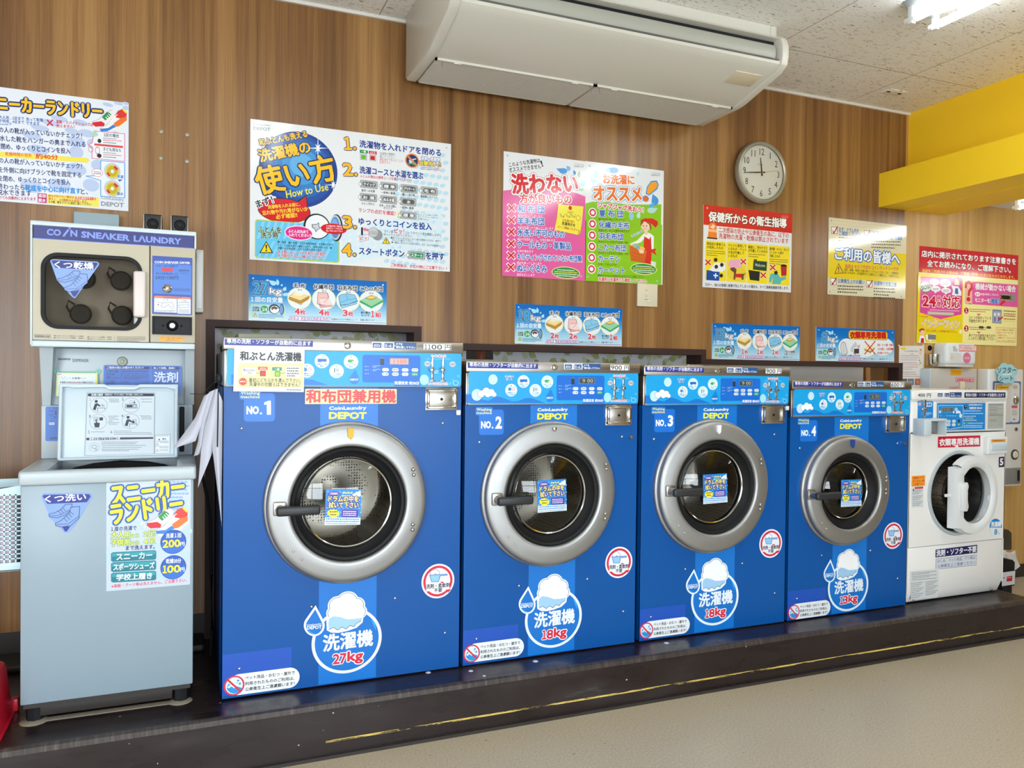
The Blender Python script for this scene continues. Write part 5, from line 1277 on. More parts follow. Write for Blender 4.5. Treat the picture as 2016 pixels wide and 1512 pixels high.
P.p([(500, 850), (590, 785), (605, 890)], '#20242a'); P.e(384, 935, 250, 117, '#20242a', n=44); P.e(384, 935, 244, 111, '#cf1f2b', n=44); P.p([(520, 850), (586, 797), (598, 890), (540, 905)], '#cf1f2b')
P.t('まず！', 128, 910, 285, 862, 76, '#22262c', b=.03, o=[('#f0f1f2', .10)])
for tx, xa, ya, xb, yb, h in (('洗濯物を入れる前に、', 230, 920, 532, 892, 36), ('忘れ物や汚れ等がないか', 180, 980, 608, 938, 44), ('必ず確認!!', 308, 1017, 508, 997, 46)): P.t(tx, xa, ya, xb, yb, h, '#f6cf3a', b=.03)
P.r(106, 1016, 902, 1430, '#b6cc42', .012); P.r(116, 1026, 892, 1418, '#66bfe6', .010)
for x in range(120, 860, 62): P.p([(x + 50, 1040 + (x - 120) * .012), (x + 78, 1040 + (x - 120) * .012), (x + 28, 1200), (x, 1200)], '#86cdec')
for x in range(120, 760, 62): P.p([(x + 90, 1225), (x + 118, 1225), (x + 28, 1385 + (x - 120) * .03), (x, 1385 + (x - 120) * .03)], '#86cdec')
P.t('ふとんを', 135, 1140, 355, 1150, 58, '#1c2a63', b=.02, o=[('#dbe36a', .04)]); P.t('洗う時', 165, 1197, 325, 1197, 58, '#1c2a63', b=.02, o=[('#dbe36a', .04)])
P.e(690, 1085, 126, 122, '#24282e', n=40); P.e(694, 1087, 112, 110, '#e9ecee', n=40)
P.p([(640, 1065), (690, 1060), (710, 1045), (712, 1085), (728, 1100), (700, 1115), (680, 1140), (668, 1110), (645, 1095)], '#5a626a'); P.p([(650, 1070), (690, 1066), (705, 1056), (706, 1088), (718, 1100), (696, 1110), (682, 1128), (672, 1105), (652, 1090)], '#c9ccd0')
P.e(874, 1097, 60, 128, '#24282e', n=36); P.e(866, 1095, 54, 118, '#b9c3cc', n=36); P.e(862, 1095, 42, 100, '#4f86cc', n=36); P.e(858, 1080, 30, 70, '#79a8dd', n=30)
P.e(520, 1147, 134, 70, '#f0e4ea', n=40); P.e(520, 1147, 126, 62, '#dd2f86', n=40); P.t('ふとんは丸めて', 420, 1142, 610, 1150, 30, '#f6eef2', b=.03); P.t('入れてください！', 422, 1178, 634, 1186, 30, '#f6eef2', b=.03)
P.e(850, 1108, 122, 50, '#cf1f2b', n=36); P.p([(720, 1090), (780, 1070), (775, 1110)], '#cf1f2b')
for tx, ya in (('すき間が空く場合は', 1088), ('毛布やシーツなどを', 1110), ('挟んで中に入れて下さい', 1133)): P.t(tx, 778, ya, 932, ya + 6, 17, '#f6e6e6', b=.02)
def warn(P, x, y, w, h, edge='#23262a', fill='#f0d21e'):
    P.p([(x, y - h), (x - w, y + h * .8), (x + w, y + h * .8)], edge); P.p([(x, y - h * .78), (x - w * .78, y + h * .68), (x + w * .78, y + h * .68)], fill)
    P.p([(x - w * .13, y - h * .42), (x + w * .13, y - h * .42), (x + w * .06, y + h * .2), (x - w * .06, y + h * .2)], edge); P.e(x, y + h * .42, w * .12, h * .13, edge, n=10)
warn(P, 212, 1285, 66, 64)
for k_, (tx, xa, ya, xb, yb) in enumerate((('薄い布団・細い布団・子ども用布団等は、すき間ができや', 318, 1243, 842, 1270), ('すく、そのまま洗うと綿がよれたり、布地が切れたり、綿', 318, 1272, 830, 1299), ('が裂けたり飛び出したりする恐れがあります。', 318, 1300, 745, 1322))): P.t(tx, xa, ya, xb, yb, 23, '#22262c', b=.015)
P.t('すき間にはシーツや毛布などを詰め、', 320, 1342, 782, 1360, 32, '#c92a4a', b=.025, o=[('#e8eef2', .05)]); P.t('すき間ができない様にして下さい！', 320, 1376, 762, 1396, 32, '#c92a4a', b=.025, o=[('#e8eef2', .05)])
for tx, xa, ya, xb, yb in (('1', 958, 358, 1020, 358), ('2', 945, 602, 1030, 604), ('3', 942, 1102, 1022, 1102), ('4', 935, 1362, 1018, 1362)):
    P.num(tx, xa, ya, xb, yb, 114, '#f0b62c', b=.055, o=[(OL, .06)]); P.e(xb + 28, yb - 10, 22, 22, OL); P.e(xb + 28, yb - 10, 15, 15, '#f0b62c')
P.t('洗濯物を入れドアを閉める', 1093, 335, 1862, 422, 66, NV, b=.035)
P.r(1096, 358, 1172, 397, '#178a4a'); P.t('一般', 1112, 386, 1155, 390, 22, '#eef4f0', b=.03); P.r(1182, 368, 1256, 406, '#c9233a'); P.t('ふとん', 1192, 396, 1246, 400, 22, '#f6eef0', b=.03)
P.r(1098, 394, 1166, 462, '#b9bdbd'); P.r(1110, 408, 1152, 450, '#5fb52e'); P.r(1184, 402, 1251, 470, '#b9bdbd'); P.r(1196, 416, 1238, 458, '#c9142c')
P.t('洗濯物の種類を', 1285, 408, 1430, 418, 27, '#4a5560'); P.t('選んでください。', 1285, 436, 1430, 446, 27, '#4a5560'); P.t('運転途中で変えることは', 1283, 463, 1506, 478, 26, '#c92a4a'); P.t('出来ません', 1283, 489, 1388, 494, 26, '#c92a4a')
P.e(1590, 463, 66, 68, '#e08048', n=36); P.e(1590, 463, 54, 56, '#2a3468', n=36); P.p([(1560, 455), (1625, 440), (1630, 450), (1605, 455), (1600, 485), (1565, 490)], '#bcd6ee'); P.p([(1545, 425), (1558, 415), (1636, 500), (1622, 510)], '#e08048'); P.t('不要', 1550, 505, 1630, 505, 24, '#5fae4a', b=.03)
P.t('洗剤・柔軟剤', 1678, 462, 1852, 474, 40, '#f2f4f8', b=.03, o=[('#2a5aa8', .09)]); P.t('自動投入!!', 1662, 506, 1862, 522, 46, '#f0dc2a', b=.035, o=[('#2a3f9a', .09)])
P.fuzz(1675, 532, 1850, 540, 11, '#c92a4a'); P.fuzz(1665, 547, 1860, 556, 11, '#c92a4a')
P.t('洗濯コースと水温を選ぶ', 1095, 582, 1695, 640, 66, NV, b=.035); P.t('ふとんの場合は標準コースを選んでください', 1097, 620, 1582, 662, 28, '#cf2d55', b=.02)
def key(P, x0, y0, x1, y1, tx, pill='#565a5c', lamp='#e8ecee'):
    P.r(x0 + 10, y0, x1, y1, '#8c8f90', .006); P.r(x0 + 12, y0 + 3, x1 - 3, y1 - 5, '#a9acac', .005); P.r(x0 + 34, y0 + 18, x1 - 18, y1 - 18, pill, .009); P.e(x0 + 10, y0 + 42, 15, 17, '#8c8f90'); P.e(x0 + 10, y0 + 42, 11, 13, lamp)
    w = (x1 - x0) * (.30 if len(tx) > 1 else .1); cx_ = (x0 + x1) / 2 + 8; P.t(tx, cx_ - w, (y0 + y1) / 2 + 12, cx_ + w, (y0 + y1) / 2 + 22, 32, '#eef0f2', b=.03)
for a in ((1088, 642, 1265, 732, 'クイック'), (1280, 660, 1454, 754, '標 準'), (1472, 682, 1642, 776, 'デリケート'), (1662, 703, 1832, 796, '毛 布'), (1084, 765, 1260, 857, 'お 湯'), (1278, 786, 1448, 878, 'ぬるま湯'), (1464, 806, 1630, 896, '水')): key(P, *a)
for tx, xa, ya, xb, yb in (('素早くお洗濯', 1112, 755, 1238, 764), ('一般物に最適', 1298, 774, 1430, 784), ('優しく洗う物', 1497, 792, 1615, 802), ('寝具類にオススメ', 1670, 810, 1828, 822), ('ひどい汚れに', 1112, 878, 1238, 886), ('毛布・タオル類に', 1280, 896, 1442, 908), ('オススメ', 1320, 920, 1405, 926), ('一般物に最適', 1475, 914, 1605, 924)): P.t(tx, xa, ya, xb, yb, 24, '#26292e', b=.02)
P.t('ランプの点灯を確認！', 1086, 948, 1432, 982, 40, '#d23056', b=.025); P.star(1478, 968, 42, 42, '#f0c85a', 8, .4); key(P, 1464, 938, 1634, 1022, '標 準', lamp='#f7ecb0')
for k_, (tx, xb) in enumerate((('選んだコースの横のランプが', 1832), ('点灯していないと、お金を入れ', 1835), ('ても動きません！', 1745))): P.t(tx, 1642, 980 + k_ * 20, xb, 990 + k_ * 20, 16, '#26292e')
P.t('ゆっくりとコインを投入', 1086, 1066, 1775, 1120, 66, NV, b=.035)
P.r(1108, 1092, 1126, 1166, '#2a2c30'); P.p([(1125, 1110), (1150, 1090), (1150, 1102), (1190, 1112), (1180, 1135), (1150, 1122), (1150, 1135)], '#e0709a')
P.e(1262, 1165, 50, 52, '#8f9294'); P.e(1225, 1140, 50, 50, '#8f9294'); P.e(1222, 1138, 45, 45, '#c3c6c7'); P.t('100', 1186, 1160, 1258, 1166, 36, '#8a8d8f')
P.l([(1088, 1172), (1180, 1160), (1178, 1210), (1100, 1232)], 3, '#d23056', True); P.t('ピッ', 1105, 1215, 1165, 1208, 34, '#d23056', b=.03)
P.t('コインは', 1325, 1140, 1413, 1146, 26, '#26292e', b=.01); P.t('ピッ！', 1424, 1148, 1515, 1154, 44, '#d23056', b=.03); P.t('というカウント音を確認しながら', 1532, 1154, 1862, 1180, 26, '#26292e', b=.01); P.t('ゆっくりと入れてください', 1322, 1172, 1588, 1188, 26, '#26292e', b=.01)
warn(P, 1345, 1220, 38, 36)
for tx, xa, ya, xb, yb in (('●急いでコインを入れるとコイン詰りの原因になります。1枚ずつ', 1390, 1200, 1860, 1234), ('ゆっくりと投入して下さい。', 1404, 1222, 1600, 1236), ('●一度投入されたコインは戻りません。また、おつりは出ません。', 1396, 1243, 1860, 1278)): P.t(tx, xa, ya, xb, yb, 20, '#26292e', b=.01)
P.t('スタートボタン', 1089, 1346, 1516, 1374, 66, NV, b=.035); key(P, 1538, 1312, 1714, 1398, 'スタート', '#1f8f55'); P.t('を押す', 1720, 1392, 1895, 1402, 66, NV, b=.035)
P.t('ご利用後は、お忘れ物にご注意下さい', 1388, 1464, 1890, 1496, 32, '#cf2d55', b=.025)
for x, y in ((110, 1348), (1915, 342), (1915, 1480)): P.e(x, y, 7, 8, '#aeb2b4')
sign('how_to_poster', P, .246, 1.832, 1.161, 2.443, 'big white washer instruction poster with a blue ball and yellow title, above the 27kg sign')

# pink and green posters
C_ = (970, 280, 4.319)
P = new(C_, (1.433, 1.828, 1.886, 2.441), '#e4e6e8')
P.p([(85, 412), (150, 405), (260, 385), (300, 382), (500, 400), (640, 415), (720, 435), (788, 462), (778, 1178), (79, 1136)], '#dd5f9e')
P.r(83, 600, 788, 1175, '#dd5f9e')
P.t('このような洗濯物は', 142, 212, 405, 172, 38, '#24262c', b=.02); P.t('オススメできません', 142, 256, 412, 222, 38, '#24262c', b=.02); P.t('!', 418, 210, 432, 206, 58, '#24262c', off=.03)
brandmark(P, 694, 212, 777, 218)
for x, y, rx, ry, cc, tip in ((600, 245, 34, 24, '#3f93d8', (-1.8, -.9)), (645, 225, 16, 20, '#6fb3e4', (-1.2, -1.2)), (696, 262, 12, 16, '#2f86d0', (-.8, -1.6)), (732, 280, 14, 22, '#9cc49a', (.6, -1.7)), (765, 355, 20, 22, '#a9d6e2', (1.2, -1.4)), (755, 405, 18, 12, '#a9d6b2', (1.2, -.8))): P.drop(x, y, rx, ry, cc, tip)
P.t('洗わない', 170, 438, 725, 432, 165, '#d32028', b=.045, o=[('#5a2030', .095), ('#f0f0f2', .075)]); P.t('方が良いもの', 232, 518, 670, 524, 78, '#d32028', b=.04, o=[('#5a2030', .14), ('#f0f0f2', .10)])
for k_, (tx, xb, sub, sxb) in enumerate((('和 布 団', 438, '綿が片寄ってしまいます', 424), ('羊毛布団', 436, '羊毛が片寄ったり縮んでしまいます', 515), ('水洗い不可のもの', 610, '縮みや変型をおこし、生地を傷めます', 530), ('ウールもの・革製品', 662, '生地を傷めます', 346), ('キルティングされていない布団類', 757, '綿が片寄ってしまいます', 416), ('ぬいぐるみ', 460, '変形をおこします', 356))):
    y = 598 + k_ * 100.5; xs_ = 214 - k_ * 1.4; sl = .036
    P.cross(160 - k_ * 1.2, y - 38, 42, '#f0eef0', .55); P.cross(160 - k_ * 1.2, y - 38, 33, '#cf2428', .42)
    P.t(tx, xs_, y, xb, y + (xb - xs_) * sl, 62 if k_ != 4 else 54, '#1f5fb4', b=.03, o=[('#eef0f4', .07)])
    P.t(sub, xs_ - 2, y + 36, sxb, y + 36 + (sxb - xs_) * sl, 22, '#f4e8ee', b=.01)
P.p([(556, 528), (770, 546), (755, 690), (740, 782), (718, 788), (523, 745), (545, 640)], '#efe14e'); P.p([(718, 788), (728, 752), (752, 748), (740, 780)], '#c9b93a'); P.e(657, 560, 15, 18, '#cf2428')
P.t('洗濯表示', 632, 605, 686, 608, 18, '#3a3420'); 
for x in (590, 640, 682): P.l([(x - 18, 605), (x - 12, 635), (x + 14, 640), (x + 18, 612)], 3, '#5a5030'); P.l([(x - 20, 612), (x + 16, 638)], 3, '#5a5030')
P.e(725, 645, 20, 22, '#5a5030', ring=.12)
P.t('お洗濯の前に', 592, 672, 696, 690, 22, '#c23a2a', b=.02); P.t('洗濯表示を', 585, 702, 698, 722, 28, '#24262c', b=.03); P.t('よくご確認ください！', 552, 728, 728, 760, 22, '#c23a2a', b=.02)
def seal(P, x, y, rx, ry):
    P.e(x, y, rx, ry, '#e4e48a', n=36); P.e(x, y, rx - 6, ry - 6, '#2f8f4a', n=36)
    for k_, (w, cc) in enumerate(((.62, '#e8f2e8'), (.82, '#f0dc3a'), (.84, '#e8f2e8'), (.66, '#e8f2e8'))): P.fuzz(x - rx * w, y - ry * .36 + k_ * ry * .32 - 2, x + rx * w, y - ry * .30 + k_ * ry * .32 + 4, ry * .24, cc, k_)
seal(P, 622, 1110, 120, 52)
for x, y in ((125, 113), (110, 1098), (750, 1140)): P.e(x, y, 8, 9, '#b5b8ba')
sign('pink_poster', P, 1.433, 1.828, 1.886, 2.441, 'pink poster listing red crosses, with a yellow note, left of the green one')

P = new(C_, (1.8865, 1.832, 2.359, 2.443), '#e4e8ea')
P.p([(788, 520), (850, 505), (1000, 512), (1150, 530), (1300, 530), (1434, 528), (1424, 1216), (778, 1178)], '#84bf2a'); P.r(790, 640, 1434, 1210, '#84bf2a')
brandmark(P, 1348, 286, 1424, 292)
for x, y, rx, ry, cc, tip in ((1030, 240, 38, 26, '#3f93d8', (-2.0, -.5)), (980, 240, 20, 16, '#9ccbea', (-1.4, -1)), (880, 275, 20, 26, '#a9d6ea', (-.4, -1.6)), (1235, 270, 12, 14, '#b9dcee', (0, -1.4)), (1380, 500, 30, 38, '#3f93d8', (-.7, -1.6)), (1350, 545, 22, 22, '#5aa8de', (1.2, -1.5)), (1180, 630, 20, 30, '#8ec6d8', (-.9, -1.7)), (1240, 625, 16, 22, '#b9dce4', (.6, -1.6)), (860, 330, 26, 24, '#a9d6ea', (-1.2, -1.2)), (1350, 580, 36, 24, '#a9d6d2', (1.5, -.8))): P.drop(x, y, rx, ry, cc, tip)
P.t('お洗濯に', 940, 352, 1205, 362, 80, '#e8742a', b=.04, o=[('#e6eef4', .13), ('#f2f2f0', .07)]); P.t('オススメ', 860, 490, 1265, 502, 118, '#e8742a', b=.05, o=[('#4a90c8', .13), ('#f2f2f0', .085)])
P.p([(1345, 330), (1395, 325), (1412, 360), (1400, 400), (1330, 455), (1300, 440), (1310, 380)], '#4a90c8'); P.p([(1348, 342), (1388, 336), (1402, 362), (1388, 395), (1328, 444), (1310, 434), (1318, 385)], '#f0a02a'); P.e(1300, 480, 27, 27, '#4a90c8'); P.e(1300, 480, 21, 21, '#e8642a')
P.t('ジャブジャブ洗おう！', 892, 558, 1280, 600, 46, '#d32348', b=.04, o=[('#f0f2ee', .13)])
for k_, (tx, xb, sub, sxb) in enumerate((('夏 布 団', 1110, '寝汗を洗い流してサッパリ！', 1122), ('化繊の毛布', 1160, '丸洗いで、ダニの発生を防ぎます', 1162), ('羽毛布団', 1108, 'キルティングされていれば、OK！', 1152), ('こたつ布団', 1130, 'キルティングされていれば、OK！', 1152), ('カーテン', 1080, '水洗いであればOK！', 1058), ('カーペット', 1122, '裏地付きのものは剥がれますのでご注意ください', 1288))):
    y = 634 + k_ * 96; xs_ = 904 - k_ * 1.4; P.e(850 - k_ * 2, y - 36, 35, 40, '#f0eef0'); P.e(850 - k_ * 2, y - 36, 28, 32, '#d32348', ring=.42)
    P.t(tx, xs_, y, xb, y + (xb - xs_) * .036, 58, '#1f5fb4', b=.03, o=[('#eef0f4', .06)]); P.t(sub, xs_ - 4, y + 30, sxb, y + 30 + (sxb - xs_) * .036, 22, '#2a3a1a', b=.0)
P.t('洗濯前に洗濯表示を確認してください', 898, 1178, 1310, 1198, 32, '#d32348', b=.03, o=[('#f0f2ee', .08)])
# woman in a red headscarf and apron carrying a basket of washing
P.p([(1290, 760), (1340, 775), (1370, 800), (1368, 900), (1345, 960), (1300, 960), (1288, 860)], '#e8ecec'); P.p([(1285, 775), (1310, 790), (1262, 850), (1180, 878), (1170, 862), (1230, 835)], '#e8ecec')
P.p([(1288, 800), (1330, 825), (1345, 800), (1352, 940), (1345, 1045), (1290, 1040), (1282, 900)], '#cf2028'); P.p([(1345, 910), (1390, 905), (1380, 930), (1395, 965), (1350, 935)], '#cf2028'); P.p([(1345, 1010), (1388, 1020), (1385, 1060), (1345, 1050)], '#cfe2da')
P.p([(1165, 870), (1310, 925), (1290, 1028), (1175, 1010), (1162, 940)], '#c8602a'); P.e(1215, 880, 26, 20, '#8ab89a'); P.e(1260, 905, 34, 20, '#e8b45a'); P.e(1235, 895, 18, 14, '#7aa6c8')
for y in (940, 965, 990): P.l([(1185, y), (1285, y + 28)], 4, '#a84c1e')
P.e(1300, 705, 42, 50, '#ecc9ae', n=28); P.p([(1255, 720), (1258, 660), (1300, 645), (1345, 690), (1352, 735), (1340, 750), (1330, 700), (1290, 670)], '#8a5a3a'); P.p([(1262, 668), (1300, 648), (1360, 648), (1405, 675), (1405, 700), (1385, 728), (1340, 685)], '#cf2028'); P.e(1282, 712, 4, 6, '#3a2a20'); P.e(1308, 712, 4, 6, '#3a2a20'); P.l([(1286, 735), (1298, 738), (1306, 733)], 3, '#b84a3a')
P.p([(1285, 750), (1315, 750), (1322, 785), (1290, 785)], '#ecc9ae'); P.e(1265, 930, 22, 16, '#ecc9ae'); P.e(1180, 868, 14, 12, '#ecc9ae')
P.t('Washing！', 1185, 815, 1275, 765, 26, '#2a72b8', b=.03, o=[('#eef4f2', .1)])
seal(P, 1284, 1078, 112, 50)
for x, y in ((825, 200), (808, 1143), (1398, 1180)): P.e(x, y, 8, 9, '#b5b8ba')
sign('green_poster', P, 1.8865, 1.832, 2.359, 2.443, 'green poster listing red circles, with a woman in a red apron')

# hygiene notice
C_ = (1350, 270, 4.2)
P = new(C_, (2.619, 1.833, 3.234, 2.286), '#dfe1e2')
P.ruv(2.619, 2.286 - .110, 3.234, 2.286, '#cb2028'); P.t('保健所からの衛生指導', 190, 695, 832, 752, 78, '#f4f2f0', b=.04, o=[('#3a1216', .06)]); brandmark(P, 790, 668, 850, 672, 1, '#e0898c')
P.p([(182, 835), (192, 720), (215, 705), (240, 708), (255, 735), (258, 842)], '#e87a34'); P.p([(186, 780), (188, 760), (256, 765), (257, 790)], '#f3b48a'); P.p([(200, 745), (225, 720), (245, 735), (230, 760)], '#f6d2b8'); P.p([(175, 825), (262, 835), (260, 846), (176, 838)], '#2a2420')
P.t('二次感染の防止や公衆衛生の為に、以下の', 272, 788, 850, 836, 44, '#c3343a', b=.02); P.t('洗濯物の洗濯・乾燥は禁止されています', 272, 838, 848, 882, 44, '#c3343a', b=.02)
for k_, (x0, x1, yt, yb) in enumerate(((163, 332, 853, 1192), (340, 502, 866, 1205), (510, 678, 880, 1215), (686, 857, 893, 1228))):
    P.r(x0, yt, x1, yb, '#efd72e', .008)
for tl, x0, y, wd in ((('感染症の患者さん', 'が使用したもの'), 174, 892, 155), (('ペットに使用して', 'いるもの・ペット', 'の毛が付着して', 'いるもの'), 352, 905, 148), (('極度に、汚れやゴミ', 'が付着しているもの'), 517, 920, 156), (('塗料類・オイル・ボンド', 'コールタール等が', '付着したもの'), 693, 935, 158)):
    for k_, tx in enumerate(tl): w = wd * min(1, len(tx) / max(len(q_) for q_ in tl)); P.t(tx, x0, y + k_ * 29, x0 + w, y + k_ * 29 + w * .07, 25, '#2a2818', b=.02)
for xa, y, xb, n_ in ((172, 945, 325, 3), (517, 972, 660, 2), (693, 1015, 845, 3)):
    for k_ in range(n_): P.fuzz(xa, y + k_ * 17, xb - (k_ == n_ - 1) * 60, y + k_ * 17 + 9, 12, '#6a6034', k_)
P.p([(172, 1098), (280, 1115), (276, 1188), (170, 1182)], '#1f4fa0'); P.p([(240, 1040), (320, 1035), (330, 1090), (300, 1115), (225, 1110), (195, 1098)], '#eceeee'); P.p([(243, 1125), (253, 1126), (252, 1140), (268, 1142), (267, 1152), (251, 1150), (250, 1168), (240, 1166), (241, 1149), (228, 1147), (229, 1137), (242, 1139)], '#eceeee')
for x, y in ((247, 1015), (298, 1056), (293, 1145), (252, 1072)): P.star(x, y, 20, 22, '#2a2622', 9, .6)
P.e(425, 1128, 82, 62, '#e5c83a'); P.p([(350, 1050), (365, 1015), (430, 1010), (470, 1035), (465, 1070), (400, 1090), (360, 1075)], '#e8a9c0')
P.p([(368, 1082), (400, 1075), (420, 1095), (415, 1130), (480, 1130), (495, 1120), (478, 1150), (478, 1178), (462, 1180), (460, 1160), (412, 1158), (408, 1178), (394, 1178), (398, 1120), (385, 1110), (370, 1098)], '#6a4a38'); P.p([(408, 1130), (462, 1132), (458, 1162), (406, 1158)], '#cf2a34')
P.p([(560, 1020), (672, 1030), (668, 1108), (555, 1095)], '#2f4a34'); P.t('Welcome', 572, 1068, 655, 1074, 24, '#dfe6d8'); P.p([(518, 1098), (620, 1112), (612, 1130), (608, 1190), (530, 1180)], '#2e2a26'); P.p([(560, 1010), (590, 1012), (588, 1022), (565, 1020)], '#2a2622')
P.p([(785, 1062), (835, 1066), (832, 1145), (790, 1148)], '#b32a34'); P.e(810, 1062, 26, 10, '#3a2020'); P.p([(700, 1130), (760, 1125), (780, 1160), (825, 1150), (830, 1175), (790, 1190), (785, 1215), (715, 1215), (720, 1170), (695, 1160)], '#5fb4b0'); P.p([(690, 1165), (710, 1140), (720, 1150), (708, 1200), (690, 1200)], '#5fb4b0'); P.star(745, 1120, 22, 26, '#2a2622', 7, .5)
for x, y in ((184, 1035), (476, 1030), (641, 1142), (719, 1078)): P.cross(x, y, 31, '#e8e4e0', .5); P.cross(x, y, 26, '#cf2428', .42)
P.t('万が一、他のお客様に被害が及んでしまった場合は、すべて損害賠償請求致します。', 160, 1232, 850, 1262, 26, '#24262a', b=.02)
P.e(178, 586, 7, 8, '#d9a8a8')
sign('hygiene_notice', P, 2.619, 1.833, 3.234, 2.286, 'red-headed white notice with four yellow boxes, under the clock')

# yellow notice to customers
P = new(C_, (3.511, 1.836, 4.137, 2.292), '#d9d2b4')
for i in range(30):
    for j in range(22):
        u, v = 3.52 + i * .0207 + (j % 2) * .010, 1.842 + j * .0207
        if u < 4.13 and not (1.925 < v < 2.122): P.uv([(u - .005, v), (u, v - .005), (u + .005, v), (u, v + .005)], '#cfc294')
P.ruv(3.511, 1.935, 4.137, 2.118, '#e3c91e')
P.t('ご利用の皆様へ', 1235, 1010, 1768, 1058, 100, '#f2f4f6', b=.035, o=[('#1f6ab4', .085)])
P.p([(1262, 1040), (1228, 1132), (1310, 1126)], '#8a6a24'); P.p([(1260, 1052), (1238, 1124), (1300, 1120)], '#e2b83a'); P.t('!', 1260, 1115, 1268, 1115, 44, '#2a2418', off=.02)
P.t('当店は セルフ方式のコインランドリーです', 1318, 1082, 1758, 1108, 32, '#c82a58', b=.025)
P.t('脱色・縮着・色落ちや縮み等のトラブルにつきましては、一切責任を', 1312, 1106, 1758, 1138, 22, '#2a2818', b=.01); P.t('負いかねます。お洗濯表示やご注意をよくご確認の上、ご利用下さい。', 1312, 1130, 1762, 1164, 22, '#2a2818', b=.01)
for x, y, l1, l2, xb in ((1205, 798, 'まず、ドラム内を', 'ご確認ください', 1445), (1475, 828, '「洗濯表示」や「この', '取扱い注意パネル」を確認', 1790), (1195, 1222, '公衆衛生上のお願い', None, 1478), (1493, 1242, '洗濯物の放置注意', None, 1742)):
    P.p([(x, y - 58), (x + 50, y - 54), (x + 50, y + 2), (x, y)], '#3a3a34'); P.p([(x + 3, y - 54), (x + 46, y - 50), (x + 46, y - 2), (x + 3, y - 4)], '#eceee8'); P.p([(x + 8, y - 35), (x + 20, y - 15), (x + 48, y - 62), (x + 56, y - 58), (x + 22, y), (x + 14, y)], '#b8203a')
    P.t(l1, x + 62, y - 18, xb if not l2 else x + 62 + (xb - x - 62) * .92, y - 4, 36, '#2a6cb8', b=.025)
    if l2: P.t(l2, x + 62, y + 14, xb, y + 26, 34, '#2a6cb8', b=.025)
    for k_ in range(3 if y < 900 or x < 1300 else 4): P.fuzz(x + 60, y + (40 if l2 else 16) + k_ * 25, xb - 10 - (k_ == 2) * 50, y + (48 if l2 else 24) + k_ * 25, 18, '#4a4a3e', k_)
brandmark(P, 1744, 772, 1806, 776, 1, '#a09a86')
for x, y in ((1205, 690), (1798, 752), (1190, 1278), (1782, 1318)): P.e(x, y, 6, 7, '#a8a492')
sign('customer_notice', P, 3.511, 1.836, 4.137, 2.292, 'cream checked notice with a yellow band, right of the red-headed one')

# red and yellow intercom poster
C_ = (1716, 450, 6.72)
P = new(C_, (4.248, 1.566, 5.163, 2.176), '#efe39a')
P.ruv(4.248, 2.01, 5.163, 2.176, '#c4282e')
P.t('店内に掲示されております注意書きを', 660, 372, 1908, 480, 84, '#f4f0ee', b=.035, o=[('#5a1216', .05)]); P.t('全てお読みになり、ご理解下さい。', 735, 500, 1838, 590, 84, '#f4f0ee', b=.035, o=[('#5a1216', .05)])
P.t('当店をご利用される場合は、ご理解・同意いただいたものとみなします。', 668, 576, 1890, 668, 44, '#f0c02a', b=.025)
P.p([(615, 592), (1214, 640), (1200, 1512), (592, 1500)], '#e6cd16')
P.p([(647, 636), (1205, 660), (1190, 1135), (910, 1200), (636, 1110)], '#d64a94')
for x, y, rx, ry in ((830, 706, 66, 42), (975, 722, 76, 52), (848, 798, 64, 38), (985, 820, 66, 36)):
    P.e(x, y, rx, ry, '#f0eef0'); P.p([(x - 20, y + ry - 8), (x + 20, y + ry - 6), (x - 8, y + ry + 24)], '#f0eef0'); P.fuzz(x - rx * .7, y - 2, x + rx * .7, y + 2, 15, '#6a5a64'); P.fuzz(x - rx * .6, y + 18, x + rx * .6, y + 20, 15, '#6a5a64', 3)
P.e(712, 775, 76, 72, '#4a6a48'); P.e(714, 770, 72, 66, '#cfe0c4'); P.t('SOS!', 660, 818, 778, 788, 62, '#24262a', off=.03)
P.p([(1092, 745), (1110, 660), (1150, 645), (1190, 670), (1180, 730), (1150, 750)], '#ecc9ae'); P.p([(1100, 660), (1140, 636), (1192, 655), (1195, 700), (1165, 745), (1155, 690)], '#9a4a34'); P.p([(1080, 760), (1145, 765), (1190, 840), (1185, 890), (1060, 880), (1075, 820), (1050, 740)], '#eceef0'); P.p([(1105, 790), (1140, 790), (1145, 870), (1100, 860)], '#3f5fa8')
P.t('24', 668, 1028, 848, 1042, 150, '#c8142c', off=.035, o=[('#f2f0f0', .06)]); P.t('時', 866, 950, 912, 954, 60, '#c8142c', b=.04, o=[('#f2f0f0', .1)]); P.t('間', 866, 1032, 912, 1036, 62, '#c8142c', b=.04, o=[('#f2f0f0', .1)]); P.t('対応', 938, 1044, 1165, 1052, 155, '#c8142c', b=.035, o=[('#f2f0f0', .06)])
P.fuzz(765, 1082, 1160, 1098, 16, '#f2dce6'); P.p([(740, 1092), (1090, 1108), (1088, 1152), (738, 1138)], '#b9a6ac'); P.fuzz(750, 1130, 1080, 1145, 30, '#cfe07a')
P.fuzz(632, 1172, 750, 1178, 22, '#c86a3a'); P.t('インターフォン', 665, 1305, 1160, 1320, 105, '#f0c234', b=.05, o=[('#8a74a0', .12), ('#f0ead8', .07)])
P.t('ボタンを押して20秒程お待ち下さい。', 720, 1366, 1128, 1380, 28, '#c23a2a', b=.025)
P.p([(625, 1340), (660, 1318), (700, 1330), (695, 1370), (640, 1375)], '#c8242c'); P.p([(650, 1345), (695, 1345), (700, 1395), (665, 1410), (640, 1390)], '#ecc9ae'); P.p([(640, 1415), (690, 1415), (715, 1510), (620, 1508)], '#eceef0'); P.p([(655, 1450), (690, 1450), (692, 1512), (648, 1510)], '#c8242c')
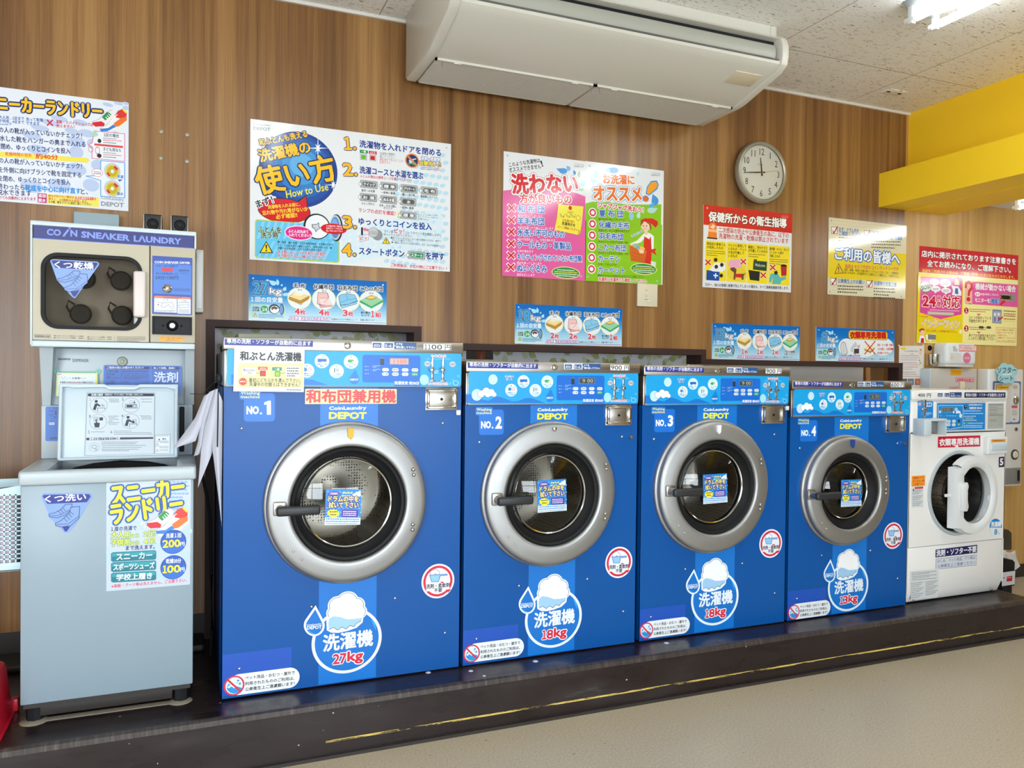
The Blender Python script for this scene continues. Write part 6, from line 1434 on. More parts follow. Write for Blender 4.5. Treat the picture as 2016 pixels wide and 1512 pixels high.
P.p([(715, 1405), (850, 1395), (850, 1475), (790, 1480), (770, 1500), (765, 1480), (725, 1475)], '#f0f0f0'); P.r(745, 1400, 850, 1472, '#7d7f80'); P.e(1175, 1365, 20, 28, '#efe9c0')
P.p([(1325, 700), (1935, 745), (1930, 1042), (1325, 1000)], '#dc5a9a'); P.p([(1232, 700), (1330, 702), (1330, 1000), (1230, 995)], '#eab0a0')
P.l([(1245, 775), (1250, 725), (1285, 708), (1322, 735), (1322, 790), (1290, 830), (1283, 880)], 40, '#c8302a'); P.e(1280, 935, 26, 30, '#c8302a'); P.p([(1235, 995), (1310, 990), (1330, 1003)], '#5a4a40')
P.t('機械が動かない場合', 1372, 806, 1905, 842, 84, '#f4eef0', b=.035); P.e(1402, 868, 38, 30, '#f0eef0'); P.t('まず', 1376, 884, 1430, 886, 28, '#c23a6a', b=.03); P.t('料金が表示してあった', 1445, 882, 1675, 892, 30, '#f4eef0', b=.02)
P.t('モニターを', 1366, 972, 1562, 982, 56, '#f4eef0', b=.03); P.r(1572, 922, 1688, 990, '#a9c8ea'); P.t('確認！', 1580, 982, 1685, 988, 56, '#1f5fb4', b=.03)
P.p([(1706, 862), (1898, 872), (1896, 962), (1704, 952)], '#8a8c8c'); P.r(1706, 880, 1846, 942, '#24201c'); P.e(1775, 910, 68, 36, '#e0c83a', ring=.06); P.p([(1690, 1000), (1725, 965), (1715, 955), (1765, 945), (1768, 985), (1755, 980), (1715, 1018)], '#c8302a')
for cy_, n_, l1, l2 in ((1085, '1', 'コインが詰まっている', '可能性があります'), (1322, '2', '半ドアの可能性があります', 'しっかりと閉め直して下さい')):
    P.e(1252, cy_, 30, 40, '#b8142c'); P.num(n_, 1240, cy_ + 22, 1264, cy_ + 22, 46, '#f4eef0', b=.04)
    P.fuzz(1290, cy_ - 10, 1580, cy_, 17, '#5a523a'); P.fuzz(1300, cy_ + 16, 1510, cy_ + 24, 17, '#5a523a', 4)
    P.p([(1385, cy_ + 42), (1445, cy_ + 44), (1415, cy_ + 68)], '#d85a7a')
    P.t(l1, 1285, cy_ + 112, 1580 if n_ == '1' else 1632, cy_ + 120, 42, '#24221c', b=.015); P.t(l2, 1285, cy_ + (158 if n_ == '1' else 150), 1520 if n_ == '1' else 1632, cy_ + 162, 42, '#24221c', b=.015)
P.r(1420, 1290, 1478, 1325, '#24201c'); P.r(1520, 1292, 1576, 1326, '#24201c'); P.t('dOOr', 1428, 1316, 1470, 1318, 18, '#7a8a6a'); P.t('E-d.', 1528, 1318, 1568, 1320, 18, '#7a8a6a')
P.p([(1598, 1068), (1720, 1076), (1716, 1258), (1594, 1250)], '#7a86a0'); P.p([(1610, 1095), (1710, 1100), (1706, 1245), (1606, 1238)], '#a8aec0')
for x in (1630, 1680): P.e(x, 1135, 14, 18, '#e8ecee'); P.r(x - 8, 1170, x + 8, 1230, '#5a5a7a')
P.p([(1675, 1190), (1690, 1175), (1692, 1185), (1735, 1160), (1735, 1185), (1700, 1205), (1700, 1215)], '#c8302a')
for y, cc in ((1100, '#5a523a'), (1138, '#c2343a'), (1165, '#5a523a'), (1205, '#c2343a')): P.fuzz(1745, y, 1905, y + 10, 26, cc)
P.fuzz(1745, 1228, 1890, 1232, 8, '#8a8260')
P.l([(1648, 1310), (1908, 1322), (1900, 1505), (1645, 1500)], 4, '#b8443a', True)
for k_, tx in enumerate(('それでも動かない場合は、', '店内のインターフォンを', 'ご利用下さい。', '24時間サポートセンターの', 'オペレーターにつながります。')): w = 19 * len(tx); P.t(tx, 1660, 1352 + k_ * 35, 1660 + min(w, 232), 1358 + k_ * 35, 24, '#b8443a', b=.015)
sign('intercom_poster', P, 4.248, 1.566, 5.163, 2.176, 'red and yellow intercom poster on the pale wood wall, under the yellow beam')

# sneaker laundry poster at the left edge
C_ = (0, 150, 4.8)
P = new(C_, (-.872, 2.0, -.231, 2.444), '#dfe5ee')
for x, y, rx, ry in ((1020, 270, 50, 18), (1120, 258, 45, 16), (1190, 258, 30, 14), (930, 330, 60, 30), (1190, 300, 30, 20), (560, 400, 80, 28), (480, 440, 90, 30), (760, 440, 70, 30), (380, 490, 90, 30), (680, 520, 70, 30), (820, 540, 80, 36), (1060, 540, 80, 30), (300, 560, 90, 36), (720, 620, 90, 50), (880, 640, 60, 50), (720, 720, 70, 60), (920, 840, 60, 50), (360, 700, 100, 50), (720, 880, 100, 60), (560, 1030, 110, 60), (860, 1030, 80, 60), (300, 1040, 110, 60)): P.e(x, y, rx, ry, '#b9c7e4', n=14, rot=-.15)
P.t('スニーカーランドリー', -140, 312, 965, 398, 130, '#f0bd1c', b=.05, o=[('#1c2a63', .10)])
colour_shoes(P, 875, 318, .92)
for tx, xa, ya, xb, yb, h, cc in (('大人用…2足まで', -8, 402, 228, 418, 32, '#2a5fae'), ('子供用…4足まで', -8, 436, 228, 452, 32, '#2a5fae'), ('20cm以下', -20, 462, 112, 466, 20, '#2a5fae'), ('洗って乾燥', 247, 424, 408, 432, 34, '#2a5fae'), ('できます', 248, 460, 375, 466, 32, '#2a5fae'), ('革靴・スパイクシューズは', 532, 446, 880, 476, 32, '#c8264a'), ('洗えません！', 532, 484, 705, 492, 30, '#c8264a')): P.t(tx, xa, ya, xb, yb, h, cc, b=.025)
P.cross(472, 440, 33, '#c8264a', .4)
for tx, xa, ya, xb, yb in (('前の人の靴が入っていないかチェック！', -60, 528, 775, 592), ('脱水した靴をハンガーの奥まで入れる', -55, 608, 808, 672), ('扉を閉め、ゆっくりとコインを投入', -90, 682, 665, 735), ('前の人の靴が入っていないかチェック！', -60, 818, 775, 878), ('靴底を外側に向けブラシで靴を固定する', -120, 900, 768, 962), ('ふたを閉め、ゆっくりとコインを投入', -110, 985, 665, 1030)): P.t(tx, xa, ya, xb, yb, 54, '#26306e', b=.02)
P.p([(-200, 700), (830, 775), (845, 795), (830, 818), (-200, 748)], '#ecdc4e'); P.t('乾燥時間の目安', 52, 752, 300, 765, 36, '#dd5a44', b=.02); P.t('約40分', 340, 780, 550, 792, 50, '#d8303a', b=.03)
P.t('終わったら', -22, 1066, 232, 1080, 54, '#26306e', b=.02); P.t('靴底を中心に向け直す', 240, 1082, 762, 1114, 56, '#2a8fd8', b=.035); P.t('と、', 765, 1116, 830, 1118, 52, '#26306e', b=.02); P.t('脱水できます', -28, 1122, 296, 1136, 54, '#26306e', b=.02); P.t('かけても自動的に止まります', -40, 1160, 340, 1178, 32, '#c8264a', b=.02)
P.r(356, 1104, 441, 1200, '#b81f6a'); P.t('追加', 364, 1144, 432, 1148, 34, '#f2e8ee', b=.03); P.t('脱水', 364, 1188, 432, 1192, 34, '#f2e8ee', b=.03)
P.p([(444, 1114), (938, 1146), (936, 1238), (444, 1206)], '#efe16e')
for tx, xa, ya, xb, yb, cc in (('脱水が足りない場合は、', 458, 1142, 708, 1158, '#c23a2a'), ('を', 890, 1172, 910, 1173, '#c23a2a'), ('押すと、2分間脱水を追加します。', 458, 1172, 830, 1198, '#c23a2a'), ('その際、靴をブラシに固定し直して下さい。', 458, 1198, 862, 1222, '#3a3a3a')): P.t(tx, xa, ya, xb, yb, 24, cc, b=.02)
P.p([(712, 1136), (885, 1146), (885, 1172), (712, 1162)], '#d8484a'); P.t('脱水追加ボタン', 720, 1158, 878, 1168, 22, '#f4ece8', b=.02)
for L, cc in (([(890, 518), (1178, 545), (1178, 806), (870, 776), (870, 672), (838, 648), (872, 630)], '#e06a9a'), ([(952, 798), (1178, 818), (1178, 1152), (952, 1134), (952, 986), (812, 944), (952, 940)], '#2f8fd4')): P.p(L, '#e4e9ee'); P.l(L, 6, cc, True)
P.t('2足の場合', 982, 570, 1125, 584, 34, '#3a3f4a', b=.02); P.t('子ども用なら', 974, 706, 1144, 720, 34, '#3a3f4a', b=.02)
for y, cc in ((592, '#7a808a'), (610, '#d83a4a'), (632, '#5a606a'), (728, '#7a808a'), (748, '#d83a4a'), (768, '#5a606a')): P.fuzz(975, y, 1150 - (y in (592, 632, 728, 768)) * 50, y + 10, 14, cc)
P.p([(892, 636), (1162, 660), (1162, 680), (892, 655)], '#d8484a'); P.e(940, 612, 18, 20, '#2a2a2c'); P.e(938, 752, 22, 20, '#2a2a2c'); P.p([(862, 548), (905, 510), (930, 560), (890, 575)], '#a9cfb4'); P.e(858, 690, 24, 30, '#c84a54', ring=.15); P.e(922, 702, 22, 36, '#c84a54', ring=.18)
for cy_, tx in ((900, '洗濯'), (1062, '脱水')):
    P.e(1062, cy_, 78, 80, '#c3c7cc', n=36); P.e(1062, cy_, 60, 62, '#d9c52a', n=36); P.star(1062, cy_, 56, 58, '#c2ac20', 18, .75); P.e(1062, cy_, 16, 17, '#e8ecee')
    P.p([(1085, cy_ - 55), (1122, cy_ - 22), (1100, cy_ - 8), (1072, cy_ - 40)], '#cf2434'); P.p([(1005, cy_ + 20), (1030, cy_ + 50), (1045, cy_ + 38), (1018, cy_ + 5)], '#cf2434'); P.t(tx, 1108, cy_ + 62, 1165, cy_ + 66, 28, '#2a72c4', b=.03)
P.e(920, 912, 54, 38, '#d8607a'); P.e(920, 912, 50, 34, '#f0eef0'); P.fuzz(885, 908, 955, 912, 12, '#6a606a'); P.fuzz(885, 926, 960, 930, 14, '#4a404a')
P.p([(1118, 975), (1145, 978), (1145, 970), (1155, 980), (1132, 998), (1112, 980)], '#2a62b4')
brandmark(P, 955, 1225, 1170, 1242)
sign('shoe_laundry_poster', P, -.872, 2.0, -.231, 2.444, 'pale blue shoe laundry poster cut by the left edge, above the shoe dryer')

# capacity signs: one drawing, four sets of words
REF = (1.503, 1.495, 2.113, 1.694)
def capacity(rect, num, words, label):
    P = Print(C18, PY, (REF[0], REF[1], (rect[2] - rect[0]) / (REF[2] - REF[0]), (rect[3] - rect[1]) / (REF[3] - REF[1]), rect[0], rect[1]))
    P.board(*rect, .004, '#cfe4ee'); P.grad(*rect, ['#c6e2ee', '#98cbe6', '#4c9cd4', '#1a74c2', '#126abc'], 16)
    for x, y, rx, ry, tip in ((765, 165, 22, 20, (-1.7, -1.3)), (797, 160, 12, 22, (-.6, -1.4)), (828, 182, 8, 8, (0, -1.5)), (850, 215, 13, 15, (.9, -1.4)), (856, 262, 20, 14, (1.2, -1.2)), (720, 140, 10, 8, (-1.5, -.4))): P.drop(x, y, rx, ry, '#a9dcf2', tip)
    wd = 100 if len(num) == 2 else 60
    P.num(num, 612 + (0 if len(num) == 2 else 40), 258, 718, 264, 104, '#4ba6dc', b=.05, o=[('#e8eef2', .085), ('#20242c', .06)])
    P.t('kg', 735, 270, 826, 275, 64, '#f0f3f6', b=.03, o=[('#e8eef2', .13), ('#20242c', .08)])
    P.t('１回の目安量', 590, 326, 835, 332, 44, '#e6eff4', b=.03)
    P.r(590, 348, 850, 470, '#c9dfa8', .006); P.r(595, 353, 845, 465, '#a9d4e2', .005)
    P.t('洗濯物', 604, 387, 655, 388, 18, '#4a4a2a', b=.03); P.t('目安量', 604, 408, 655, 409, 18, '#4a4a2a', b=.03); P.e(694, 390, 29, 30, '#2f9a4a'); P.t('3/4', 676, 408, 714, 410, 32, '#e8f2e8', b=.02)
    P.e(770, 388, 42, 42, '#2a2c32', n=32); P.e(772, 392, 34, 33, '#e8ecf0', n=28); P.p([(745, 375), (770, 362), (800, 378), (785, 392), (765, 385), (752, 400)], '#6a4a44'); P.e(826, 390, 19, 46, '#2a2c32', n=28); P.e(824, 390, 15, 39, '#6f9cd0', n=28)
    warn(P, 623, 440, 18, 20)
    for k_ in range(3): P.fuzz(650, 442 + k_ * 13, 835 - (k_ == 2) * 60, 446 + k_ * 13, 11, '#2f72a8', k_)
    if words:
        for k_, (cx_, cy_) in enumerate(((963, 292), (1152, 298), (1338, 306), (1516, 312))):
            P.e(cx_, cy_, 92, 94, '#f0e6a8', n=36); P.e(cx_, cy_, 86, 88, '#e9eef0', n=36)
            if k_ == 0:
                P.p([(880, 300), (930, 330), (975, 350), (1042, 285), (1040, 268), (930, 235), (885, 275)], '#6a4a20'); P.p([(884, 280), (932, 235), (1042, 268), (970, 312)], '#f0d89a'); P.p([(884, 284), (970, 316), (1042, 272), (1040, 284), (972, 330), (886, 298)], '#c99a3e'); P.p([(888, 304), (972, 336), (1038, 292), (1036, 302), (974, 346), (892, 314)], '#e2b860'); P.p([(932, 237), (960, 240), (1000, 258), (960, 275), (915, 262)], '#f4ead0')
            if k_ == 1:
                P.p([(1105, 238), (1180, 242), (1195, 300), (1220, 360), (1120, 372), (1115, 345), (1098, 340)], '#8a4a50'); P.p([(1108, 242), (1176, 245), (1190, 300), (1192, 345), (1102, 338)], '#eec0bc'); P.p([(1118, 290), (1190, 285), (1215, 352), (1125, 345)], '#f4d6d2'); P.l([(1120, 290), (1185, 288), (1150, 330)], 3, '#a86a6c'); P.p([(1118, 352), (1216, 346), (1218, 358), (1122, 368)], '#e2a8a8')
            if k_ == 2:
                P.p([(1262, 275), (1280, 255), (1330, 245), (1390, 255), (1412, 310), (1405, 335), (1290, 375), (1275, 350)], '#2f6a94'); P.p([(1266, 278), (1282, 258), (1330, 249), (1388, 258), (1406, 306), (1340, 338), (1280, 345)], '#8ac6e4'); P.p([(1282, 350), (1340, 344), (1408, 312), (1404, 330), (1292, 370)], '#a9d6ec'); P.l([(1322, 252), (1335, 300), (1282, 325)], 3, '#3f82ac'); P.l([(1335, 300), (1400, 290)], 3, '#3f82ac'); P.l([(1300, 352), (1400, 320)], 3, '#3f82ac')
            if k_ == 3:
                P.p([(1425, 312), (1510, 262), (1612, 306), (1518, 368)], '#3a8a5a'); P.p([(1430, 304), (1466, 284), (1515, 300), (1565, 280), (1606, 300), (1518, 356)], '#9ad0a0'); P.p([(1425, 308), (1518, 358), (1612, 302), (1610, 316), (1518, 374), (1428, 322)], '#3faa78'); P.p([(1466, 282), (1518, 256), (1568, 276), (1516, 300)], '#6a5a30'); P.p([(1472, 281), (1518, 260), (1562, 276), (1516, 295)], '#f0c86a')
        for tx, xa, ya, xb, yb in (('毛 布', 918, 203, 1010, 206), ('化繊布団', 1073, 210, 1225, 214), ('羽毛布団', 1258, 218, 1408, 222), ('こたつ布団', 1430, 223, 1605, 226)): P.t(tx, xa, ya, xb, yb, 42, '#20242c', b=.03, o=[('#eef1f3', .10)])
        for xa, ya in ((950, 226), (1136, 234), (1322, 242), (1500, 248)): P.t('なら', xa, ya, xa + 34, ya + 1, 15, '#20242c', b=.03)
        for tx, xa, ya, xb, yb in ((words[0], 926, 431, 1010, 434), (words[1], 1112, 436, 1195, 440), (words[2], 1296, 440, 1378, 444)):
            P.num(tx[0], xa + 8 * (tx[0] == '1'), ya, xa + 36 - 4 * (tx[0] == '1'), ya + 1, 50, '#d82a4a', b=.05, o=[('#f0eef0', .08)]); P.t(tx[1], xa + 40, yb - 2, xb, yb, 40, '#d82a4a', b=.04, o=[('#f0eef0', .10)])
        if len(words) > 3:
            P.t('掛け/敷き', 1436, 420, 1505, 422, 20, '#20242c', b=.03); P.t('セットで', 1438, 444, 1500, 446, 20, '#20242c', b=.03); P.num('1', 1515, 448, 1538, 449, 52, '#d82a4a', b=.05, o=[('#f0eef0', .08)]); P.t('組', 1548, 448, 1590, 450, 42, '#d82a4a', b=.04, o=[('#f0eef0', .10)])
        else:
            P.t('大型の洗濯機を', 1445, 424, 1585, 427, 22, '#20242c', b=.03, o=[('#e4eef2', .1)]); P.t('お使いください', 1448, 452, 1585, 455, 22, '#20242c', b=.03, o=[('#e4eef2', .1)])
        P.r(875, 482, 1628, 497, '#8a4a9c')
    else:
        for x, y, rx, ry in ((990, 330, 110, 100), (1130, 290, 110, 110), (1300, 310, 150, 110), (1480, 330, 145, 105), (1200, 360, 200, 90)): P.e(x, y, rx, ry, '#e9eef0', n=32)
        P.r(1012, 130, 1545, 258, '#2a2c32', .02, 8); P.r(1016, 134, 1541, 254, '#efc32a', .019, 8); P.t('衣類専用洗濯機', 1035, 228, 1522, 236, 76, '#d0242c', b=.04, o=[('#5a1a1a', .03)])
        P.p([(905, 330), (915, 280), (945, 262), (975, 285), (1005, 390), (990, 420), (925, 432)], '#7a7c80'); P.p([(910, 332), (920, 285), (945, 268), (970, 290), (998, 388), (985, 412), (930, 425)], '#d9dbdc'); P.l([(945, 268), (955, 415)], 3, '#8a8c90')
        P.p([(1045, 340), (1110, 268), (1130, 300), (1120, 330), (1080, 345), (1075, 400), (1045, 380)], '#c9cbcd'); P.p([(1130, 310), (1175, 305), (1165, 345), (1130, 340)], '#e0a8c0'); P.p([(1090, 350), (1160, 350), (1158, 408), (1088, 405)], '#44464a')
        P.e(1300, 340, 84, 84, '#f0e6a8', n=32); P.e(1300, 340, 79, 79, '#e9eef0', n=32); P.p([(1230, 345), (1290, 300), (1370, 330), (1310, 375)], '#f0dca8'); P.p([(1230, 350), (1310, 380), (1370, 336), (1368, 360), (1312, 405), (1234, 372)], '#b08a3a')
        for a in (((1235, 265), (1375, 415)), ((1375, 265), (1235, 415))): P.l(a, 13, '#cf2434')
        for k_, tx in enumerate(('毛布・マット類・大物は', '入れる前に、大型洗濯機', 'をお使いください。')): P.t(tx, 1405, 325 + k_ * 46, 1620 - (k_ == 2) * 40, 328 + k_ * 46, 30, '#c8242c', b=.03)
        P.t('ワイシャツなどの衣類なら', 890, 440, 1080, 443, 22, '#4a52a0', b=.02); P.t('20', 1082, 440, 1118, 441, 36, '#cf2434', off=.02); P.t('枚程度', 1122, 442, 1175, 444, 22, '#4a52a0', b=.02)
        P.r(875, 490, 1628, 503, '#8a4a9c')
    P.t('上記数量はあくまで目安です', 880, 479, 1195, 484, 30, '#f0e4ee', b=.03, o=[('#9a4a94', .11)]); P.t('洗濯物の大きさや素材によって、容量は異なります', 1205, 479, 1545, 484, 17, '#2a3038', b=.015); P.fuzz(1552, 484, 1605, 485, 14, '#a9c0cc')
    for x, y in ((610, 125), (1608, 168)): P.e(x, y, 7, 7, '#cfe0ea')
    return sign('capacity_sign', P, *rect, label, 'sign', 'blue capacity signs in a row above the washers')
capacity((.243, 1.567, .854, 1.768), '27', ('4枚', '4枚', '3枚', '1組'), 'blue sign reading 27kg with four bedding pictures, lowest left on the wall')
capacity((1.503, 1.495, 2.113, 1.694), '18', ('2枚', '2枚', '2枚', '1組'), 'blue sign reading 18kg with four bedding pictures, under the pink poster')
capacity((2.688, 1.438, 3.306, 1.638), '13', ('1枚', '1枚', '1枚'), 'blue sign reading 13kg with four bedding pictures, under the red-headed notice')
capacity((3.428, 1.440, 4.052, 1.640), '8', None, 'blue sign reading 8kg with a yellow pill title, under the cream notice')

# ------------------------------------------------------------------ switch plate and clock
T = thing('wall_switch', (2.262, WY, 1.71), 'cream switch plate on the wall under the green poster', 'switch')
MB().box(2.200, 2.325, WY - .014, WY, 1.710, 1.832, .004).build('plate', M['beige'], T)
P = Print((970, 280, 4.319), WY - .0145); P.fuzz(1296, 1262, 1320, 1263, 8, '#6a675a'); P.e(1306, 1308, 8, 8, '#8a8778', ring=.25); P.fuzz(1290, 1340, 1320, 1341, 9, '#6a675a'); P.build('switch_print', T, material=M['sticker'])
MB().box(2.258, 2.276, WY - .019, WY - .012, 1.733, 1.742, .002).build('button', M['white_plastic'], T)
kx, kz, ky = 2.975, 2.490, WY - .062
T = thing('wall_clock', (kx, WY, kz - .17), 'round silver-rimmed wall clock with black numerals, above the red-headed notice', 'clock')
MB().lathe((kx, WY, kz), [(.150, -.052), (.150, -.056), (.156, -.062), (.166, -.060), (.172, -.052), (.174, -.040), (.171, -.030), (.160, -.012), (.150, 0)], 72).build('rim', M['clock_rim'], T)
MB().lathe((kx, WY, kz), [(0, -.046), (.151, -.046), (.151, -.040)], 64).build('dial', mat('ivory_dial', '#e3e0d0', .5), T)
P = Print((1350, 270, 4.2), WY - .0465)
for h_ in range(1, 13):
    a = radians(90 - 30 * h_); u, v = kx + .118 * cos(a), kz + .116 * sin(a); w = .011 if h_ < 10 else .016
    vs, fs, a0, a1, b0, b1 = glyphs(str(h_)); s_ = .036 / (b1 - b0); s2 = s_ * .82
    P._add([(u + (x - (a0 + a1) / 2) * s2, v + (y - (b0 + b1) / 2) * s_) for x, y in vs], fs, '#2a2824')
for k_ in range(60):
    a = radians(6 * k_); L = .004 if k_ % 5 else .006
    P.uv([(kx + .143 * cos(a) - .0006 * sin(a), kz + .143 * sin(a) + .0006 * cos(a)), (kx + .143 * cos(a) + .0006 * sin(a), kz + .143 * sin(a) - .0006 * cos(a)), (kx + (.143 + L) * cos(a), kz + (.143 + L) * sin(a))], '#6a675c')
P.t('CITIZEN', 592, 228, 638, 234, 9, '#5a574c'); P.build('numerals', T, material=M['sticker'])
def hand(name, ang, L, tail, w0, w1, yy, m_):
    d = (sin(ang), cos(ang)); n_ = (d[1], -d[0]); q = lambda r_, w: [(kx + d[0] * r_ + n_[0] * w * s_, kz + d[1] * r_ + n_[1] * w * s_) for s_ in (1, -1)]
    A_, B2 = q(-tail, w0), q(L, w1); MB().prism([A_[0], B2[0], B2[1], A_[1]], 'y', yy - .0012, yy).build(name, m_, T)
hand('hour_hand', radians(353), .082, .020, .0042, .0018, WY - .0485, M['black']); hand('minute_hand', radians(264), .118, .022, .0040, .0016, WY - .0505, M['black']); hand('second_hand', radians(79), .112, .03, .0008, .0005, WY - .0525, mat('brass', '#a8803a', .4, .6))
MB().lathe((kx, WY, kz), [(0, -.055), (.005, -.055), (.005, -.047)], 16).build('hub', mat('brass_hub', '#a8803a', .4, .6), T)
MB().lathe((kx, WY, kz), [(0, -.060), (.08, -.0595), (.1515, -.056)], 48, front=True).build('glass', M['clear_glass'], T)

# ------------------------------------------------------------------ ceiling air conditioner
T = thing('air_conditioner', (1.74, 3.24, 2.69), 'large white ceiling air conditioner with a slatted intake underneath', 'air conditioner')
ax0, ax1 = .935, 2.545
pr = [(3.56, 2.989), (3.56, 2.715), (3.54, 2.69), (3.245, 2.69), (3.20, 2.698), (2.945, 2.762), (2.915, 2.785), (2.915, 2.80), (2.965, 2.805), (2.965, 2.900), (2.925, 2.905), (2.935, 2.918), (2.985, 2.93), (2.985, 2.989)]
cap = [(3.58, 2.989), (3.58, 2.705), (3.55, 2.684), (3.24, 2.684), (3.19, 2.692), (2.945, 2.755), (2.905, 2.782), (2.897, 2.82), (2.898, 2.87), (2.912, 2.905), (2.94, 2.925), (2.98, 2.935), (2.98, 2.989)]
MB().prism(pr, 'x', ax0 + .03, ax1 - .025).build('casing', M['ac_white'], T, ang=25)
for a, b2 in ((ax0 - .012, ax0 + .032), (ax1 - .030, ax1 + .008)): MB().prism(cap, 'x', a, b2, .006).build('end_cap', M['ac_white'], T, ang=25)
MB().box(ax0 + .035, ax1 - .032, 2.955, 2.964, 2.806, 2.899).build('outlet_shadow', M['black'], T)
MB().prism([(2.932, 2.808), (2.924, 2.830), (2.925, 2.856), (2.936, 2.876), (2.941, 2.874), (2.931, 2.855), (2.930, 2.832), (2.938, 2.810)], 'x', ax0 + .045, ax1 - .045).build('louvre', M['ac_grey'], T, ang=60)
MB().box(ax0 + .04, ax1 - .04, 2.908, 2.93, 2.7985, 2.8045, .001).build('lip_strip', mat('dark_grey_strip', '#5d5b56', .5), T)
for k_, (a, b2) in enumerate(((ax0 + .034, 1.735), (1.740, ax1 - .034))):
    g = MB(); g.box(a, b2, 3.25, 3.262, 2.680, 2.690).box(a, b2, 3.534, 3.545, 2.680, 2.690).box(a, a + .008, 3.25, 3.545, 2.680, 2.690).box(b2 - .008, b2, 3.25, 3.545, 2.680, 2.690)
    for j in range(26): g.box(a, b2, 3.2665 + j * .0103, 3.2725 + j * .0103, 2.681, 2.686)
    for j in range(1, 5): x = a + (b2 - a) * j / 5; g.box(x - .002, x + .002, 3.26, 3.54, 2.682, 2.688)
    gr = g.build('intake_grille', M['ac_white'], T, smooth=False)
    for x in (a + .10, b2 - .10): MB().box(x - .016, x + .016, 3.252, 3.262, 2.677, 2.682, .001).build('grille_latch', M['white_plastic'], gr)
MB().box(ax0 + .034, ax1 - .034, 3.26, 3.54, 2.6915, 2.693).build('filter', M['ac_grey'], T)
b = MB()
for x in (ax0 + .062, 1.712, 1.756): b.tube([(x, 3.262, 2.684), (x, 3.25, 2.672), (x, 3.245, 2.655), (x + .004, 3.248, 2.648)], .0015, 6)
b.build('hanging_clips', M['steel'], T)
lp = Matrix.Translation((2.40, 3.03, 2.7405)) @ Matrix.Rotation(radians(-14), 4, 'X')
MB().box(-.075, .075, -.045, .045, -.0035, .002, .001, mtx=lp).build('maker_plate', M['beige'], T)

# ------------------------------------------------------------------ fluorescent lamps
def lamp(x, y0, y1, z, label):
    T = thing('fluorescent_lamp', (x, (y0 + y1) / 2, z), label, 'lamp', 'twin-tube ceiling lamps')
    MB().prism([(x - .11, z), (x + .11, z), (x + .055, z - .045), (x - .055, z - .045)], 'y', y0, y1, .003).build('reflector', M['motor'], T)
    for s_ in (-1, 1):
        MB().cyl((x + s_ * .072, y0 + .045, z - .078), (x + s_ * .072, y1 - .045, z - .078), .0165, 20).build('tube', M['tube'], T)
        for y in (y0 + .02, y1 - .02):
            b = MB().box(x + s_ * .072 - .012, x + s_ * .072 + .012, y - .012, y + .012, z - .098, z - .02, .003).cyl((x + s_ * .072, y - .028, z - .078), (x + s_ * .072, y + .028, z - .078), .0135, 16)
            b.build('tube_holder', M['white_plastic'], T)
lamp(2.99, 1.32, 2.57, CZ, 'lit twin-tube ceiling lamp right of the air conditioner, nearest the wood wall')
lamp(2.99, -.05, 1.20, CZ, 'lit twin-tube ceiling lamp behind the one right of the air conditioner')
lamp(.48, .95, 2.2, CZ, 'lit twin-tube ceiling lamp over the shoe washer side of the room')
lamp(4.782, 2.09, 3.337, 2.48, 'lit twin-tube lamp on the low ceiling beyond the yellow beam')
lamp(7.55, .3, 1.6, 2.48, 'lit twin-tube lamp on the low ceiling far to the right')

q = onZ(1760, 181, CZ)
T = thing('ceiling_plate', (q.x, q.y, CZ), 'small pale ceiling plate with two dark slots, near the corner above the clock', 'ceiling plate')
MB().box(q.x - .07, q.x + .07, q.y - .035, q.y + .035, CZ - .004, CZ, .002).build('plate', M['ceiling'], T)
for s_ in (-1, 1): MB().box(q.x + s_ * .042 - .012, q.x + s_ * .042 + .012, q.y - .006, q.y + .006, CZ - .006, CZ - .003).build('slot', M['black'], T)
# ------------------------------------------------------------------ right-hand corner
CR = (1756, 660, 7.5615); VY = 3.56
P = Print(CR, WY - .0015)
pts = [(105, 160), (480, 155), (470, 800), (95, 800)]; P.p([(105, 158), (478, 156), (470, 842), (96, 842)], '#dcd8d2')
P.e(168, 195, 46, 26, '#ecd24a'); P.fuzz(145, 210, 195, 210, 8, '#7a6a3a'); P.t('よくあるお問い合わせ', 188, 248, 390, 252, 26, '#4a4640', b=.01); P.fuzz(275, 285, 318, 286, 16, '#7a766c')
P.p([(405, 240), (440, 205), (445, 240), (435, 290), (410, 285)], '#e0b89a'); P.p([(408, 215), (425, 202), (442, 215), (440, 228)], '#c2343a'); P.p([(408, 400), (438, 395), (435, 430), (412, 428)], '#a8b86a'); P.p([(395, 370), (415, 360), (418, 390)], '#c2343a')
for k_, (y, cc, xe) in enumerate(((310, '#5a6aa4', 400), (340, '#b8605a', 415), (372, '#b8605a', 370), (416, '#5a6aa4', 372), (446, '#b8605a', 415), (478, '#b8605a', 385), (510, '#b8605a', 300), (555, '#5a6aa4', 350), (586, '#b8605a', 370), (616, '#b8605a', 410))): P.fuzz(150, y, xe, y + 3, 15, cc, k_); P.e(134, y - 8, 5, 6, cc)
for x, cc in ((135, '#5a5650'), (235, '#5a7a96'), (340, '#b8644a')): P.p([(x, 648), (x + 90, 646), (x + 90, 740), (x, 742)], cc)
P.p([(360, 680), (400, 665), (410, 720), (370, 730)], '#d88a5a'); P.p([(250, 690), (300, 670), (310, 720), (260, 730)], '#8aa6b8')
for x, y in ((104, 152), (468, 146)): P.star(x, y, 18, 16, '#bfe0d4', 6, .5)
o = P.build('paper_notice', base=(4.2, WY, 1.25), material=M['sticker']); tag(o, 'white paper notice with red lines on the pale wood wall, beside the 8kg sign', 'notice')
def RZ(px, py, Y): return onY(1756 + px / CR[2], 660 + py / CR[2], Y)
A, B_ = RZ(512, 270, WY - .01), RZ(628, 456, WY - .01)
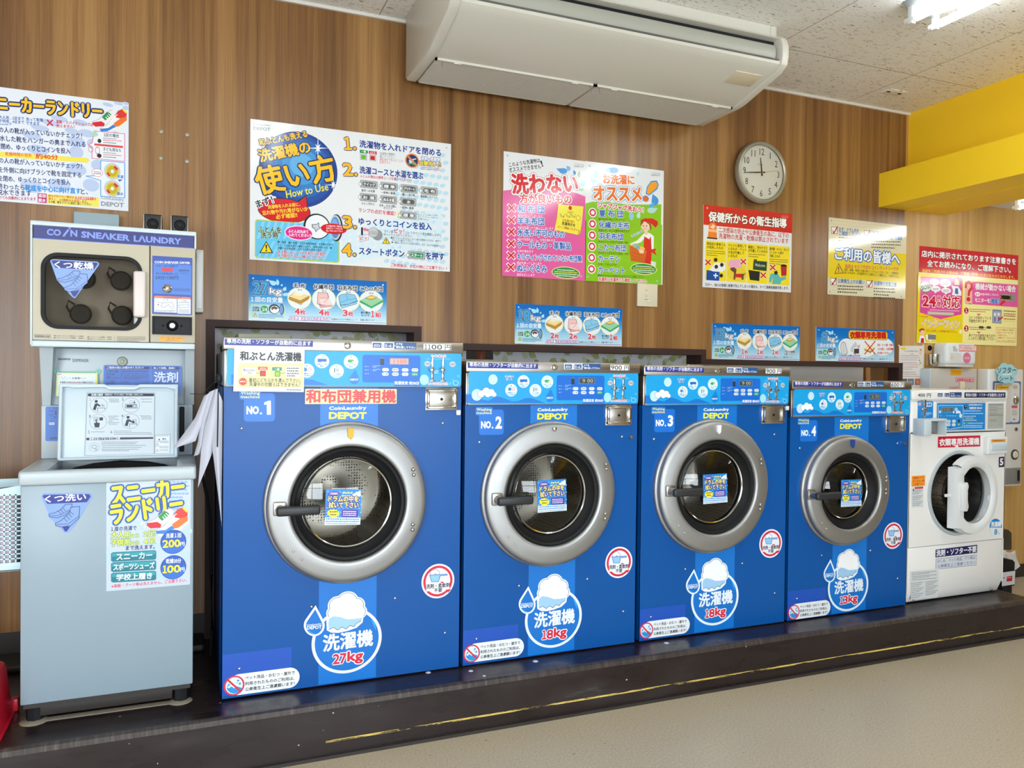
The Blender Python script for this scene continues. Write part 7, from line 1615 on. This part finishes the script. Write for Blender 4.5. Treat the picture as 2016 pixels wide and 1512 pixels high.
T = thing('card_slot', ((A.x + B_.x) / 2, WY, B_.z), 'small brown slot plate with a white bar on the pale wood wall', 'wall plate')
MB().box(A.x, B_.x, WY - .012, WY, B_.z, A.z, .003).build('plate', mat('tan_plate', '#a88a5c', .4), T); q = RZ(598, 360, WY - .012); MB().box(q.x - .012, q.x + .012, WY - .024, WY - .011, B_.z + .003, A.z - .004, .003).build('bar', M['white_plastic'], T)
q = RZ(562, 190, WY); tag(MB().lathe((q.x, WY, q.z), [(.012, -.003), (.016, -.004), (.018, 0), (.010, .0), (0, -.0005)], 20).build('wall_eyelet', M['black'], base=q), 'round black eyelet in the pale wood wall above the slot plate', 'eyelet')
A, B_ = RZ(636, 280, VY), RZ(750, 462, VY)
tag(MB().lathe(((A.x + B_.x) / 2, VY + .03, B_.z), [(0, .002), (.022, .002), (.030, .02), (.033, A.z - B_.z), (.030, A.z - B_.z), (.026, .02), (0, .01)], 28, axis='z').build('steel_cup', M['chrome'], base=((A.x + B_.x) / 2, VY + .03, B_.z)), 'shiny steel cup standing on the grey coin box', 'cup')
A, B_ = RZ(772, 108, VY - .02), RZ(1222, 470, VY - .02)
T = thing('intercom', ((A.x + B_.x) / 2, VY, B_.z), 'white rounded intercom with a pink sticker, on the grey coin box', 'intercom')
MB().box(A.x, B_.x, VY - .04, WY - .002, B_.z + .006, A.z, .026, 4).build('housing', M['white_plastic'], T); MB().box(A.x + .005, B_.x - .02, VY - .03, WY - .004, B_.z - .002, B_.z + .01, .002).build('base', M['wall_white'], T)
P = Print(CR, VY - .0405); P.e(1115, 338, 58, 82, '#cf6f8c'); P.l([(1075, 328), (1155, 330)], 8, '#f0c8d4'); P.l([(1075, 348), (1155, 350)], 8, '#f0c8d4'); P.r(870, 262, 1030, 385, '#d3d0cb'); warn(P, 893, 325, 20, 24, '#c8a04a', '#e2cf9a')
P.p([(905, 160), (950, 160), (950, 195), (975, 195), (975, 245), (910, 240)], '#bcbab6'); P.r(1000, 142, 1262, 248, '#d86a72'); P.r(1006, 150, 1254, 238, '#efc9c4'); P.fuzz(1075, 172, 1170, 174, 12, '#8a4a4a'); P.fuzz(1060, 192, 1200, 195, 12, '#4a3a3a'); P.fuzz(1060, 210, 1190, 212, 12, '#4a3a3a'); P.fuzz(1015, 230, 1245, 234, 12, '#c23a4a'); P.e(1028, 180, 12, 16, '#8a4a4a', ring=.3); P.e(1226, 185, 10, 12, '#8a4a4a', ring=.3)
P.build('intercom_labels', T, material=M['sticker'])
A, B_ = RZ(590, 490, VY), RZ(1270, 490, VY)
T = thing('coin_box', ((A.x + B_.x) / 2, VY, .95), 'grey metal coin box on the pale wood wall, behind the white washer', 'coin box')
MB().box(A.x - .01, B_.x, VY, WY - .001, .95, A.z, .004).build('housing', mat('warm_grey_enamel', '#bdb7ae', .4), T); MB().box(A.x - .018, A.x - .008, VY - .004, WY - .001, .95, A.z - .004, .003).build('door_edge', M['cool_white'], T)
P = Print(CR, VY - .0004); P.r(870, 506, 1034, 598, '#e0a428'); 
for y in (535, 555, 575): P.fuzz(885, y, 1020, y + 1, 12, '#a8741a')
P.r(946, 630, 1222, 698, '#c8566a', .006); P.r(952, 637, 1214, 690, '#e8b8be', .005); P.t('盗難警報装置付', 960, 684, 1208, 688, 40, '#c23a54', b=.03); P.t('500円', 852, 802, 985, 804, 34, '#c83a4a', b=.03); P.r(1052, 795, 1160, 808, '#24242a')
P.build('coin_box_labels', T, material=M['sticker'])
q = RZ(1035, 750, VY); MB().box(q.x - .022, q.x + .02, VY - .012, VY, q.z - .026, q.z + .028, .010, 3).tube([(q.x, VY - .012, q.z - .02), (q.x + .005, VY - .03, q.z - .03), (q.x + .012, VY - .034, q.z - .018)], .006).build('hook', M['beige'], T)
# softener sheet vending machine
VY2 = 3.55; A, B_ = RZ(1468, 500, VY2), RZ(1958, 500, VY2); zb_ = onY(1975, 958, VY2).z
T = thing('vending_machine', ((A.x + B_.x) / 2, VY2, zb_), 'slim white vending box with a pale blue cloud sign, at the right edge', 'vending machine')
MB().box(A.x - .02, B_.x, VY2, WY - .001, zb_, A.z, .006).build('housing', M['wall_white'], T); MB().box(A.x - .024, A.x + .012, VY2 - .004, WY - .001, zb_ + .002, A.z - .002, .010, 3).build('side_cheek', M['white_plastic'], T)
P = Print(CR, VY2 - .0006)
P.r(1502, 684, 1906, 1320, '#4a6aa0', .008); P.r(1530, 710, 1765, 1300, '#cdc8c4', .006); P.r(1545, 735, 1640, 830, '#a8746a'); P.r(1560, 750, 1742, 808, '#eac23a', .004); P.t('乾燥機専用', 1572, 796, 1730, 798, 34, '#8a6a1a', b=.02)
P.r(1770, 705, 1892, 1295, '#d3d0ce', .022, 8); P.e(1835, 770, 36, 40, '#c6bca8'); P.t('100円', 1804, 785, 1868, 786, 24, '#8a8064'); P.p([(1808, 870), (1866, 870), (1836, 900)], '#b4bcc4'); P.r(1780, 1042, 1868, 1088, '#d86a72'); P.fuzz(1790, 1074, 1860, 1074, 20, '#7a2a34')
for k_, y in enumerate((1122, 1140, 1158, 1176, 1190)): P.fuzz(1785, y, 1862, y, 11, '#6a6a6c', k_)
P.r(1802, 1245, 1834, 1258, '#3a3a3c'); P.build('machine_labels', T, material=M['sticker'])
q = RZ(1838, 968, VY2); MB().lathe((q.x, VY2, q.z), [(.012, -.004), (.020, -.008), (.027, -.006), (.027, 0)], 24).box(q.x - .003, q.x + .003, VY2 - .007, VY2, q.z - .016, q.z + .016).build('coin_slot', M['chrome'], T)
q = RZ(1840, 1398, VY2); MB().lathe((q.x, VY2, q.z), [(0, -.01), (.012, -.008), (.013, 0)], 18).build('lock', M['steel'], T)
CV = (1880, 660, 4.449)
q = onY(1880 + 521 / CV[2], 660 + 1045 / CV[2], VY2)
MB().lathe((q.x, VY2, q.z), [(.034, 0), (.034, -.006), (.029, -.010), (.026, -.008)], 28).build('button_ring', M['base_dark'], T); MB().lathe((q.x, VY2, q.z), [(0, -.014), (.020, -.013), (.026, -.006)], 24).build('button', M['beige'], T)
A2, B2 = onY(1880 + 440 / CV[2], 660 + 1165 / CV[2], VY2), onY(1880 + 565 / CV[2], 660 + 1300 / CV[2], VY2)
MB().box(A2.x, B2.x, VY2 - .008, VY2, B2.z, A2.z, .003).box(B2.x - .05, B2.x - .045, VY2 - .016, VY2, B2.z + .01, A2.z - .01).build('outlet', mat('outlet_grey', '#8c8a86', .4, .3), T); MB().box(B2.x - .035, B2.x - .012, VY2 - .009, VY2, B2.z + .02, A2.z - .016).build('outlet_gap', M['black'], T)
# cloud-shaped sign
P = Print(CV, VY2 - .022)
for x, y, rx, ry in ((395, 312, 34, 38), (430, 280, 40, 38), (482, 290, 40, 36), (520, 318, 32, 34), (455, 330, 70, 50), (405, 375, 32, 36), (445, 390, 36, 34), (490, 385, 36, 36), (440, 300, 50, 40)): P.e(x, y, rx, ry, '#9fd0d8', n=24)
P.t('ソフター', 372, 334, 536, 330, 52, '#2a3440', b=.02, sh=-.0); P.p([(415, 340), (500, 336), (495, 346), (455, 350), (418, 350)], '#e4ece8'); P.t('シート', 388, 405, 510, 398, 44, '#2a3440', b=.02)
o = P.build('cloud_sign', T, material=M['sticker'])
q = onY(1880 + 455 / CV[2], 660 + 345 / CV[2], VY2 - .02)
MB().box(q.x - .05, q.x + .05, VY2 - .0216, VY2 - .0006, q.z - .03, q.z + .03, .002).build('sign_backing', mat('pale_blue_card', '#9fd0d8', .7), T)
# dark stand with a bag and a card in the far corner
SYy = 3.30
def S(px, py): return onY(1920 + px / 7.5625, 1020 + py / 7.5625, SYy)
T = thing('bin_stand', (4.66, SYy, 0), 'dark bronze stand on the floor beyond the platform, right of the white washer', 'stand')
pts = [S(380, 172), S(500, 172), S(550, 220), S(550, 465), S(530, 480), S(380, 470)]
MB().prism([(p.x, p.z) for p in pts], 'y', SYy, SYy + .10, .006).build('hood', M['brown_stand'], T)
pts = [S(380, 700), S(430, 640), S(480, 612), S(530, 615), S(566, 650), S(560, 800), S(560, 1000), S(380, 1000)]
MB().prism([(p.x, p.z) for p in pts], 'y', SYy - .01, SYy + .10).build('bin', M['black'], T)
a, b2 = S(380, 1000), S(520, 1100); MB().box(a.x, b2.x, SYy - .01, SYy + .11, 0, a.z + .01).build('leg', M['black'], T)
MB().box(4.56, 4.62, SYy + .02, SYy + .095, .0, .55).build('post', M['brown_stand'], T)
rows = []
for j, (xl, xr, y_) in enumerate(((375, 600, 480), (375, 605, 540), (375, 612, 600), (375, 640, 660), (375, 668, 715), (375, 600, 770))):
    rows.append([onY(1920 + (xl + (xr - xl) * t) / 7.5625, 1020 + (y_ + 30 * (t > .3) * (t < .9) * (j == 0)) / 7.5625, 3.435 - .022 * sin(pi * t) * (j > 0) + .006 * cos(17 * t + j)) for t in (0, .15, .3, .45, .6, .75, .9, 1)])
tag(MB().sheet(rows, .001).build('plastic_bag', M['bag'], base=(4.66, SYy, .3)), 'crumpled white plastic bag draped over the dark stand at the right', 'bag')
P = Print((1920, 1020, 7.5625), SYy - .03); P.p([(395, 812), (597, 782), (584, 985), (395, 1015)], '#c9ccd0'); P.p([(470, 872), (552, 856), (548, 938), (464, 945)], '#b8242c'); P.fuzz(476, 895, 540, 888, 14, '#e8d4d4'); P.fuzz(410, 905, 440, 900, 30, '#2a4a7a')
tag(P.build('card_sign', base=(4.62, SYy, .2), material=M['sticker']), 'small white card with a red square on the dark stand at the right', 'card')

# scraps and specks on the platform
rnd = random.Random(12); 
for nm, px, py, r_ in (('first', 843, 1324, .011), ('second', 927, 1321, .010), ('third', 1054, 1302, .012), ('fourth', 953, 1331, .007), ('fifth', 1312, 1266, .012)):
    q = onZ(px, py, FZ); o = MB().lathe((q.x, q.y, FZ), [(0, .003), (r_ * .7, .0025), (r_, 0)], 9, axis='z').build('paint_chip', M['paper'], base=q)
    tag(o, 'white paint chip on the platform, ' + nm + ' of the five from the left' if nm != 'fifth' else 'white paint chip on the platform in front of the third blue washer', 'paint chip', 'white paint chips on the platform')

bpy.data.objects.remove(_tob)
